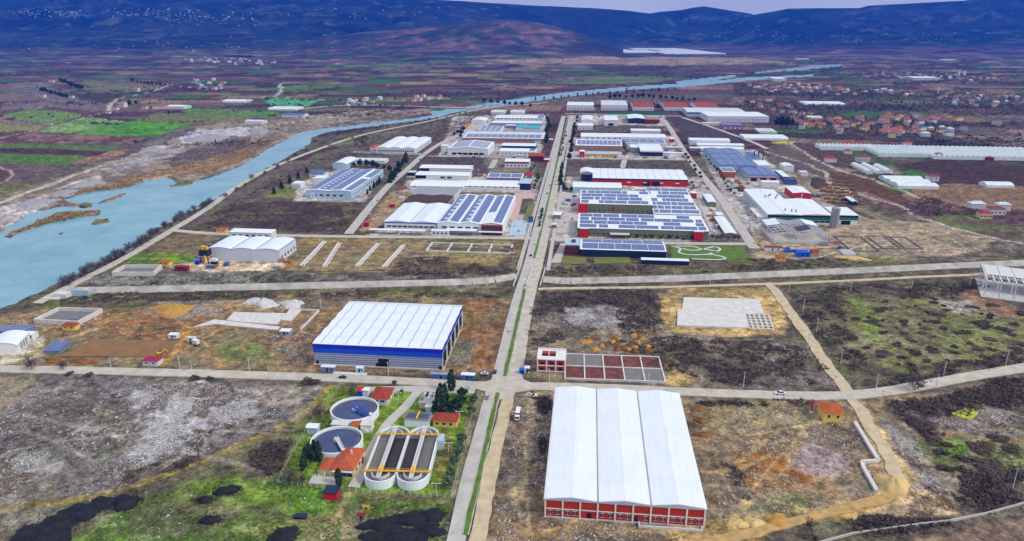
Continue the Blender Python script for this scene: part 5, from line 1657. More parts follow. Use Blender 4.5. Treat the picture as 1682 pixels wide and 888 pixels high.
for y in (0, 12, 27):
    part('foundation_wall', MB().box(0, 76, y - 0.6, y + 0.6, -0.5, 0.63), 'concrete_dark' if y == 12 else 'concrete', e)
# slab fragments west of the blue hall
for k, (q, lab) in enumerate((([(318, 537), (352, 525), (398, 530), (460, 537), (455, 542), (400, 537), (352, 532)], 'broken white slab strip on orange earth'),
                              ([(372, 526), (384, 513), (470, 515), (455, 533), (410, 530)], 'ribbed white floor slab on orange earth'),
                              ([(462, 526), (476, 508), (495, 509), (478, 527)], 'small white slab beside the ribbed slab'))):
    og = P(*q[0])
    e = thing('floor_slab', lab, 'slab', (*og, 0))
    part('slab', MB().prism([tuple(P(*p) - og) for p in q], -0.4, 0.4), 'concrete', e)
    if k == 1:
        for s in (0.25, 0.5, 0.75):
            a, b_ = np.array(P(384 + 86 * s, 514)) - og, np.array(P(378 + 74 * s, 530)) - og
            part('rib', MB().beam((*a, 0.5), (*b_, 0.5), 0.8, 0.6), 'concrete', e)
wall_line('foundation_strip', 'thin white kerb wall running down to the blue hall', 'foundation', [(494, 541), (524, 510), (480, 508)], 0.9, 0.8, 'concrete')
# basins
def basin(label, pts, hgt, water=None, thick=1.0):
    q = [P(*p) for p in pts]
    og = q[0]
    e = thing('concrete_basin', label, 'basin', (*og, 0))
    for i in range(len(q)):
        a, b_ = q[i] - og, q[(i + 1) % len(q)] - og
        part('wall', MB().beam((*a, hgt / 2 - 0.4), (*b_, hgt / 2 - 0.4), thick, hgt + 0.8), 'concrete', e)
    part('floor', MB().prism([tuple(p - og) for p in q], -0.5, 0.06), 'concrete_dark', e)
    if water:
        part('water', MB().prism([tuple(P(*p) - og) for p in water], -0.4, 0.2), 'sludge', e)


basin('open concrete basin with a puddle beside the yellow pump hut', [(57, 529), (97, 510), (168, 512), (128, 533)], 2.6, [(100, 530), (115, 523), (142, 524), (126, 532)])
basin('long concrete trough basin by the river road below the green plot', [(185, 452), (205, 440), (266, 440), (252, 452)], 3.0)

# flood-bank walls either side of the avenue bridge
def flood_wall(label, top, hgt):
    q = smooth_line(PP(top, hgt), 1)
    og = q[0].copy()
    e = thing('flood_wall', label, 'wall', (*og, 0))
    n = len(q)
    for i in range(n - 1):
        a, b_ = q[i] - og, q[i + 1] - og
        d = (b_ - a) / np.linalg.norm(b_ - a)
        nn = np.array([d[1], -d[0]])
        m = MB()
        f0, f1 = a + nn * 4.5, b_ + nn * 4.5
        k0, k1 = a - nn * 1.2, b_ - nn * 1.2
        m.v += [(*f0, -0.6), (*f1, -0.6), (*b_, hgt), (*a, hgt), (*k0, hgt), (*k1, hgt), (*k0, -0.6), (*k1, -0.6)]
        m.f += [(0, 1, 2, 3), (3, 2, 5, 4), (4, 5, 7, 6)]
        part('wall_section', m, 'bank_concrete', e)
    return e


flood_wall('pale concrete flood bank running from river to avenue', [(113, 472), (140, 472), (300, 469), (420, 466), (560, 463), (700, 460), (800, 457), (846, 449)], 3.0)
flood_wall('pale concrete flood bank east of the avenue bridge', [(893, 454), (930, 457), (960, 456), (1100, 453), (1240, 447), (1400, 440), (1540, 433), (1682, 427), (1800, 423)], 3.0)
for (a, b_) in (((843, 470), (855, 436)), ((887, 470), (896, 440)), ((862, 476), (874, 440))):
    wall_line('bridge_parapet', 'white concrete parapet where the avenue crosses the flood channel', 'parapet', [a, b_], 0.6, 1.1, 'plaster', group='avenue bridge parapets')
e = thing('pump_chamber', 'stepped white concrete outlet at the river end of the flood bank', 'outlet', (*P(88, 489), 0), GRID)
part('chamber', MB().box(0, 10, 0, 7, -0.6, 3.2), 'plaster', e)
part('apron', MB().box(-7, 6, -3, -0.1, -0.6, 0.6), 'plaster', e)
part('gate_wall', MB().box(9, 24, 6.5, 7.5, -0.6, 4.4), 'pale_blue_sheet', e)
# river road bridge
e = thing('road_bridge', 'low concrete road bridge across the river on short piers', 'bridge', (*P(735, 178), 0), 0)
a, b_ = P(706, 175.5) - P(735, 178), P(790, 177.5) - P(735, 178)
part('deck', MB().beam((*a, -0.3), (*b_, -0.3), 10, 1.0), 'concrete', e)
for s in (0.3, 0.55, 0.8):
    p = a + (b_ - a) * s
    part('pier', MB().box(p[0] - 1.6, p[0] + 1.6, p[1] - 4, p[1] + 4, -6, -0.8), 'concrete', e)
for s in (-4.6, 4.6):
    part('railing', MB().beam((a[0], a[1] + s, 0.9), (b_[0], b_[1] + s, 0.9), 0.3, 0.9), 'plaster', e)

# concrete channel at the south-east works
wall_line('drain_channel', 'raw concrete drain channel zigzagging beside the yellow earth road', 'channel', [(1404, 694), (1443, 757), (1416, 759), (1418, 768), (1440, 807)], 1.7, 0.9, 'concrete')
e = wall_line('irrigation_channel', 'thin raised concrete irrigation channel curving past the brown field', 'channel', [(1330, 895), (1400, 876), (1500, 862), (1560, 855), (1620, 843), (1682, 826), (1760, 800)], 0.55, 0.5, 'pave')
e = thing('foundation_outline', 'narrow concrete foundation trench along the brick-panelled front', 'foundation', (*P(1049, 865), 0), GRID)
for y in (0, 3.4):
    part('foundation_wall', MB().box(0, 25.5, y, y + 0.6, -0.5, 0.6), 'concrete', e)
for x in (0, 25):
    part('foundation_wall', MB().box(x, x + 0.6, 0.6, 3.4, -0.5, 0.62), 'concrete', e)
for (x, y, lx, ly) in ((1398, 384, 26, 50), (1450, 380, 22, 44), (1480, 380, 20, 40)):
    e = thing('foundation_outline', 'low concrete foundation outline on the eastern building plot', 'foundation', (*P(x, y + 28), 0), GRID, 'foundation outlines on the eastern plot')
    for (x0, x1, y0, y1) in ((0, lx, 0, 1), (0, lx, ly - 1, ly), (0, 1, 1, ly - 1), (lx - 1, lx, 1, ly - 1)):
        part('foundation_wall', MB().box(x0, x1, y0, y1, -0.5, 0.6), 'concrete_dark', e)

# --- works to the west by the river: arched hall, dark solar canopies
H = Hall('white barrel-roofed shed cut by the picture edge beside the crossroad', (-24, 571), (12, 570), (0, 545), h=5.5, wall='white_paint', roof='white_sheet', form='ay', rise=2.2, rot=math.radians(14), width=17, depth=20, name='shed', cat='shed')
H.openings('door', 'grey_sheet', 3, 0.3, 4.5, 2.5, 'r', 0.2, 0.8)
H = Hall('white office with dark roof panel behind the barrel-roofed shed', (28, 549), (54, 549), (32, 543), gy=555, wall='white_paint', roof='white_sheet', form='gx', rise=1, name='office_block', cat='office')
H.openings('window', 'glass', 4, 1.2, 1.6, 2)
H = Hall('flat dark blue solar canopy behind the white office', (-10, 544), (44, 543), (10, 534), h=4, wall='steel_grey', roof='solar', form='flat', name='solar_canopy', cat='solar canopy', rot=math.radians(-2))
H = Hall('tilted dark solar table standing on open ground near the crossroad', (71, 576), (88, 576), (84, 563), h=1.6, wall='steel_grey', roof='solar', form='mx', rise=1.5, name='solar_canopy', cat='solar canopy', rot=math.radians(-2), width=10)

# --- greenhouses
def greenhouse(label, FL, FR, BL, n, h=2.6, rise=3.4, form='ay', rot=GRID, group=None, depth=None, ends='plastic'):
    G = Hall(label, FL, FR, BL, h=h, wall='plastic', roof='plastic', form=form, n=n, rise=rise, rot=rot, name='greenhouse', cat='greenhouse', over=0.05, group=group, depth=depth)
    span = G.W if form.endswith('y') else G.D
    L = G.D if form.endswith('y') else G.W
    for k in range(1, n):
        s = span * k / n
        mb = MB()
        if form.endswith('y'):
            mb.box(s - 0.6, s + 0.6, 0, L, h + 0.3, h + 0.75)
        else:
            mb.box(0, L, s - 0.6, s + 0.6, h + 0.3, h + 0.75)
        part('shaded_gutter', mb, 'grey_sheet', G.roof)  # gutters made dark and wide, putting the shading between arches into colour
    return G


greenhouse('western block of multi-arched plastic greenhouses facing the village', (1348, 243), (1442, 244.5), (1344, 238), 14)
greenhouse('deep middle block of multi-arched plastic greenhouses', (1444, 254), (1532, 257), (1440, 240), 13)
greenhouse('long eastern block of multi-arched plastic greenhouses', (1534, 258), (1682 + 60, 262), (1526, 242), 24)
greenhouse('broad low plastic greenhouse on dark soil beside a pink-roofed house', (1476, 305), (1544, 307), (1464, 289), 3, 3.2, 2.2, 'ax')
for x in (1411, 1428):
    greenhouse('short plastic tunnel lying beside bare thicket near the farm lane', (x + 12, 282), (x + 24, 282.5), (x, 269), 1, 2.5, 2.4, group='short plastic tunnels by the farm lane')
greenhouse('short plastic tunnel with brick end next to the bare thicket', (1455, 281), (1468, 281.5), (1446, 271), 1, 2.5, 2.4)
greenhouse('lone plastic tunnel on the brown eastern field', (1621, 304), (1668, 305.5), (1620, 299), 1, 2.6, 2.6, 'ax')
greenhouse('long glassy greenhouse above the smoky yellow strip', (1222, 226.5), (1295, 227.5), (1220, 221), 3, 3, 2.0, 'ax')
greenhouse('grey net greenhouse behind the purple block', (1248, 216), (1278, 217), (1246, 211), 4, 3, 1.0, 'ay')
greenhouse('long white polytunnel block north of the village', (1322, 170), (1388, 170.5), (1323, 166.5), 3, 3, 2.0, 'ax')
greenhouse('small pale polytunnel at the edge of the village', (1328, 193), (1351, 193), (1327, 190), 1, 3, 2.0, 'ax')
greenhouse('long white polytunnel beside the river terrace farm', (365, 166), (403, 166), (365, 163), 1, 3, 3.0, 'ax')
greenhouse('low white polytunnel at the edge of the turquoise field', (440, 178.5), (488, 178.5), (442, 175), 2, 3, 2.5, 'ax')
for k, (x0, x1, y, yb) in enumerate(((962, 1040, 83, 78.5), (1000, 1090, 86, 82), (1042, 1130, 81, 76), (1092, 1196, 88, 84.5), (1088, 1160, 84, 80), (922, 950, 86, 81.5))):
    Hall('white plastic greenhouse block on the pale flats far up the valley', (x0, y), (x1, y + 0.3), (x0 + 6, yb), h=4, wall='plastic', roof='plastic', form='ax', n=5, rise=4, name='greenhouse', cat='greenhouse', rot=0.0, group='greenhouse blocks far up the valley')
g = Hall('far white greenhouse strip below the right-hand hills', (1366, 69.5), (1452, 69.5), (1375, 65.5), h=4, wall='plastic', roof='plastic', form='ax', n=6, rise=3, name='greenhouse', cat='greenhouse', rot=0.0)
for k, (x0, x1, y) in enumerate(((188, 207, 48.5), (410, 425, 57), (920, 952, 86.5), (1545, 1600, 85), (1590, 1640, 78), (1655, 1700, 77), (1310, 1330, 97), (1550, 1570, 98.5), (1176, 1200, 62), (1232, 1270, 65))):
    a = P(x0, max(y, 60))
    g = Hall('distant white shed roof gleaming on the hazy plain', (x0, max(y, 60) - 1), (x1, max(y, 60) - 1), (x0, max(y, 60) - 2.5), h=6, wall='white_paint', roof='white_sheet', form='flat', name='shed', cat='shed', rot=0.0, depth=60, group='distant sheds on the plain')

# school-like block and neighbours, north-east
H = Hall('long white school block with blue windows and pale hipped roof', (1164, 190.5), (1262, 190.5), (1166, 183), gy=200, wall='white_paint', roof='white_sheet', form='hip', rise=2.0, name='school', cat='school', rot=GRID * 0.5)
for z in (1.4, 5.0):
    H.openings('window', 'mid_blue', 22, z, 2.4, 1.8)
H = Hall('long white hall with dark clerestory behind the school block', (1129, 184), (1224, 184), (1131, 176.5), gy=191, wall='pale_blue_sheet', roof='white_sheet_old', form='gx', rise=1.5)
H.band('cladding_band', 'navy', H.h - 3, H.h - 0.5, 'f', 0.2)
H = Hall('lilac two-storey block with white window bays below the school', (1187, 205), (1221, 205.5), (1189, 201.5), gy=212, wall='purple_wall', roof='purple_wall', form='flat', name='office_block', cat='office')
H.openings('window', 'white_paint', 4, 1.2, 2.8, 3.2)
wl = wall_line('boundary_wall', 'long teal-green fence along the top of the estate', 'fence', [(1001, 187), (1090, 188.5)], 0.6, 4.5, 'green_stripe')
wl = wall_line('boundary_wall', 'long white boundary wall below the vaulted white factory', 'wall', [(580, 250.5), (640, 252.5), (700, 254)], 0.6, 2.5, 'plaster')

# --- batching plant by the grey vaulted hall
g = P(330, 431)
e = thing('batching_plant', 'dark blue and yellow concrete batching tower beside the grey hall', 'batching plant', (g[0], g[1], 0), GRID)
e.scale = (0.75, 0.75, 0.8)
for x in (0, 9):
    for y in (0, 8):
        part('leg', MB().box(x - 0.4, x + 0.4, y - 0.4, y + 0.4, -0.5, 13), 'navy', e)
part('mixer_house', MB().box(-0.6, 9.6, -0.6, 8.6, 7, 14), 'navy', e)
part('hopper', MB().cyl(2.5, 4, 2.2, 14, 18, 10, 2.2).cyl(7, 4, 2.0, 14, 17.2, 10), 'yellow_paint', e)
part('platform', MB().box(-1.6, 10.6, -1.6, 9.6, 6.6, 7.0), 'yellow_paint', e)
part('conveyor', MB().beam((9, -4, 1), (3, 4, 15), 1.8, 1.2), 'yellow_paint', e)
part('tank', MB().box(-4, 0, -6, -2, -0.5, 3.4), 'deep_blue', e)
part('control_cabin', MB().box(13, 20, -3, 3, 2.4, 5.2), 'white_paint', e)
part('cabin_base', MB().box(13.4, 19.6, -2.6, 2.6, -0.5, 2.4), 'dark_open', e)
g = P(434, 426)
e = thing('dust_collector', 'pair of small steel silos on legs before the grey hall', 'silo', (g[0], g[1], 0))
for x in (-2.4, 2.4):
    part('drum', MB().cyl(x, 0, 1.9, 3.5, 10, 12), 'zinc', e)
    part('cone', MB().cyl(x, 0, 0.5, 1.2, 3.5, 12, 1.9), 'zinc', e)
    part('leg', MB().box(x - 1.8, x - 1.5, -0.2, 0.2, -0.5, 4).box(x + 1.5, x + 1.8, -0.2, 0.2, -0.5, 4), 'steel_grey', e)

# --- lesser sheds and stores among the works
for (lab, x0, x1, y, yb, gy, wl_, rf) in (('low white store wall below the long school block', 1154, 1186, 202, 200.5, 205, 'plaster', 'white_sheet_old'), ('low white carport beside the three parallel halls', 1134, 1158, 243, 241, 247, 'steel_grey', 'white_sheet'),
        ('small red-striped hut beside the east estate road', 1101, 1108, 228, 225.5, 233, 'red_paint', 'white_sheet'), ('pale blue cube at the east end of the tan factory', 878, 888, 231, 228.5, 236, 'pale_blue_sheet', 'pale_blue_sheet'),
        ('small white hut with hedge beside the tilted solar rows', 724, 735, 239.5, 237, 244, 'white_paint', 'white_sheet'), ('white box store between red-fronted plant and saw-tooth roofs', 1043, 1062, 310, 308, 315, 'plaster', 'white_sheet'),
        ('blue steel gate tower beside the avenue forecourt', 868, 875, 357, 355, 365, 'blue_roof', 'navy'), ('white bus-stop roof beside the upper avenue', 899, 908, 229, 227.5, 232, 'steel_grey', 'white_sheet'), ('low lilac store north of the turquoise roofs', 830, 846, 206, 204, 210, 'purple_wall', 'white_sheet_old'),
        ('dark low shed between the white halls and estate road', 670, 681, 283, 280, 288, 'navy', 'white_sheet_old'), ('brown timber store beside the dark low shed', 668, 680, 291, 289, 295, 'brown_wall', 'grey_sheet'), ('grey loading shed at the back of the navy-fronted factory', 1094, 1120, 242, 240, 245, 'grey_sheet', 'white_sheet_old'),
        ('white long shelter east of the navy-fronted factory', 1084, 1122, 251, 249.5, 254, 'white_paint', 'white_sheet'), ('blue lean-to at the end of the blue-roofed wing', 1291, 1309, 296, 292, 302, 'blue_roof', 'navy'), ('small pink guard house by the upper avenue', 894, 902, 262, 260, 266, 'magenta_roof', 'white_sheet'),
        ('dark green pump house beside the saw-tooth factory yard', 906, 914, 369, 366, 374, 'olive_wall', 'white_sheet_old'), ('white tank shed on the eastern edge of the blue works', 1316, 1328, 283, 280, 288, 'white_paint', 'white_sheet_old'), ('white store behind the batching tower', 318, 328, 424, 421, 429, 'plaster', 'blue_roof')):
    Hall(lab, (x0, y), (x1, y + 0.3), (x0 + 1.5, yb), gy=gy, wall=wl_, roof=rf, form='flat', name='store', cat='shed')
bk = random.Random(4)
PAL = MB().box(0, 7, 0, 3.2, -0.3, 1.8).mesh('brick_stack', 'clay_dark')
for j in range(5):
    for k in range(7):
        g = P(1336 + 13 * j + 5 * k * 0.8 + bk.uniform(-1, 1), 296 + 6.2 * k + bk.uniform(-0.8, 0.8) + j * 0.8)
        tag(link('brick_stack', PAL, None, (g[0], g[1], 0), GRID + bk.uniform(-0.25, 0.25), (1, 1, bk.uniform(0.6, 1.3))), 'brown stack of stored bricks in the yard east of the red building', 'brick stack', 'brick stacks in the eastern yard')

# --- small huts (hipped tile roofs, pale walls)
HUTS = [('small cream hut with orange roof on bare earth beside the yellow earth road', (1354, 677), (1386, 678), (1350, 661), 691, 'yellow_wall', 'tile_rust', 9, 11),
        ('tiny yellow pump hut with red roof beside the open basin', (101, 534), (122, 535), (103, 529), 541, 'yellow_wall', 'tile_red', 6, 5),
        ('white cottage with magenta roof beside the brown levelled pad', (233, 592), (258, 593), (240, 585), 599, 'plaster', 'magenta_roof', 7.5, 6),
        ('tiny yellow hut with red roof beside the green plot near the batching tower', (259, 430), (276, 431), (261, 425), 436, 'yellow_wall', 'tile_rust', 7, 6),
        ('tiny yellow hut with orange roof where service and river roads meet', (355, 376.5), (370, 377), (357, 372), 382, 'yellow_wall', 'tile_orange', 7, 6),
        ('small yellow hut with orange roof beside the blue site containers', (1276, 421.5), (1291, 422), (1278, 417), 427.5, 'yellow_wall', 'tile_orange', 7, 6),
        ('magenta-roofed hut with garden at the end of the foundation frame', (836, 409.5), (845, 410), (837, 406), 415, 'plaster', 'magenta_roof', 5, 5),
        ('pink-roofed white house above the broad low greenhouse', (1525, 289), (1544, 289.5), (1527, 283), 297, 'plaster', 'magenta_roof', 13, 10)]
for (lab, FL, FR, BL, gy, wl_, rf, wd, dp) in HUTS:
    H = Hall(lab, FL, FR, BL, gy=gy, wall=wl_, roof=rf, form='hip', rise=1.3, name='hut' if 'house' not in lab and 'cottage' not in lab else 'house', cat='hut' if 'house' not in lab and 'cottage' not in lab else 'house', width=None, depth=dp, over=0.4)
    H.openings('window', 'glass', 2, H.h * 0.4, H.h * 0.3, 1.1)
# ------------------------------------------------------------------ sewage treatment works
def clarifier(label, px, py, bridge_mat, ang, hgt=3.8, R=12.4):
    c = P(px, py, hgt)
    e = thing('clarifier_tank', label, 'tank', (c[0], c[1], 0))
    n = 48
    ci = lambda r: [(r * math.cos(2 * math.pi * k / n), r * math.sin(2 * math.pi * k / n)) for k in range(n)]
    part('tank_wall', MB().ring(ci(R), ci(R - 0.55), -0.6, hgt), 'tank_white', e)
    part('water', MB().prism(ci(R - 1.9), -0.4, hgt - 1.0), 'sludge', e)
    part('overflow_channel', MB().ring(ci(R - 0.6), ci(R - 1.85), -0.4, hgt - 1.3), 'concrete_dark', e)
    part('weir', MB().ring(ci(R - 1.75), ci(R - 2.0), hgt - 1.1, hgt - 0.75), 'concrete_dark', e)
    part('centre_column', MB().cyl(0, 0, 1.5, -0.4, hgt + 0.2, 16), 'concrete', e)
    d = np.array([math.cos(ang), math.sin(ang)])
    br = part('scraper_bridge', MB().beam((*(d * -1.2), hgt + 0.35), (*(d * (R + 0.2)), hgt + 0.35), 1.5, 0.3), bridge_mat, e)
    s = np.array([-d[1], d[0]]) * 0.75
    for sg in (1, -1):
        part('handrail', MB().beam((*(d * -1.2 + s * sg), hgt + 1.3), (*(d * R + s * sg), hgt + 1.3), 0.1, 0.1).beam((*(d * -1.2 + s * sg), hgt + 0.9), (*(d * R + s * sg), hgt + 0.9), 0.08, 0.08), bridge_mat, br)
    part('drive_motor', MB().box(d[0] * R - 0.7, d[0] * R + 0.7, d[1] * R - 0.7, d[1] * R + 0.7, hgt + 0.5, hgt + 1.5), 'white_paint', e)


clarifier('round settling tank with blue scraper bridge beside the red-roofed white house', 582.5, 670, 'mid_blue', math.radians(-38))
clarifier('round settling tank with pale scraper bridge next to the red-roofed villa', 553, 721, 'plaster', math.radians(-62))


def oxidation_ditch():
    h = 3.9
    f0, b0 = (P(622, 789, h) + P(671, 794, h)) / 2, (P(652, 699, h) + P(700, 700, h)) / 2
    ax = b0 - f0
    L = np.linalg.norm(ax)
    rot = math.atan2(ax[1], ax[0]) - math.pi / 2
    R = 7.2
    e = thing('aeration_basin', 'twin racetrack aeration basin with yellow walkways at the treatment works', 'basin', (f0[0], f0[1], 0), rot)

    def stadium(cx, r, y0, y1, n=14):
        p = [(cx + r * math.cos(math.pi + math.pi * k / n), y0 + r * math.sin(math.pi + math.pi * k / n)) for k in range(n + 1)]
        p += [(cx + r * math.cos(math.pi * k / n), y1 + r * math.sin(math.pi * k / n)) for k in range(n + 1)]
        return p
    for s in (-1, 1):
        cx = s * (R + 0.02)
        y0, y1 = R, L - R
        part('basin_wall', MB().ring(stadium(cx, R, y0, y1), stadium(cx, R - 0.5, y0, y1), -0.6, h), 'tank_white', e)
        inner = stadium(cx, R - 0.5, y0, y1)
        part('water', MB().prism(inner, -0.4, h - 1.3), 'sludge_grey', e)
        # darker aerated channel beside the shared wall
        xa, xb = (cx + 0.5, cx + R - 0.5) if s < 0 else (cx - R + 0.5, cx - 0.5)
        part('aerated_channel', MB().box(xa, xb, y0 + 1, y1 - 2, h - 1.5, h - 1.26), 'sludge_brown', e)
        part('divider_wall', MB().box(cx - 0.25, cx + 0.25, y0 - 0.5, y1 + 0.5, -0.4, h - 0.4), 'concrete_dark', e)
        for yy, sg in ((y0, -1), (y1, 1)):
            n = 12
            a0 = math.pi if sg < 0 else 0
            out_ = [(cx + 3.9 * math.cos(a0 + math.pi * k / n), yy + 3.9 * math.sin(a0 + math.pi * k / n)) for k in range(n + 1)]
            m = MB()
            for k in range(n):
                m.beam((*out_[k], h - 0.7), (*out_[k + 1], h - 0.7), 0.4, 1.6)
            part('guide_wall', m, 'plaster', e)
        wk = part('walkway', MB().box(cx - 0.8, cx + 0.8, 2.4, L - 1.5, h + 0.3, h + 0.5), 'plaster', e)
        for q in (-0.8, 0.8):
            m = MB().beam((cx + q, 2.4, h + 1.5), (cx + q, L - 1.5, h + 1.5), 0.14, 0.14)
            k = 2.4
            while k < L - 2:
                m.beam((cx + q, k, h + 0.4), (cx + q, k, h + 1.5), 0.1, 0.1)
                m.beam((cx + q, k, h + 0.45), (cx + q, min(k + 2.0, L - 1.5), h + 1.45), 0.08, 0.08)
                k += 2.0
            part('handrail', m, 'white_paint', wk)
        part('aerator', MB().box(cx - 1.0, cx + 1.0, y0 - 1.0, y0 + 3.2, h + 0.5, h + 1.5), 'yellow_paint', e)
    part('divider_wall', MB().box(-0.6, 0.6, R * 0.75, L - R * 0.75, h, h + 0.35), 'plaster', e)
    for yy in (R + 0.2, L - R - 1.2):
        b_ = part('cross_walkway', MB().box(-2 * R - 1, 2 * R + 1.2, yy - 0.5, yy + 0.5, h + 0.55, h + 0.7), 'yellow_paint', e)
        for q in (-0.5, 0.5):
            m = MB().box(-2 * R - 1, 2 * R + 1.2, yy + q - 0.04, yy + q + 0.04, h + 1.5, h + 1.6)
            for k in range(13):
                x = -2 * R - 1 + k * (4 * R + 2.2) / 12
                m.box(x - 0.06, x + 0.06, yy + q - 0.06, yy + q + 0.06, h + 0.75, h + 1.6)
            part('handrail', m, 'yellow_paint', b_)
    part('valve_box', MB().box(2 * R + 0.1, 2 * R + 3.0, L - R - 6.5, L - R, -0.6, h + 0.5), 'pale_blue_sheet', e)
    part('edge_rail', MB().box(-2 * R - 0.1, -2 * R + 0.05, R, L - R, h + 0.9, h + 1.1), 'yellow_paint', e)


oxidation_ditch()

H = Hall('white house with hipped red roof beside the blue-bridged settling tank', (608, 654), (636, 656), (617, 637), gy=663, wall='plaster', roof='tile_red', form='hip', rise=2.6, name='house', cat='house', depth=13)
H.openings('window', 'glass', 2, 1.2, 1.3, 2.2, 'f', 0.12, 0.9, frame='white_paint')
H.openings('window', 'glass', 2, 1.2, 1.3, 1.8, 'r', 0.12, 0.9)
H = Hall('cream villa with hipped orange-red roof beside the racetrack basin', (546, 769), (580, 771), (556, 737), gy=783, wall='cream', roof='tile_orange', form='hip', rise=3.0, name='villa', cat='house', depth=17)
H.openings('window', 'glass', 3, 0.6, 2.8, 2.4, 'f', 0.1, 0.95)
H.openings('window', 'glass', 3, 1.2, 1.4, 1.8, 'r', 0.12, 0.9, frame='white_paint')
H.block('balcony', 'white_paint', 0, H.W, -1.4, -0.1, H.h - 1.0, H.h - 0.7)
H.block('chimney', 'plaster', H.W * 0.6, H.W * 0.6 + 0.8, H.D * 0.5, H.D * 0.5 + 0.8, H.h + 1.6, H.h + 4.0, H.roof)
H = Hall('low tiled wing with white porch joined to the cream villa', (525, 769), (546, 770), (532, 753), gy=779, wall='cream', roof='tile_orange', form='hip', rise=1.8, name='house_wing', cat='house', depth=8.5)
H.block('porch_slab', 'pave', -3, H.W + 4, -7, -0.5, -0.5, 0.15)
for k in range(3):
    H.block('column', 'white_paint', H.W * k / 2.2 - 0.15, H.W * k / 2.2 + 0.15, -1.6, -1.3, 0.1, H.h - 0.2)
H = Hall('small yellow bungalow with red hipped roof beside the settling chamber', (711, 690), (750, 691), (713, 680), gy=700, wall='yellow_wall', roof='tile_red', form='hip', rise=1.7, name='bungalow', cat='house', depth=8)
H.openings('window', 'glass', 3, 1.1, 1.2, 1.5, 'f', 0.03, 0.9, frame='white_paint')
H = Hall('pale blue settling chamber with yellow gangway behind the racetrack basin', (664, 688), (705, 689), (669, 677), gy=699, wall='tank_white', roof='concrete_dark', form='flat', name='settling_chamber', cat='tank')
for a, b_ in ((0.06, 0.44), (0.54, 0.94)):
    H.block('water', 'sludge', H.W * a, H.W * b_, H.D * 0.15, H.D * 0.85, H.h + 0.28, H.h + 0.42, H.roof)
H.block('gangway', 'yellow_paint', H.W * 0.46, H.W * 0.53, -0.2, H.D + 1, H.h + 0.6, H.h + 0.8)
H = Hall('white screen house with grey pipework among the works machinery', (688, 661), (708, 661), (692, 645), h=3.0, wall='concrete', roof='concrete', form='flat', name='screen_house', cat='pump house')
for k in range(4):
    part('pump_unit', MB().box(1 + k * 1.5, 2.0 + k * 1.5, 2 + (k % 2) * 4, 5.4 + (k % 2) * 4, H.h + 0.3, H.h + 1.6), ('steel_grey', 'navy', 'white_paint', 'steel_grey')[k], H.e)
part('pipe', MB().beam((0.5, 1, H.h + 1.0), (0.5, H.D - 1, H.h + 1.0), 0.5, 0.5), 'steel_grey', H.e)
H = Hall('small pale blue tank box beside the screen house', (699, 668), (708, 668), (700, 664), h=3.6, wall='pale_blue_sheet', roof='white_paint', form='flat', name='tank_box', cat='tank', depth=3)
H = Hall('white container store with pitched lid left of the settling tanks', (503, 702), (521, 702.5), (506, 698), gy=709, wall='pale_blue_sheet', roof='white_sheet', form='gx', rise=0.6, name='store_container', cat='container', depth=4)
H = Hall('white sludge pump block between the two settling tanks', (544, 697), (570, 697.5), (546, 693), gy=704, wall='pale_blue_sheet', roof='concrete', form='flat', name='pump_block', cat='pump house', depth=4)
H = Hall('tiny yellow kiosk with rust roof between the two settling tanks', (577, 697), (588, 697.5), (579, 693), gy=706, wall='yellow_wall', roof='tile_rust', form='hip', rise=0.6, name='kiosk', cat='kiosk', depth=3.5)
H = Hall('white stair block with outside steps between the two settling tanks', (592, 698), (610, 698.5), (596, 692), gy=707, wall='white_paint', roof='concrete', form='flat', name='stair_block', cat='pump house', depth=5)
for k in range(7):
    H.block('step', 'concrete', 0.3 + 0.55 * k, 0.85 + 0.55 * k, -1.3, -0.05, -0.5, H.h - 0.4 * k - 0.3)
H = Hall('blue and red timber kiosk behind the blue-bridged settling tank', (586, 642), (595, 642), (588, 639), gy=650, wall='mid_blue', roof='red_paint', form='mx', rise=0.6, name='kiosk', cat='kiosk', depth=3)
H = Hall('white cabin beside the blue and red kiosk', (595, 641), (605, 641), (597, 638), gy=650, wall='white_paint', roof='white_sheet', form='flat', name='cabin', cat='cabin', depth=3.4)
H = Hall('little white guard booth at the works gate by the avenue', (763, 639), (770, 639), (764, 636), gy=646, wall='white_paint', roof='grey_sheet', form='flat', name='guard_booth', cat='booth', depth=2.6)
H.openings('window', 'glass', 1, 1.2, 1.0, 1.2)
H = Hall('red container with dark blue solar lid on the grass', (531, 809), (552, 811), (536, 801), gy=817, wall='red_paint', roof='navy', form='flat', name='site_container', cat='container', depth=5)


# ------------------------------------------------------------------ site cabins, containers, piles of goods
def crate(name, label, cat, px, py, w_, d_, h_, wall, roof, rz=GRID, group=None):
    g = P(px, py)
    e = thing(name, label, cat, (g[0], g[1], 0), rz, group)
    part('body', MB().box(0, w_, 0, d_, -0.4, h_), wall, e)
    part('roof', MB().box(-0.1, w_ + 0.1, -0.1, d_ + 0.1, h_, h_ + 0.2), roof, e)
    part('door', MB().box(w_ * 0.4, w_ * 0.4 + 1.0, -0.08, 0.02, 0, h_ * 0.85), 'dark_open', e)
    if h_ > 2.0:
        part('window', MB().box(w_ * 0.7, w_ * 0.7 + 1.2, -0.08, 0.02, 1.0, h_ * 0.8), 'glass', e)
    return e


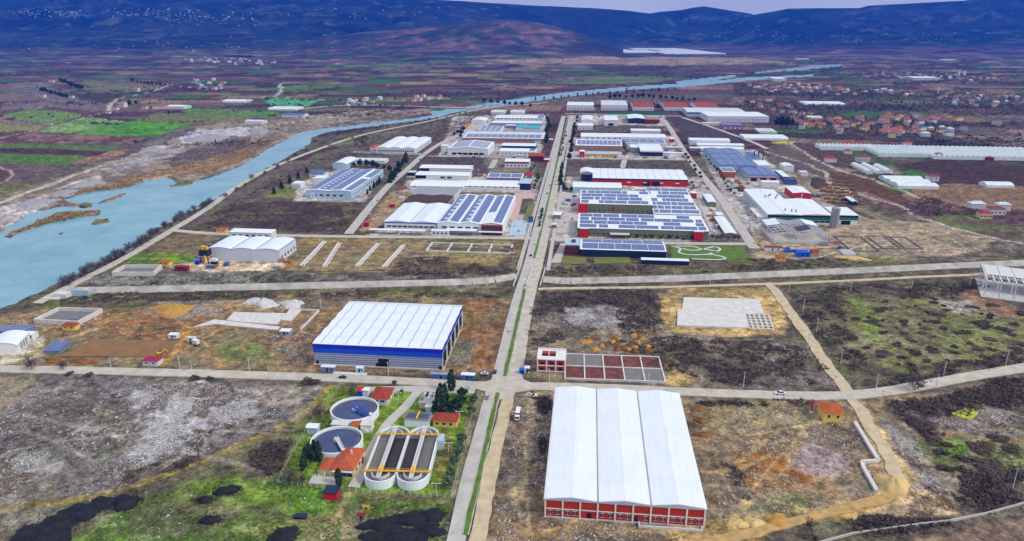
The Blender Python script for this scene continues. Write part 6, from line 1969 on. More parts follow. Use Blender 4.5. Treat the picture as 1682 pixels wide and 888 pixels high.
crate('site_cabin', 'grey-blue site cabin below the blue-banded hall wall', 'cabin', 527, 610, 8.5, 3, 3.0, 'silver_dark', 'white_sheet')
crate('site_cabin', 'small white site cabin on a concrete strip below the blue hall', 'cabin', 584, 611, 4.5, 3, 2.6, 'pale_blue_sheet', 'white_sheet')
e = thing('concrete_pad', 'long white concrete strip below the blue hall', 'slab', (*P(546, 614), 0), GRID)
part('slab', MB().box(0, 20, 0, 3, -0.4, 0.25), 'plaster', e)
crate('site_cabin', 'long blue container shop beside the junction', 'container', 707, 622, 14, 3.4, 3.0, 'blue_roof', 'grey_sheet')
crate('site_cabin', 'white-roofed blue container shop next to the junction', 'container', 757, 624, 8, 3.4, 3.2, 'blue_roof', 'white_sheet')
crate('site_cabin', 'white site kiosk with blue tarpaulin stall by the junction', 'kiosk', 861, 612, 3.2, 3, 3.0, 'white_paint', 'white_sheet')
crate('tarp_stall', 'bright blue tarpaulin stall beside a white kiosk', 'stall', 853, 614, 2.6, 3, 2.6, 'blue_tarp', 'blue_tarp')
crate('site_cabin', 'long maroon-roofed barracks beside the unfinished steel frame', 'cabin', 1256, 411, 16, 5, 2.8, 'plaster', 'brick_dark')
crate('container', 'bright blue shipping container on the eastern building site', 'container', 1308, 421, 12, 4, 4, 'blue_tarp', 'blue_tarp')
crate('container', 'low blue sheet-covered stack before the unfinished steel frame', 'container', 1289, 413, 20, 3, 1.5, 'blue_roof', 'blue_tarp')
crate('site_cabin', 'white cabin with silver roof on earth west of the blue hall', 'cabin', 459, 550, 7, 5, 2.6, 'grey_sheet', 'white_sheet')
crate('site_cabin', 'pale hut beside parked machines on the orange earth', 'cabin', 307, 560, 5, 3, 2.2, 'plaster', 'plaster')
crate('site_cabin', 'pale box cabin near the brown levelled pad', 'cabin', 276, 555, 6, 4, 2.2, 'plaster', 'white_sheet')
crate('container', 'dark red storage tank box on the dusty plant yard', 'tank', 287, 444, 11, 4, 3.6, 'brick_dark', 'magenta_roof')
crate('container', 'red stack at the corner of the service road', 'container', 597, 372, 5, 5, 4, 'red_paint', 'red_paint')
crate('container', 'red crate stack on bare ground beside the estate road', 'container', 639, 340, 6, 5, 3, 'red_paint', 'red_paint')
crate('trailer', 'small grey trailer parked on grass beside the coal heaps', 'trailer', 586, 852, 3.4, 1.8, 1.6, 'steel_grey', 'brick_dark')
crate('panel_stack', 'dark flat panel stack lying on grass', 'panel', 482, 851, 5, 2.6, 0.5, 'navy', 'navy')
crate('skip', 'yellow skip on the muddy patch beside the works fence', 'skip', 595, 836, 2.8, 1.6, 0.9, 'yellow_paint', 'clay')
for k in range(5):
    g = P(1386 + 4.2 * k, 419)
    e = thing('concrete_pipe_stack', 'white precast unit in a row on the eastern plot', 'concrete unit', (g[0], g[1], 0), GRID, 'row of white precast units')
    part('unit', MB().box(0, 1.6, 0, 14, -0.3, 1.2), 'white_paint', e)
    part('upstand', MB().box(0.3, 1.3, 0.5, 13.5, 1.2, 1.6), 'plaster', e)
g = P(1333, 676)
e = thing('warning_mast', 'tall red and white mast beside the cream hut with orange roof', 'mast', (g[0], g[1], 0))
part('pole', MB().cyl(0, 0, 0.5, -0.5, 7, 8), 'red_paint', e)
part('pole_top', MB().cyl(0, 0, 0.4, 7, 8.6, 8), 'white_paint', e)
part('pole_base', MB().box(-0.9, 0.9, -0.9, 0.9, -0.5, 0.5), 'concrete', e)

# garden with curving paths beside the navy factory
e = thing('garden', 'ornamental garden lawn with looping white paths beside the navy factory', 'garden', (*P(1103, 424), 0))
og = P(1103, 424)
part('lawn', MB().prism([tuple(P(*p) - og) for p in [(1103, 424), (1100, 403), (1160, 402), (1180, 404), (1222, 406), (1232, 424), (1198, 427)]], -0.4, 0.12), 'lawn', e)
for loop in ([(1104, 404), (1120, 408), (1112, 415), (1135, 419), (1170, 417), (1196, 424), (1180, 427), (1136, 425)], [(1110, 404), (1140, 404), (1150, 409), (1180, 412), (1165, 417)], [(1120, 408), (1140, 412), (1160, 408), (1175, 404), (1186, 410), (1170, 415)]):
    q = smooth_line([P(*p) - og for p in loop], 2)
    m = MB()
    for i in range(len(q) - 1):
        m.beam((*q[i], 0.12), (*q[i + 1], 0.12), 2.2, 0.16)
    part('garden_path', m, 'plaster', e)
for q, lab in (([(922, 433), (924, 421), (964, 422), (963, 433)], 'dry mown lawn before the brown office'), ([(976, 433), (975, 422), (1034, 422), (1036, 431)], 'dry mown lawn before the navy factory'),
               ([(860, 360), (868, 335), (884, 335), (877, 360)], 'green planted verge before the solar factory'), ([(775, 323), (778, 316), (834, 317), (832, 322)], 'lawn strip behind the blue solar factory')):
    og = P(*q[0])
    o = part('lawn', MB().prism([tuple(P(*p) - og) for p in q], -0.4, 0.1), 'lawn_dry', None)
    o.location = (*og, 0)
    o['kind'] = 'structure'
for q, mt in (([(838, 333), (846, 316), (880, 317), (877, 325), (858, 326), (850, 362), (838, 362)], 'pave_pink'), ([(905, 431), (921, 399), (930, 399), (921, 431)], 'pave'), ([(835, 386), (842, 362), (866, 362), (862, 386)], 'pale_blue_sheet'),
              ([(917, 340), (920, 317), (951, 317), (950, 342)], 'pave'), ([(913, 382), (925, 352), (945, 352), (946, 382)], 'pave'), ([(1166, 378), (1140, 315), (1150, 315), (1185, 386)], 'pave')):
    og = P(*q[0])
    o = part('forecourt', MB().prism([tuple(P(*p) - og) for p in q], -0.4, 0.06), mt, None)
    o.location = (*og, 0)
    o['kind'] = 'structure'


# ------------------------------------------------------------------ heaps
def heap(label, px, py, rx, ry, hgt, mat, group=None, name='soil_heap', cat='heap', seed=0, rz=0.0):
    g = P(px, py)
    m = MB()
    n, rings = 26, 6
    rr = random.Random(seed * 7 + int(px))
    ph = [rr.uniform(0, 6.28) for _ in range(4)]
    m.v.append((0, 0, hgt))
    for j in range(1, rings + 1):
        t_ = j / rings
        for k in range(n):
            a = 2 * math.pi * k / n
            wob = 1 + 0.16 * math.sin(2 * a + ph[0]) + 0.12 * math.sin(3 * a + ph[1]) + 0.12 * math.sin(5 * a + ph[2]) + rr.uniform(-0.07, 0.07)
            z = hgt * (1 - t_ ** 1.5) * (1 + 0.22 * math.sin(3 * a + 4 * t_ + ph[3])) + rr.uniform(-0.16, 0.16) * hgt
            m.v.append((rx * wob * t_ * math.cos(a), ry * wob * t_ * math.sin(a), z if j < rings else -0.9))
    for k in range(n):
        m.f.append((0, 1 + k, 1 + (k + 1) % n))
    for j in range(rings - 1):
        for k in range(n):
            a, b_ = 1 + j * n + k, 1 + j * n + (k + 1) % n
            m.f.append((a, a + n, b_ + n, b_))
    o = link(name, m.mesh(name, mat, True), None, (g[0], g[1], 0), rz)
    return tag(o, label, cat, group)


COAL = [(95, 858, 11, 6, 1.4), (125, 842, 9, 6, 1.8), (165, 828, 9, 5, 1.9), (205, 824, 8, 5, 1.6), (70, 880, 14, 8, 1.5), (368, 806, 5.5, 3, 1.3), (382, 802, 4, 2.4, 1.0), (338, 820, 4, 2.2, 1.0), (345, 853, 5, 2.8, 1.0),
        (465, 880, 8, 5, 1.5), (625, 862, 10, 4.5, 1.2), (668, 852, 11, 4.5, 1.5), (706, 846, 9, 4, 1.3), (650, 880, 16, 5, 1.1), (704, 868, 9, 4, 1.2)]
for k, (x, y, rx, ry, hh) in enumerate(COAL):
    lab_, grp_ = (('black coal heap in the long dump below the olive track', 'coal dump below the olive track') if x < 240 else ('small black coal heap alone on bright green grass', 'small coal heaps on the green') if x < 400
                  else ('ragged coal heap on grass beside the flat dark panels', None) if x < 500 else ('black coal heap in the dump below the treatment works fence', 'coal dump below the works fence'))
    heap(lab_, x, y, rx * 0.85, ry * 1.1, hh * 1.15, 'coal', grp_, 'coal_heap', 'coal heap', k, math.radians(RNG.uniform(-10, 25)))
for k, (x, y) in enumerate(((1147, 671), (1157, 713), (1152, 690))):
    heap('ochre earth heap lying along the east wall of the brick-fronted hall', x, y, 4.6, 3.0, 1.3, 'clay_dark', 'ochre heaps beside the brick-fronted hall', seed=k)
for k, (x, y, r) in enumerate(((1211, 859, 4.2), (1238, 857, 4.4), (1276, 853, 5.5))):
    heap('smooth yellow sand heap beside the ochre haul road', x, y, r, r * 0.75, 1.3, 'sand_pile' if k < 2 else 'clay', 'yellow heaps by the haul road', seed=k)
heap('pointed tan sand heap at the bend of the yellow earth road', 1467, 795, 6.0, 9.0, 3.0, 'sand_pile', seed=3)
rr_ = random.Random(5)
for k in range(30):
    x, y = rr_.uniform(955, 1068), rr_.uniform(545, 582)
    if y > 572 + (x - 955) * 0.1 or y < 552 - (x - 955) * 0.12:
        continue
    heap('rounded ochre spoil mound among many behind the brick shell', x, y, rr_.uniform(2.0, 3.4), rr_.uniform(1.8, 3.0), rr_.uniform(1.2, 2.0), 'clay' if rr_.random() < 0.6 else 'clay_dark', 'ochre spoil mounds behind the brick shell', seed=k)
for k, (x, y, rx, ry, hh, mt, lab) in enumerate(((425, 216, 24, 30, 7, 'gravel_grey', 'large grey gravel heap at the west bank workings'), (340, 228, 42, 34, 7, 'gravel_grey', 'long grey gravel mound beside the west bank track'), (250, 246, 22, 18, 4, 'gravel_grey', 'low grey gravel spread heap near the green field edge'),
                                                 (105, 318, 13, 22, 4, 'gravel_grey', 'ridged gravel bank sloping down to the reeds'), (60, 334, 14, 22, 4, 'gravel_grey', 'ridged gravel bank beside the narrow backwater'), (140, 303, 13, 20, 4, 'gravel_grey', 'ridged gravel bank above the yellow reeds'),
                                                 (1216, 312, 15, 10, 3.5, 'soil_dark', 'dark brown soil heap beside the east estate road'), (1345, 300, 12, 36, 4, 'soil_dark', 'long dark soil ridge between the red building and the brown field'), (88, 592, 8, 3, 1.4, 'clay_dark', 'brown soil bank beside the crossroad verge'), (135, 593, 12, 3, 1.4, 'clay_dark', 'longer brown soil bank beside the crossroad verge'),
                                                 (285, 508, 14, 12, 3, 'clay', 'orange earth mound above the broken white slab'), (430, 497, 14, 8, 3.0, 'rubble', 'grey rubble heap above the ribbed white slab'), (480, 499, 10, 7, 2.6, 'rubble', 'grey rubble heap beside the blue hall approach'), (1400, 424, 14, 5, 2.0, 'sand_pile', 'yellow sand bank on the eastern building plot'))):
    heap(lab, x, y, rx, ry, hh, mt, seed=k + 40, rz=math.radians(-20 if k > 2 else 20))
# ------------------------------------------------------------------ plants
def leaf_mesh(name, kind, mat, n, seed):
    r = np.random.default_rng(seed)
    if kind == 'cypress':
        t_ = r.random(n)
        rad = 0.15 * np.sin(np.pi * np.clip(t_ * 0.86 + 0.12, 0, 1)) ** 0.8 * (0.55 + 0.5 * r.random(n))
        z = 0.05 + 0.95 * t_
        s = 0.06
    elif kind == 'conifer':
        t_ = r.random(n) ** 1.3
        rad = 0.30 * (1 - t_) ** 0.8 * (0.45 + 0.65 * r.random(n)) * (0.75 + 0.25 * np.sin(t_ * 40))
        z = 0.10 + 0.90 * t_
        s = 0.075
    elif kind == 'round':
        d = r.normal(size=(n, 3))
        d /= np.linalg.norm(d, axis=1)[:, None]
        lump = 0.75 + 0.3 * np.sin(3 * d[:, 0] + 2) * np.cos(4 * d[:, 1]) + 0.15 * np.sin(7 * d[:, 2])
        q = d * (r.random(n) ** 0.33 * 0.42 * lump)[:, None]
        rad = None
        s = 0.085
    elif kind == 'shrub':
        d = r.normal(size=(n, 3))
        d /= np.linalg.norm(d, axis=1)[:, None]
        d[:, 2] = np.abs(d[:, 2])
        lump = 0.7 + 0.35 * np.sin(2.6 * d[:, 0] + 1) * np.cos(3 * d[:, 1] + 2)
        q = d * (r.random(n) ** 0.4 * 0.5 * lump)[:, None]
        q[:, 2] *= 0.9
        rad = None
        s = 0.075
    else:  # bare twigs
        d = r.normal(size=(n, 3))
        d /= np.linalg.norm(d, axis=1)[:, None]
        q = d * (r.random(n) ** 0.5 * 0.45)[:, None]
        rad = None
        s = 0.14
    if rad is not None:
        a = r.random(n) * 2 * np.pi
        q = np.stack([rad * np.cos(a), rad * np.sin(a), z], 1)
    elif kind != 'shrub':
        q[:, 2] += 0.58
    u = r.normal(size=(n, 3))
    v = r.normal(size=(n, 3))
    u /= np.linalg.norm(u, axis=1)[:, None]
    v -= u * (u * v).sum(1)[:, None]
    v /= np.linalg.norm(v, axis=1)[:, None]
    ss = s * (0.6 + 0.8 * r.random(n))[:, None]
    wv = 0.14 if kind == 'bare' else 0.75
    if kind == 'bare':
        u = q - np.array([0, 0, 0.25])
        u /= np.linalg.norm(u, axis=1)[:, None]
    P4 = np.stack([q - u * ss, q + v * ss * wv, q + u * ss, q - v * ss * wv], 1).reshape(-1, 3)
    me = bpy.data.meshes.new(name)
    me.from_pydata(P4.tolist(), [], (np.arange(n * 4).reshape(-1, 4)).tolist())
    me.materials.append(MATS[mat])
    me.update()
    return me


def trunk_mesh(kind):
    m = MB().cyl(0, 0, 0.028, -0.03, 0.55 if kind != 'cypress' else 0.3, 6, 0.012)
    if kind in ('round', 'bare'):
        for k in range(4):
            a = k * 1.6 + 0.4
            m.beam((0, 0, 0.25 + 0.06 * k), (0.22 * math.cos(a), 0.22 * math.sin(a), 0.55 + 0.06 * k), 0.014, 0.014)
    return m.mesh('trunk', 'bark')


TREE = {}
for kind, mat, n in (('cypress', 'leaf_dark', 260), ('conifer', 'leaf_dark', 360), ('round', 'leaf_olive', 340), ('broad', 'leaf_dark', 420), ('green', 'leaf_mid', 340), ('bare', 'twig', 300)):
    k2 = {'broad': 'round', 'green': 'round'}.get(kind, kind)
    TREE[kind] = [(trunk_mesh(k2), leaf_mesh('crown', k2, mat, n, s)) for s in (1, 2, 3)]
SHRUB = {m_: [leaf_mesh('bush', 'shrub', m_, 240, s) for s in (5, 6, 7)] for m_ in ('scrub_dark', 'scrub_plum', 'leaf_mid', 'leaf_dark')}
NAMES = {'cypress': 'cypress_tree', 'conifer': 'conifer_tree', 'round': 'round_tree', 'broad': 'evergreen_tree', 'green': 'leafy_tree', 'bare': 'bare_tree'}
tr = random.Random(3)


def tree(kind, px, py, hgt, label, group=None, wide=1.0, z=0.0):
    g = P(px, py, z)
    e = thing(NAMES[kind], label, 'tree', (g[0], g[1], z - 0.3), tr.uniform(0, 6.28), group)
    e.scale = (hgt * wide, hgt * wide, hgt)
    a, b_ = tr.choice(TREE[kind])
    link('trunk', a, e)
    link('crown', b_, e)
    return e


def bush(px, py, wid, hgt, mat, label, group=None):
    g = P(px, py)
    o = link('bush', tr.choice(SHRUB[mat]), None, (g[0], g[1], -0.25), tr.uniform(0, 6.28), (wid, wid, hgt * 2))
    return tag(o, label, 'bush', group)


# treatment works planting
tree('conifer', 725, 677, 17, 'tallest dark conifer in the works lawn beside the bungalow', wide=0.95)
tree('conifer', 731, 668, 14, 'second dark conifer touching the tallest one')
tree('conifer', 720, 672, 12, 'smaller dark conifer leaning on the tallest one')
tree('cypress', 742, 641, 13, 'slim pencil cypress behind the dark conifers', wide=1.2)
for (x, y, h_) in ((758, 727, 6.5), (753, 748, 7.5), (746, 764, 6.5), (741, 783, 6.0), (736, 801, 6.0)):
    tree('round', x, y, h_, 'round clipped olive-green tree in the row inside the works fence', 'round trees along the works fence', 1.15)
for (x, y, h_) in ((774, 681, 6.5), (779, 662, 6.0)):
    tree('round', x, y, h_, 'grey-green round tree inside the upper works fence', 'grey-green trees by the upper fence', 1.1)
tree('broad', 750, 676, 9, 'dense evergreen clump tree behind the yellow bungalow', wide=1.15)
tree('broad', 757, 668, 8, 'dense evergreen beside the clump behind the yellow bungalow', wide=1.15)
tree('broad', 759, 652, 6.5, 'small evergreen beside the works guard booth', wide=1.1)
tree('broad', 510, 757, 9.5, 'dark evergreen in front of the pale-bridged settling tank', wide=0.9)
tree('conifer', 517, 752, 10, 'dark conifer beside the pale-bridged settling tank')
tree('cypress', 525, 757, 11, 'tall slim cypress at the rim of the settling tank', wide=0.9)
tree('cypress', 501, 766, 9, 'slim cypress standing apart on the works lawn', wide=0.9)
tree('cypress', 497, 772, 6, 'short cypress below the slim lone cypress', wide=1.3)
tree('cypress', 557, 795, 8.5, 'dark cypress before the cream villa porch', wide=1.3)
tree('bare', 477, 793, 7, 'leafless straw-coloured tree left of the villa', wide=1.2)
tree('bare', 497, 793, 5, 'leafless sapling near the villa porch')
tree('bare', 525, 685, 6, 'bare brown shrub tree on the lawn edge by the settling tank', wide=1.3)
tree('bare', 578, 648, 5, 'bare shrub beside the blue and red kiosk')
tree('green', 660, 647, 3.5, 'small garden tree beside the red-roofed white house')
tree('green', 579, 736, 3.5, 'small tree at the rim of the pale-bridged tank')
tree('green', 648, 633, 4, 'young street tree between road and treatment works')
for (x, y, wd) in ((113, 614, 7), (145, 616, 7), (320, 621, 8), (345, 622, 6), (505, 627, 12), (515, 628, 9)):
    bush(x, y, wd, 2.4, 'scrub_dark', 'dark roadside bramble bush on the south verge of the crossroad', 'bramble bushes on the crossroad verge')
tree('bare', 52, 606, 8, 'bare tree on the verge of the crossroad near the barrel-roofed shed')
tree('bare', 104, 607, 6, 'small bare tree on the verge beyond the dark solar table')
tree('bare', 1502, 640, 9, 'wide bare tree on the bend of the crossroad', wide=1.2)

# river bank shrubs
for k in range(44):
    t_ = k / 43
    x = float(np.interp(t_, [0, 0.25, 0.5, 0.75, 1], [100, 165, 225, 275, 345]))
    y = float(np.interp(x, [100, 150, 210, 262, 300, 345], [468, 441, 412, 376, 354, 331]))
    tree('bare', x + tr.uniform(-5, 5) + 4, y + tr.uniform(-1, 3), tr.uniform(4.5, 8.5), 'purplish leafless shrub on the near river bank', 'leafless shrubs on the near river bank', tr.uniform(0.9, 1.4))
for k in range(26):
    t_ = k / 25
    x = 350 + 420 * t_
    y = float(np.interp(x, [350, 420, 500, 530, 620, 720, 770], [330, 291, 246, 222, 209, 194, 184])) + 1
    tree('bare', x + tr.uniform(-6, 6), y + tr.uniform(0, 2), tr.uniform(4, 7), 'small leafless shrub lining the upper river', 'leafless shrubs along the upper river', 1.3)

# meadow bushes, east
mead = PP([(1400, 500), (1480, 490), (1560, 486), (1640, 502), (1720, 522), (1720, 566), (1600, 586), (1500, 602), (1440, 596), (1400, 560)])
cnt = 0
while cnt < 80:
    x, y = tr.uniform(1395, 1682), tr.uniform(488, 602)
    g = P(x, y)
    if sdist(np.array([g[0]]), np.array([g[1]]), mead)[0] < 0:
        continue
    bush(x, y, tr.uniform(3, 12), tr.uniform(1.0, 1.9), 'scrub_dark' if tr.random() < 0.75 else 'scrub_plum', 'low dark thorn bush scattered on the eastern meadow', 'thorn bushes on the eastern meadow')
    cnt += 1
for (x, y, wd) in ((1535, 722, 14), (1610, 735, 16), (1660, 738, 10), (1545, 742, 9), (1580, 752, 8), (1620, 762, 18), (1550, 768, 9), (1645, 782, 16), (1600, 790, 14), (1672, 775, 10), (1580, 770, 7), (1555, 730, 7), (1640, 720, 12), (1520, 700, 12)):
    bush(x, y, wd, 1.9, 'scrub_dark', 'flat dark bramble mound on the grassy south-east corner', 'bramble mounds in the south-east corner')

# trees across the estate
def row(kind, pts, n, h_, label, group, wide=1.0, jit=2.0):
    q = np.array(pts, float)
    s = np.concatenate([[0], np.cumsum(np.hypot(*np.diff(q, axis=0).T))])
    for t_ in np.linspace(0, s[-1], n):
        x, y = np.interp(t_, s, q[:, 0]), np.interp(t_, s, q[:, 1])
        tree(kind, x + tr.uniform(-jit, jit), y + tr.uniform(-0.6, 0.6), h_ * tr.uniform(0.75, 1.25), label, group, wide)


row('conifer', [(640, 300), (656, 278), (668, 262)], 9, 12, 'dark conifer lining the west estate road', 'conifers lining the west estate road', 1.2)
row('broad', [(555, 275), (600, 272), (640, 280)], 10, 9, 'evergreen hedge tree behind the four-bay solar factory', 'evergreens behind the four-bay solar factory', 1.2)
row('conifer', [(450, 318), (480, 298), (505, 284)], 5, 9, 'lone conifer along the fence west of the solar factory', 'conifers along the western fence', 1.1)
row('conifer', [(603, 318), (612, 308), (625, 300)], 5, 9, 'conifer on the east side of the four-bay solar factory', 'conifers beside the solar factory flank')
row('broad', [(745, 222), (760, 215), (757, 226)], 6, 9, 'evergreen at the west end of the tan factory', 'evergreens by the tan factory', 1.2)
row('broad', [(895, 190), (903, 205), (898, 220), (896, 236)], 14, 9, 'evergreen street tree on the west pavement of the upper avenue', 'evergreens on the upper avenue west side', 1.1)
row('broad', [(948, 196), (943, 214), (938, 240), (934, 262)], 14, 9, 'evergreen street tree on the east pavement of the upper avenue', 'evergreens on the upper avenue east side', 1.1)
row('conifer', [(924, 276), (920, 300), (926, 310)], 6, 10, 'dark conifer between avenue and the plain white hall', 'conifers beside the plain white hall', 1.1)
row('broad', [(926, 313), (940, 314), (950, 316)], 5, 6, 'clipped evergreen at the foot of the plain white hall', 'clipped evergreens by the plain white hall', 1.2)
row('green', [(885, 290), (880, 300), (878, 312)], 5, 7, 'leafy tree beside the avenue near the magenta-roofed house', 'leafy trees by the magenta-roofed house', 1.2)
row('broad', [(795, 168), (830, 172), (870, 175)], 8, 12, 'dark evergreen in the park below the bridge road', 'evergreens below the bridge road', 1.3)
row('broad', [(1000, 162), (1060, 160), (1110, 164), (1140, 166)], 16, 12, 'dark evergreen in the park at the estate head', 'evergreens at the estate head', 1.3)
row('broad', [(1042, 178), (1062, 179), (1078, 176)], 5, 11, 'dark tree masking the red-roofed depot', 'trees masking the red-roofed depot', 1.3)
row('cypress', [(880, 165), (960, 158), (1040, 152), (1110, 148)], 18, 12, 'slim poplar in the row along the far river terrace', 'poplars along the river terrace', 1.3)
row('green', [(1160, 258), (1175, 278), (1192, 302), (1205, 320)], 12, 5, 'hedge tree along the east estate road verge', 'hedge trees along the east estate road', 1.2)
for (x, y, h_) in ((1283, 210, 26), (1292, 210, 24), (1276, 207, 18), (1300, 208, 18)):
    tree('broad', x, y, h_, 'huge dark evergreen in the clump beside the school', 'huge evergreens beside the school', 1.0)
row('broad', [(955, 384), (1000, 388), (1060, 391), (1150, 394)], 16, 3.5, 'small clipped tree before the long saw-tooth factory', 'clipped trees before the saw-tooth factory', 1.1)
row('bare', [(1170, 392), (1190, 394), (1212, 394)], 6, 6, 'bare tree at the road corner below the long narrow shed', 'bare trees below the narrow shed', 1.3)
row('green', [(980, 345), (1020, 346), (1060, 347)], 9, 4, 'courtyard shrub tree before the olive-walled factory', 'courtyard shrubs before the olive-walled factory', 1.2)
row('broad', [(68, 150), (90, 156), (108, 162)], 10, 14, 'dark cypress-like tree in the belt near the hillside farm', 'dark trees near the hillside farm', 1.2)
row('broad', [(100, 135), (120, 142), (136, 147)], 10, 16, 'dark tree in the wood above the hillside farm', 'dark wood above the hillside farm', 1.3)
row('broad', [(215, 133), (245, 139), (270, 141)], 10, 12, 'dark hedge tree on the brow of the green hillock', 'hedge trees on the green hillock', 1.2)
row('broad', [(212, 172), (222, 171)], 2, 12, 'round dark tree beside the tall white farmhouse', 'dark trees beside the tall farmhouse', 1.3)
row('broad', [(300, 91), (320, 92), (346, 93)], 14, 20, 'dark wood tree above the far hamlet', 'dark woods above the hamlet', 1.3, 1)
row('broad', [(374, 94), (400, 95), (418, 95)], 10, 18, 'dark tree in the second wood above the far hamlet', 'second wood above the hamlet', 1.3, 1)


# ------------------------------------------------------------------ ground-cover masses (scrub, rubble): too many to count
def in_poly(pts, n, seed):
    poly = PP(pts)
    r = np.random.default_rng(seed)
    lo, hi = poly.min(0), poly.max(0)
    q = lo + (hi - lo) * r.random((n * 4, 2))
    d = sdist(q[:, 0] + 5 * (vn(q[:, 0] / 9, q[:, 1] / 9, 3) - 0.5), q[:, 1] + 5 * (vn(q[:, 0] / 9, q[:, 1] / 9, 4) - 0.5), poly)
    return q[d > 0][:n]


def mass(name, label, cat, centres, size, flat, m, mat, seed, clump=0.0):
    """one mesh of many small facets round the given centres"""
    r = np.random.default_rng(seed)
    c = np.vstack(centres)
    if clump:
        k = fbm(c[:, 0] / 16.0, c[:, 1] / 16.0, seed, 4, 0.6)
        c = c[k > clump]
    n = len(c)
    s = size[0] + (size[1] - size[0]) * r.random(n) ** 1.5
    z = terrain(c[:, 0], c[:, 1])
    base = np.stack([c[:, 0], c[:, 1], z], 1)
    off = r.normal(size=(n, m, 3)) * np.array([0.45, 0.45, 0.28 * flat])
    off[:, :, 2] = np.abs(off[:, :, 2]) + 0.06 * flat
    cen = base[:, None, :] + off * s[:, None, None]
    tri = r.normal(size=(n, m, 3, 3)) * 0.32
    tri[..., 2] *= 0.7
    v = (cen[:, :, None, :] + tri * s[:, None, None, None]).reshape(-1, 3)
    nt_ = n * m
    me = bpy.data.meshes.new(name)
    me.vertices.add(nt_ * 3)
    me.vertices.foreach_set('co', v.astype(np.float32).ravel())
    me.loops.add(nt_ * 3)
    me.loops.foreach_set('vertex_index', np.arange(nt_ * 3, dtype=np.int32))
    me.polygons.add(nt_)
    me.polygons.foreach_set('loop_start', np.arange(0, nt_ * 3, 3, dtype=np.int32))
    me.update()
    me.materials.append(MATS[mat])
    o = link(name, me)
    return tag(o, label, cat, None, 'stuff')


dark = [([(1296, 476), (1450, 468), (1600, 460), (1625, 470), (1560, 484), (1400, 498), (1320, 492)], 1500), ([(1305, 488), (1385, 500), (1402, 560), (1440, 606), (1400, 620), (1340, 550)], 1100),
        ([(1415, 612), (1520, 600), (1640, 580), (1700, 572), (1700, 592), (1500, 628), (1430, 636)], 900), ([(1455, 662), (1560, 642), (1700, 612), (1700, 665), (1580, 682), (1490, 680)], 1500),
        ([(1460, 672), (1540, 690), (1565, 708), (1515, 716)], 350), ([(1550, 772), (1640, 770), (1700, 790), (1700, 818), (1610, 842), (1565, 815)], 900), ([(1320, 858), (1470, 848), (1570, 846), (1520, 868), (1340, 888)], 800),
        ([(888, 478), (1070, 474), (1082, 492), (960, 503), (885, 505)], 900), ([(985, 560), (1100, 550), (1180, 558), (1290, 552), (1330, 580), (1385, 632), (1200, 632), (1110, 612)], 2600), ([(870, 505), (930, 500), (930, 560), (866, 570)], 500),
        ([(1010, 500), (1085, 490), (1088, 545), (1020, 550)], 700), ([(1180, 755), (1206, 750), (1245, 830), (1215, 836)], 300), ([(655, 420), (735, 422), (835, 434), (840, 450), (640, 452)], 900), ([(310, 377), (400, 337), (600, 336), (564, 380)], 1500),
        ([(110, 452), (440, 450), (846, 452), (838, 462), (140, 474)], 900), ([(110, 480), (300, 480), (838, 474), (836, 486), (300, 492), (90, 500)], 1200), ([(898, 437), (1240, 434), (1440, 428), (1380, 438), (900, 454)], 1000),
        ([(1215, 425), (1290, 424), (1440, 424), (1380, 430), (1240, 434)], 400), ([(395, 762), (440, 725), (478, 725), (465, 782)], 700), ([(205, 775), (330, 745), (300, 766), (210, 795)], 300), ([(330, 715), (400, 690), (380, 712), (330, 735)], 250),
        ([(885, 655), (905, 650), (898, 740), (888, 760)], 350), ([(1140, 660), (1330, 655), (1335, 664), (1150, 668)], 300), ([(690, 256), (806, 257), (800, 272), (690, 268)], 400), ([(930, 263), (1120, 265), (1130, 277), (930, 279)], 500),  # first patch: dark scrub standing in for shade along the long hall's wall
        ([(260, 235), (312, 205), (330, 210), (300, 225), (200, 262), (190, 256)], 600), ([(270, 262), (330, 240), (400, 228), (416, 238), (360, 262)], 700)]
mass('bramble_scrub', 'dark brown bramble scrub covering the waste plots', 'scrub', [in_poly(p, n, 100 + i) for i, (p, n) in enumerate(dark)], (0.8, 2.4), 0.8, 8, 'scrub_dark', 5, 0.46)
plumz = [([(330, 374), (360, 345), (480, 278), (600, 235), (700, 213), (780, 192), (745, 224), (660, 246), (600, 258), (540, 262), (500, 280), (470, 300), (420, 322)], 3000), ([(1480, 338), (1520, 322), (1590, 342), (1640, 340), (1640, 352), (1500, 354)], 900),
         ([(720, 205), (780, 186), (860, 178), (800, 196), (760, 212)], 700), ([(540, 205), (640, 186), (700, 182), (700, 192), (560, 210)], 700), ([(1440, 285), (1465, 285), (1480, 306), (1462, 300)], 200)]
mass('plum_scrub', 'purplish leafless scrub beside river road and fields', 'scrub', [in_poly(p, n, 200 + i) for i, (p, n) in enumerate(plumz)], (1.2, 3.6), 0.8, 8, 'scrub_plum', 6, 0.42)
straw = [([(180, 296), (260, 279), (340, 264), (400, 250), (420, 250), (395, 266), (330, 285), (270, 286), (215, 300)], 1500), ([(60, 330), (120, 316), (200, 300), (215, 305), (150, 312), (90, 328)], 500), ([(4, 386), (50, 364), (100, 348), (160, 346), (110, 357), (60, 369)], 500),
         ([(330, 260), (420, 240), (470, 222), (440, 236), (400, 262)], 500)]
mass('reed_bed', 'straw-coloured dry reeds on the far river bank and islands', 'reeds', [in_poly(p, n, 300 + i) for i, (p, n) in enumerate(straw)], (1.4, 3.2), 0.9, 7, 'scrub_straw', 7, 0.3)
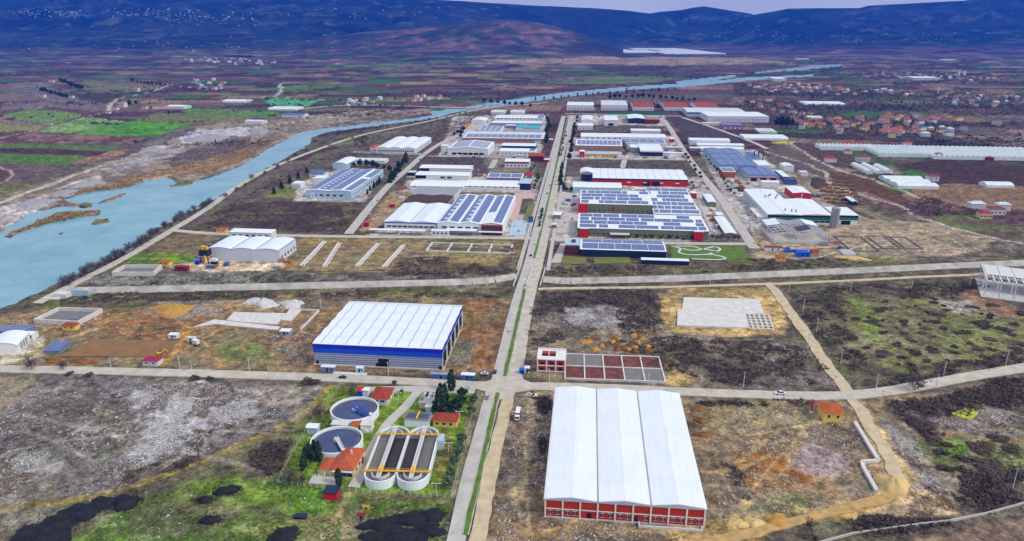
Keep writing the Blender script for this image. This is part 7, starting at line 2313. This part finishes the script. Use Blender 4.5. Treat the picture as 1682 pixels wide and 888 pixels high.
green = [([(120, 890), (240, 815), (340, 790), (500, 782), (570, 812), (560, 890)], 3200), ([(560, 815), (735, 826), (740, 850), (560, 850)], 700), ([(470, 790), (520, 690), (560, 640), (600, 640), (560, 690), (500, 790)], 700), ([(1400, 505), (1620, 500), (1700, 560), (1450, 596)], 1200), ([(1500, 725), (1680, 730), (1690, 790), (1560, 780)], 700)]
mass('grass_tufts', 'rough green grass tufts on the open ground', 'grass', [in_poly(p, n, 400 + i) for i, (p, n) in enumerate(green)], (0.5, 1.3), 0.6, 6, 'lawn', 8, 0.42)
rub = [([(228, 634), (330, 628), (420, 648), (430, 680), (340, 708), (260, 745), (190, 790), (175, 782), (232, 720)], 11000), ([(-40, 750), (60, 742), (100, 760), (40, 805), (-40, 830)], 1500), ([(0, 640), (300, 630), (520, 640), (400, 715), (200, 795), (0, 830)], 5000), ([(925, 504), (960, 498), (1015, 506), (1020, 528), (985, 540), (935, 532)], 1300),
       ([(870, 510), (1000, 500), (1080, 560), (900, 560)], 1000), ([(1140, 665), (1400, 665), (1450, 830), (1180, 850)], 2600), ([(1440, 690), (1500, 720), (1575, 830), (1480, 850), (1510, 790)], 1800), ([(840, 650), (910, 650), (895, 800), (830, 800)], 1200), ([(820, 810), (900, 850), (1150, 875), (1150, 900), (800, 900)], 900),
       ([(1250, 562), (1330, 570), (1385, 634), (1260, 634)], 900), ([(1530, 688), (1600, 670), (1690, 684), (1690, 712), (1590, 714)], 900), ([(110, 452), (440, 450), (440, 462), (140, 472)], 900), ([(240, 500), (330, 492), (490, 490), (490, 506), (300, 522)], 1400), ([(0, 520), (190, 510), (330, 545), (100, 552), (0, 545)], 900),
       ([(440, 545), (520, 525), (512, 600), (440, 600)], 700), ([(740, 500), (830, 500), (812, 606), (740, 606)], 500), ([(1275, 285), (1370, 300), (1420, 330), (1330, 332)], 800), ([(0, 345), (100, 308), (160, 288), (160, 296), (60, 346), (0, 376)], 1000), ([(130, 800), (560, 770), (560, 880), (60, 888)], 500), ([(1240, 400), (1440, 360), (1600, 410), (1440, 424)], 900)]
mass('rubble_scatter', 'pale broken rubble scattered over the bare plots', 'rubble', [in_poly(p, n, 500 + i) for i, (p, n) in enumerate(rub)], (0.3, 1.3), 0.5, 4, 'rubble', 9, 0.47)
mass('dark_rubble', 'dark clods and broken earth scattered over the bare plots', 'rubble', [in_poly(p, int(n * 0.8), 600 + i) for i, (p, n) in enumerate(rub)], (0.4, 1.5), 0.5, 4, 'rubble_dark', 10, 0.5)
cc_ = np.vstack([P(x, y) + np.random.default_rng(k).normal(size=(420, 2)) * np.array([rx, ry]) * 0.52 for k, (x, y, rx, ry, hh) in enumerate(COAL)])
mass('coal_crumbs', 'loose black coal lumps strewn round the black heaps', 'coal', [cc_], (0.3, 1.1), 0.6, 4, 'coal', 12)
vp = [([(1300, 190), (1500, 188), (1500, 226), (1320, 214)], 420), ([(1215, 136), (1510, 142), (1510, 160), (1225, 158)], 900), ([(1390, 112), (1660, 122), (1660, 138), (1400, 130)], 800), ([(1520, 150), (1720, 155), (1720, 180), (1540, 176)], 600), ([(1225, 160), (1340, 186), (1300, 204), (1230, 180)], 300), ([(290, 94), (480, 94), (480, 110), (300, 108)], 400), ([(1330, 160), (1682, 180), (1682, 192), (1340, 182)], 300)]
mass('village_gardens', 'brown garden trees and orchards packed between the village houses', 'trees', [in_poly(p, n, 700 + i) for i, (p, n) in enumerate(vp)], (4, 8.5), 1.3, 7, 'scrub_plum', 13)
# hedges and copses on the far plain
r_ = np.random.default_rng(77)
yy_ = np.exp(r_.uniform(np.log(1250), np.log(6500), 26000))
xx_ = r_.uniform(-0.85, 0.85, 26000) * yy_
kk = fbm(xx_ / 420.0, yy_ / 130.0, 71, 4, 0.6)
k2 = np.abs(fbm(xx_ / 300.0, yy_ / 120.0, 75, 3) - 0.5) < 0.006
rv = sdist(xx_, yy_, RIVER)
est = sdist(xx_, yy_, PP([(300, 400), (640, 215), (800, 180), (1300, 185), (1330, 300), (1450, 400)]))
q = ((kk > 0.57) | k2) & (rv < -15) & (est < 0)
mass('far_hedges', 'dark hedges and copses dotted over the far plain', 'hedge', [np.stack([xx_[q], yy_[q]], 1)], (4, 11), 0.8, 6, 'scrub_dark', 11)

# ------------------------------------------------------------------ houses
HV = []
for k, (w_, d_, h_, rs) in enumerate(((12, 10, 5.5, 2.4), (14, 9, 6.5, 2.2), (10, 9, 4.0, 2.0), (16, 10, 6.0, 2.6), (11, 11, 8.0, 2.2))):
    wm_ = MB().box(0, w_, 0, d_, -1, h_)
    o = 0.5
    rmesh = MB()
    q = d_ / 2
    B = [(-o, -o, h_ - 0.05), (w_ + o, -o, h_ - 0.05), (w_ + o, d_ + o, h_ - 0.05), (-o, d_ + o, h_ - 0.05)]
    T = [(q * 0.8, d_ / 2, h_ + rs), (w_ - q * 0.8, d_ / 2, h_ + rs)]
    rmesh.poly([B[0], B[1], T[1], T[0]]).poly([B[1], B[2], T[1]]).poly([B[2], B[3], T[0], T[1]]).poly([B[3], B[0], T[0]]).poly(B[::-1])
    win = MB().box(0, 1.6, -0.12, 0.02, 0, 1.5)
    HV.append((w_, d_, h_, {m_: wm_.mesh('wall', m_) for m_ in ('plaster', 'cream', 'pale_blue_sheet', 'brick_dark', 'purple_wall')}, {m_: rmesh.mesh('roof', m_) for m_ in ('tile_orange', 'tile_red', 'tile_brown', 'magenta_roof', 'white_sheet_old', 'blue_roof')}, win.mesh('window', 'glass')))
hr = random.Random(21)


def house(px, py, wallm, roofm, label, group, v=None, win=False, scale=1.0, z=0.0):
    g = P(px, py)
    if z is None:
        z = float(terrain(np.array([g[0]]), np.array([g[1]]), False)[0])
    w_, d_, h_, wl_, rf, wn = HV[hr.randrange(len(HV)) if v is None else v]
    e = thing('house', label, 'house', (g[0], g[1], z), math.radians(hr.choice([-25, -10, 5, 20, 80, 60])) if v is None else GRID, group)
    e.scale = (scale,) * 3
    link('wall', wl_[wallm], e)
    link('roof', rf[roofm], e)
    if win:
        for i in range(4):
            for zz in ([1.2, 4.2] if h_ > 6 else [1.4]):
                link('window', wn, e, (w_ * (i + 0.5) / 4 - 0.8, 0, zz))
    return e


def village(poly, n, walls, roofs, label, group, spacing=17.0, scale=1.0):
    q = PP(poly)
    lo, hi = q.min(0), q.max(0)
    placed = []
    tries = 0
    while len(placed) < n and tries < 9000:
        tries += 1
        p = np.array([hr.uniform(lo[0], hi[0]), hr.uniform(lo[1], hi[1])])
        if sdist(p[:1], p[1:], q)[0] < 0 or any((p[0] - a) ** 2 + (p[1] - b_) ** 2 < spacing ** 2 for a, b_ in placed):
            continue
        placed.append((p[0], p[1]))
        w_, d_, h_, wl_, rf, wn = hr.choice(HV)
        rm = hr.choice(roofs)
        what = {'tile_orange': 'orange', 'tile_red': 'red', 'tile_brown': 'brown', 'magenta_roof': 'pink', 'white_sheet_old': 'white', 'blue_roof': 'blue'}[rm]
        e = thing('house', label % what, 'house', (p[0], p[1], 0), math.radians(hr.choice([-25, -10, 5, 20, 80, 60])), group % what)
        e.scale = (scale,) * 3
        link('wall', wl_[hr.choice(walls)], e)
        link('roof', rf[rm], e)


WL = ['plaster', 'plaster', 'plaster', 'cream', 'pale_blue_sheet']
village([(1300, 196), (1370, 196), (1480, 190), (1502, 205), (1496, 226), (1440, 226), (1360, 217), (1318, 212)], 58, WL, ['tile_orange', 'tile_orange', 'tile_red', 'tile_brown'], 'village house with %s tiled roof just beyond the arched greenhouses', 'houses with %s roofs beyond the greenhouses', 17)
village([(1225, 168), (1262, 162), (1330, 186), (1310, 202), (1268, 186)], 18, WL, ['tile_brown', 'magenta_roof', 'tile_red'], 'house with %s roof between school and village', 'houses with %s roofs near the school', 20)
village([(1222, 141), (1300, 139), (1420, 146), (1500, 148), (1500, 158), (1400, 156), (1300, 153), (1235, 153)], 58, WL, ['tile_brown', 'tile_red', 'magenta_roof', 'white_sheet_old', 'tile_orange'], 'house with %s roof in the long village strip below the river bend', 'long strip village houses with %s roofs', 20, 0.95)
village([(1400, 121), (1480, 119), (1640, 128), (1640, 135), (1500, 131), (1410, 127)], 40, WL, ['tile_brown', 'tile_red', 'white_sheet_old', 'magenta_roof'], 'house with %s roof in the village edge below the twin white towers', 'upper village houses with %s roofs', 28, 1.05)
village([(1540, 152), (1682, 158), (1720, 178), (1640, 178), (1560, 172), (1540, 165)], 34, WL, ['tile_brown', 'magenta_roof', 'tile_red', 'white_sheet_old'], 'house with %s roof along the eastern village lane', 'eastern lane houses with %s roofs', 22, 0.95)
village([(1480, 194), (1560, 190), (1580, 198), (1500, 206)], 10, WL, ['tile_red', 'magenta_roof'], 'detached house with %s roof on the meadow edge east of the village', 'meadow edge houses with %s roofs', 25, 1.1)
village([(1500, 212), (1590, 212), (1590, 222), (1500, 224)], 9, WL, ['tile_red', 'blue_roof', 'white_sheet_old', 'tile_brown'], 'cottage with %s roof on the green fields east of the village', 'cottages with %s roofs on green fields', 26)
village([(1480, 72), (1700, 76), (1700, 88), (1520, 86), (1470, 80)], 34, ['plaster'], ['tile_brown', 'white_sheet_old'], 'far pale house with %s roof on the hazy eastern plain', 'far eastern houses with %s roofs', 90, 2.2)
village([(296, 97), (350, 95), (420, 97), (470, 103), (440, 108), (310, 104)], 34, WL, ['tile_brown', 'tile_red', 'white_sheet_old'], 'house with %s roof in the hamlet below the dark woods', 'hamlet houses with %s roofs', 40, 1.5)
village([(300, 130), (345, 130), (370, 140), (360, 150), (310, 140)], 12, WL, ['tile_brown', 'tile_red', 'white_sheet_old'], 'farmhouse with %s roof beside the valley road bend', 'farmhouses with %s roofs at the road bend', 30, 1.2)
village([(540, 166), (620, 163), (640, 170), (560, 176)], 9, WL, ['tile_red', 'tile_orange', 'white_sheet_old'], 'cottage with %s roof at the west end of the bridge road', 'bridge road cottages with %s roofs', 26)
village([(668, 160), (720, 158), (722, 166), (670, 168)], 9, WL, ['tile_red', 'tile_orange'], 'cottage with %s roof standing beyond the river bridge', 'cottages with %s roofs beyond the bridge', 24)
house(194, 176, 'plaster', 'tile_orange', 'tall white farmhouse with orange roof at the lane corner', None, 4, True, 1.5)
house(66, 160, 'plaster', 'tile_brown', 'white two-storey house below the dark tree belt', None, 4, True, 1.1)
house(110, 160.5, 'plaster', 'tile_brown', 'white farmhouse at the end of the dark tree belt', None, 3, True, 1.1)
house(219, 150, 'plaster', 'tile_orange', 'tall pale house with orange roof on the lane up to the hillock', None, 4, True, 1.4)
house(184, 180, 'plaster', 'magenta_roof', 'low house with pink roof below the tall farmhouse', None, 0, True, 1.1)
house(173, 186, 'plaster', 'tile_red', 'little red-roofed shed beside the diagonal farm track', None, 2)
house(232, 178.5, 'plaster', 'tile_red', 'red-roofed house between the tall farmhouse and the long barns', None, 1, True)
house(80, 135, 'plaster', 'tile_orange', 'orange-roofed house alone on the pale hillside', None, 3, True, 1.2)
house(80, 204, 'plaster', 'tile_brown', 'tiny white field hut beside the diagonal farm track', None, 2, False, 0.6)
house(1610, 358, 'cream', 'magenta_roof', 'cream house with pink roof beside the farm drive', None, 0, True, 1.0)
house(1626, 352, 'plaster', 'tile_brown', 'brown-roofed house behind the pink-roofed one', None, 3, True, 1.0)
house(1594, 343, 'plaster', 'white_sheet_old', 'pale shed house in the bare thicket', None, 3, False, 1.0)
house(1638, 345, 'plaster', 'white_sheet_old', 'white-roofed barn behind the brown-roofed house', None, 1, False, 1.0)
house(1408, 265, 'plaster', 'tile_brown', 'low white barn house beside the farm lane', None, 3, True, 1.2)
house(1356, 266, 'plaster', 'tile_red', 'red-roofed barn house near the western greenhouses', None, 3, False, 1.0)
house(1388, 252, 'plaster', 'tile_red', 'red-roofed cottage in front of the western greenhouses', None, 0, False, 0.9)
house(1536, 259, 'plaster', 'tile_red', 'white house with red roof between the greenhouse blocks', None, 0, True, 1.0)
house(1621, 263, 'brick_dark', 'magenta_roof', 'dark pink-roofed barn in front of the eastern greenhouses', None, 2, False, 1.0)
house(1463, 240, 'brick_dark', 'tile_red', 'bright red barn behind the middle greenhouses', None, 2, False, 1.1)
house(1484, 240, 'plaster', 'tile_red', 'red and white barn behind the middle greenhouses', None, 1, False, 1.0)
house(1634, 206, 'plaster', 'tile_brown', 'tall white house alone on the green eastern fields', None, 4, True, 1.3)
for (x0, x1, y, rf, lab) in ((250, 272, 178.5, 'tile_orange', 'long orange-roofed barn joined to white barns'), (273, 303, 178.5, 'white_sheet', 'long white barn beside the orange-roofed barn'), (462, 500, 192, 'blue_roof', 'blue-roofed shed at the gravel workings'), (402, 432, 203, 'white_sheet_old', 'grey conveyor shed at the gravel workings'),
                             (1382, 1415, 240, 'tile_red', 'long red-roofed barn behind the western greenhouses'), (1500, 1540, 131.5, 'white_sheet', 'long white shed in the far village'), (1270, 1290, 133, 'white_sheet', 'white hall at the river bend village')):
    Hall(lab, (x0, y - 4), (x1, y - 4), (x0 + 2, y - 6.5), gy=y, wall='plaster', roof=rf, form='gx', rise=2, name='barn', cat='barn')
for x in (1574, 1583):
    g = P(x, 124)
    e = thing('silo', 'one of two white round towers in the far village', 'silo', (g[0], g[1], 0), 0, 'twin white towers')
    part('drum', MB().cyl(0, 0, 6, 0, 20, 16), 'white_paint', e)
    part('cap', MB().cyl(0, 0, 6.3, 20, 21.5, 16, 2), 'grey_sheet', e)
g = P(1540, 155)
e = thing('minaret', 'slender white minaret rising from the village', 'minaret', (g[0], g[1], 0))
part('shaft', MB().cyl(0, 0, 1.6, 0, 24, 10, 1.3), 'white_paint', e)
part('balcony', MB().cyl(0, 0, 2.4, 17, 18.2, 10), 'white_paint', e)
part('spire', MB().cyl(0, 0, 1.5, 24, 32, 10, 0.1), 'grey_sheet', e)
# hillside villages on the far slopes: beyond the count one can pick apart
pts = []
for (x0, x1, y0, y1, n) in ((15, 130, 16, 31, 60), (170, 280, 12, 34, 60), (270, 420, 16, 46, 90), (440, 720, 4, 40, 20), (1180, 1300, 44, 66, 25), (1300, 1640, 52, 74, 40), (0, 560, 60, 92, 40)):
    for _ in range(n):
        pts.append((hr.uniform(x0, x1), hr.triangular(y0, y1)))
mbv, mbr = MB(), MB()
Dg = np.exp(np.linspace(math.log(4500), math.log(11500), 260))
for (x, y) in pts:
    u = (x - 841) / FPX
    v = (444 - y) / FPX
    dy_, dz_ = CP + v * SP, -SP + v * CP
    X, Z = Dg * u / dy_, CAM_H + Dg * dz_ / dy_
    T_ = terrain(X, Dg, False)
    k = np.nonzero(T_ > Z)[0]
    if len(k) == 0:
        continue
    k = k[0]
    s = Dg[k] / 5200.0
    w_, d_, h_ = 8 * s * hr.uniform(0.5, 1.6), 6 * s, 3.4 * s * hr.uniform(0.5, 1.2)
    mbv.box(X[k], X[k] + w_, Dg[k], Dg[k] + d_, T_[k] - 6, T_[k] + h_)
o = link('distant_houses', mbv.mesh('distant_houses', 'plaster'))
tag(o, 'white specks of mountain villages on the far blue slopes', 'village', None, 'stuff')

# ------------------------------------------------------------------ vehicles
def car_meshes(col):
    b = MB().box(-0.9, 0.9, -2.2, 2.2, 0.35, 0.95)
    i = len(b.v)
    return b.mesh('body', col)


CAB = MB().prism([(-0.8, -1.5), (0.8, -1.5), (0.8, 1.3), (-0.8, 1.3)], 0.95, 1.5, [(-0.65, -1.1), (0.65, -1.1), (0.65, 0.7), (-0.65, 0.7)]).mesh('cabin', 'glass')
WHEEL = MB()
for k in range(12):
    WHEEL.v.append((-0.12, 0.33 * math.cos(k * math.pi / 6), 0.33 * math.sin(k * math.pi / 6)))
for k in range(12):
    WHEEL.v.append((0.12, 0.33 * math.cos(k * math.pi / 6), 0.33 * math.sin(k * math.pi / 6)))
WHEEL.f = [tuple(range(12)), tuple(range(23, 11, -1))] + [(k, k + 12, (k + 1) % 12 + 12, (k + 1) % 12) for k in range(12)]
WHEEL = WHEEL.mesh('wheel', 'tyre')
BODY = {c_: car_meshes(c_) for c_ in ('car_white', 'car_dark', 'car_red', 'car_silver')}
ROOFM = {c_: MB().box(-0.62, 0.62, -1.05, 0.65, 1.5, 1.56).mesh('car_roof', c_) for c_ in ('car_white', 'car_dark', 'car_red', 'car_silver')}


def car(px, py, head, col, label, group=None, wheels=True, s=1.0, van=False):
    g = P(px, py)
    e = thing('van' if van else 'car', label, 'van' if van else 'car', (g[0], g[1], 0.14), math.radians(head), group)
    e.scale = (s, s * (1.25 if van else 1), s * (1.45 if van else 1))
    link('body', BODY[col], e)
    link('cabin', CAB, e)
    link('car_roof', ROOFM[col], e)
    if wheels:
        for x in (-0.82, 0.82):
            for y in (-1.35, 1.35):
                link('wheel', WHEEL, e, (x, y, 0.33))


car(1281, 648, 84, 'car_white', 'white minivan driving on the crossroad east of the brick-fronted hall', van=True)
car(563, 621, 84, 'car_dark', 'dark saloon car on the crossroad below the blue hall')
car(796, 615, 80, 'car_white', 'white car parked beside the junction containers')
car(813, 612, -5, 'car_dark', 'dark car waiting at the junction beside the planted median')
car(800, 654, -8, 'car_silver', 'silver car turning off the crossroad beside the works gate')
car(594, 757, 5, 'car_red', 'red car parked on the villa drive', s=1.1)
car(591, 749, 5, 'car_dark', 'dark car parked behind the red car on the villa drive')
for k, (x, y) in enumerate(((838, 545), (863, 470), (872, 420), (880, 402), (903, 305), (899, 318), (912, 268), (914, 240), (930, 206), (936, 195), (886, 370), (890, 352), (929, 224), (918, 250))):
    car(x, y, -6, ('car_white', 'car_silver', 'car_dark')[k % 3], '%s car on the main avenue' % ('white', 'silver', 'dark')[k % 3], '%s cars on the avenue' % ('white', 'silver', 'dark')[k % 3], True)
for k, (x, y) in enumerate(((608, 352), (620, 330), (1140, 272), (1150, 285), (1166, 300), (1112, 236), (1105, 220), (690, 262), (925, 372), (928, 366), (940, 360), (936, 330), (928, 326), (942, 322), (1172, 250), (1180, 262), (846, 372), (852, 380), (912, 410), (916, 404), (655, 386), (680, 386))):
    car(x, y, -6, ('car_white', 'car_silver', 'car_red', 'car_dark')[k % 4], '%s car parked in the factory yards' % ('white', 'silver', 'red', 'dark')[k % 4], '%s cars in the factory yards' % ('white', 'silver', 'red', 'dark')[k % 4], False)


def truck(px, py, head, cabc, boxm, label, L=7.0):
    g = P(px, py)
    e = thing('truck', label, 'truck', (g[0], g[1], 0.1), math.radians(head))
    part('cargo_box', MB().box(-1.25, 1.25, -L / 2, L / 2 - 0.3, 0.9, 3.4), boxm, e)
    part('roof', MB().box(-1.2, 1.2, -L / 2 + 0.05, L / 2 - 0.35, 3.4, 3.5), 'white_sheet', e)
    part('cab', MB().box(-1.2, 1.2, L / 2, L / 2 + 2.0, 0.6, 2.7), cabc, e)
    part('windscreen', MB().box(-1.0, 1.0, L / 2 + 1.98, L / 2 + 2.06, 1.6, 2.5), 'glass', e)
    part('chassis', MB().box(-0.5, 0.5, -L / 2, L / 2 + 1.8, 0.5, 0.88), 'dark_open', e)
    for x in (-1.1, 1.1):
        for y in (-L / 2 + 1.0, -L / 2 + 2.2, L / 2 + 1.0):
            o = link('wheel', WHEEL, e, (x, y, 0.42), 0, 1.35)


truck(851, 683, 174, 'car_white', 'brick_dark', 'box lorry with white roof parked beside the dirt carriageway')
truck(1203, 300, -8, 'car_white', 'plaster', 'white lorry on the yard of the blue works', 9)
truck(1010, 375 + 11, 84, 'yellow_paint', 'yellow_paint', 'yellow coach-like lorry before the saw-tooth factory', 11)
truck(322, 566, 60, 'car_dark', 'plaster', 'dark-cabbed site lorry on the orange earth', 5)


def excavator(px, py, rz, mat, label):
    g = P(px, py)
    e = thing('excavator', label, 'excavator', (g[0], g[1], 0), math.radians(rz))
    e.scale = (0.75,) * 3
    for x in (-1.2, 1.2):
        part('track', MB().box(x - 0.35, x + 0.35, -1.9, 1.9, -0.2, 0.8), 'tyre', e)
    b_ = part('body', MB().box(-1.4, 1.4, -1.8, 1.4, 0.9, 2.1), mat, e)
    part('cab', MB().box(-1.3, -0.1, 0.1, 1.5, 2.1, 3.2), 'glass', e)
    part('boom', MB().beam((0.5, 1.3, 1.8), (0.5, 4.6, 4.4), 0.5, 0.6), mat, e)
    part('arm', MB().beam((0.5, 4.6, 4.4), (0.5, 6.6, 1.6), 0.4, 0.5), mat, e)
    part('bucket', MB().box(-0.1, 1.1, 6.1, 7.1, 0.4, 1.5), 'steel_grey', e)


excavator(262, 582, -60, 'yellow_paint', 'yellow excavator at the corner of the brown levelled pad')
excavator(878, 652, 100, 'car_white', 'white excavator beside the junction near the brick-fronted hall')
excavator(1247, 402, 40, 'yellow_paint', 'orange-yellow excavator beside the unfinished steel frame')


# goods and planting standing about in the factory yards
yk_ = random.Random(31)
YARDS = ([(925, 320), (948, 320), (945, 345), (920, 345)], [(1155, 345), (1172, 345), (1188, 384), (1172, 384)], [(1185, 292), (1240, 300), (1250, 308), (1205, 318)], [(1240, 330), (1252, 350), (1262, 372), (1248, 380), (1225, 345)], [(1300, 330), (1330, 320), (1345, 324), (1325, 330)], [(940, 254), (1030, 257), (1120, 258), (1120, 262), (940, 261)],
         [(1090, 236), (1118, 240), (1124, 256), (1092, 256)], [(740, 256), (880, 258), (880, 260), (740, 259)], [(775, 276), (806, 278), (798, 292), (775, 290)], [(645, 312), (668, 305), (672, 318), (650, 335)], [(1270, 395), (1400, 402), (1430, 420), (1300, 424)], [(1130, 298), (1152, 300), (1158, 312), (1132, 310)], [(290, 446), (340, 432), (470, 430), (440, 446)], [(940, 186), (1090, 190), (1092, 206), (945, 203)], [(800, 194), (808, 194), (790, 206), (780, 206)])
GOODS = {c_: MB().box(0, 5, 0, 2.6, -0.3, 2.2).box(0.6, 4.4, 0.4, 2.2, 2.2, 2.7).mesh('goods_stack', m_) for c_, m_ in (('white', 'white_paint'), ('brown', 'brown_wall'), ('blue', 'blue_roof'), ('grey', 'grey_sheet'), ('rusty', 'tile_rust'))}
for k in range(150):
    yd = yk_.choice(YARDS)
    q = in_poly(yd, 1, 900 + k)
    if len(q) == 0:
        continue
    c_ = yk_.choice(list(GOODS))
    tag(link('goods_stack', GOODS[c_], None, (q[0][0], q[0][1], 0), GRID + yk_.choice([0, 1.57, 0.3]), (yk_.uniform(0.6, 1.5), yk_.uniform(0.6, 1.5), yk_.uniform(0.5, 1.2))), '%s stack of goods or skip standing in the factory yards' % c_, 'goods stack', '%s goods stacks in the yards' % c_)
row('green', [(890, 345), (884, 372)], 6, 5, 'small verge tree beside the avenue opposite the saw-tooth halls', 'verge trees opposite the saw-tooth halls', 1.2)
row('bare', [(928, 218), (925, 236), (921, 256)], 7, 6, 'bare street tree on the east side of the mid avenue', 'bare street trees on the mid avenue', 1.2)
row('broad', [(1127, 256), (1140, 276), (1152, 292)], 7, 6, 'dark hedge tree on the west side of the east estate road', 'dark hedge trees on the east estate road', 1.3)
row('bare', [(880, 268), (872, 284), (862, 310)], 7, 6, 'bare garden tree between white halls and the avenue', 'bare garden trees beside the white halls', 1.3)
row('bare', [(1020, 240), (1030, 250), (1026, 256)], 5, 9, 'large bare tree behind the navy-fronted factory wing', 'bare trees by the navy-fronted factory', 1.3)
row('broad', [(735, 252), (770, 255), (800, 255)], 10, 3.5, 'low dark hedge tree before the tilted solar rows', 'hedge before the tilted solar rows', 1.5)

# ------------------------------------------------------------------ poles, lamps, fences
def pole(px, py, h_, label, group, arm=True):
    g = P(px, py)
    e = thing('utility_pole', label, 'pole', (g[0], g[1], 0), GRID, group)
    part('pole', MB().cyl(0, 0, 0.22, -0.5, h_, 6, 0.14), 'concrete', e)
    if arm:
        part('cross_arm', MB().box(-1.1, 1.1, -0.1, 0.1, h_ - 0.7, h_ - 0.5), 'steel_grey', e)


for (x, y) in ((50, 603), (184, 611), (296, 605), (316, 614), (410, 609), (443, 621), (594, 627), (638, 617)):
    pole(x, y, 9, 'concrete utility pole along the crossroad west of the junction', 'poles along the western crossroad')
for (x, y) in ((1439, 637), (1550, 615), (1652, 599), (1381, 596), (1537, 637), (1221, 634), (1065, 630), (902, 628)):
    pole(x, y, 9, 'concrete utility pole along the crossroad east of the junction', 'poles along the eastern crossroad')
for (x, y) in ((1296, 479), (1397, 479), (1497, 475), (1593, 468), (1319, 512), (1341, 546), (1327, 571)):
    pole(x, y, 10, 'slender pole standing in scrub round the eastern meadow', 'poles round the eastern meadow')
for (x, y) in ((1446, 668), (1664, 800), (527, 505), (1166, 470), (800, 470), (1290, 380)):
    pole(x, y, 10, 'lone concrete pole on open ground', 'lone poles on open ground')
# lamps of the avenue
nrm = np.array([ave_d[1], -ave_d[0]])
LP = MB().cyl(0, 0, 0.16, -0.5, 9, 6, 0.09).mesh('pole', 'steel_grey')
LA = MB().beam((0, 0, 9), (2.2, 0, 9.4), 0.1, 0.1).mesh('arm', 'steel_grey')
LH = MB().box(1.7, 2.6, -0.18, 0.18, 9.36, 9.52).mesh('lamp_head', 'steel_white')
a0 = P(874, 444)
Lav = np.linalg.norm(P(932, 190) - a0)
for k in range(22):
    for off, rz in ((-10.2, ave_d), (11.4, -ave_d)):
        p = a0 + ave_d * (Lav * k / 21) + nrm * off
        e = thing('street_lamp', 'single-arm street lamp on the %s pavement of the avenue' % ('west' if off < 0 else 'east'), 'street lamp', (p[0], p[1], 0), GRID if off < 0 else GRID + math.pi, 'street lamps on the %s pavement' % ('west' if off < 0 else 'east'))
        link('pole', LP, e)
        link('arm', LA, e)
        link('lamp_head', LH, e)
for (x, y) in ((755, 694), (737, 747), (717, 815), (655, 663)):
    g = P(x, y)
    e = thing('yard_lamp', 'twin-headed white lamp post on the treatment works lawn', 'lamp post', (g[0], g[1], 0), 0, 'lamp posts of the treatment works')
    part('pole', MB().cyl(0, 0, 0.1, -0.4, 6.5, 6), 'white_paint', e)
    part('arm', MB().box(-1.6, 1.6, -0.06, 0.06, 6.4, 6.55), 'white_paint', e)
    for s in (-1, 1):
        part('lamp_head', MB().box(s * 1.6 - 0.4, s * 1.6 + 0.4, -0.2, 0.2, 6.5, 6.7), 'white_paint', e)


def fence(pts, label, step=3.0, hgt=1.9):
    q = smooth_line(PP(pts), 1)
    og = q[0].copy()
    e = thing('wire_fence', label, 'fence', (*og, 0))
    s = np.concatenate([[0], np.cumsum(np.hypot(*np.diff(q, axis=0).T))])
    pm = MB().box(-0.09, 0.09, -0.09, 0.09, -0.4, hgt).mesh('post', 'plaster')
    n = int(s[-1] / step)
    for k in range(n + 1):
        x, y = np.interp(k * step, s, q[:, 0]), np.interp(k * step, s, q[:, 1])
        link('post', pm, e, (x - og[0], y - og[1], 0))
    for z in (0.5, 1.1, hgt - 0.1):
        m = MB()
        for i in range(len(q) - 1):
            m.beam((*(q[i] - og), z), (*(q[i + 1] - og), z), 0.05, 0.05)
        part('wire', m, 'steel_grey', e)


fence([(786, 646), (770, 700), (754, 762), (742, 816)], 'concrete-post wire fence between treatment works and avenue')
fence([(742, 816), (660, 812), (570, 806), (455, 793)], 'concrete-post wire fence along the grassy front of the treatment works')
fence([(455, 793), (488, 730), (514, 690), (548, 650), (560, 634)], 'concrete-post wire fence on the west side of the treatment works')
# ------------------------------------------------------------------ valley haze
hm = bpy.data.materials.new('valley_haze')
hm.use_nodes = True
t = hm.node_tree
t.nodes.clear()
o_ = t.nodes.new('ShaderNodeOutputMaterial')
pv = t.nodes.new('ShaderNodeVolumePrincipled')
pv.inputs['Color'].default_value = (0.0, 0.15, 1.0, 1)
pv.inputs['Density'].default_value = 0.000072
pv.inputs['Anisotropy'].default_value = 0.0
t.links.new(pv.outputs['Volume'], o_.inputs['Volume'])
mb = MB().box(-19000, 19000, -1500, 12200, -8, 800)
hz_ = link('haze', mb.mesh('haze', hm))
hz_['kind'] = 'stuff'
hz_['label'] = 'blue winter haze filling the valley air'
hz_['category'] = 'haze'
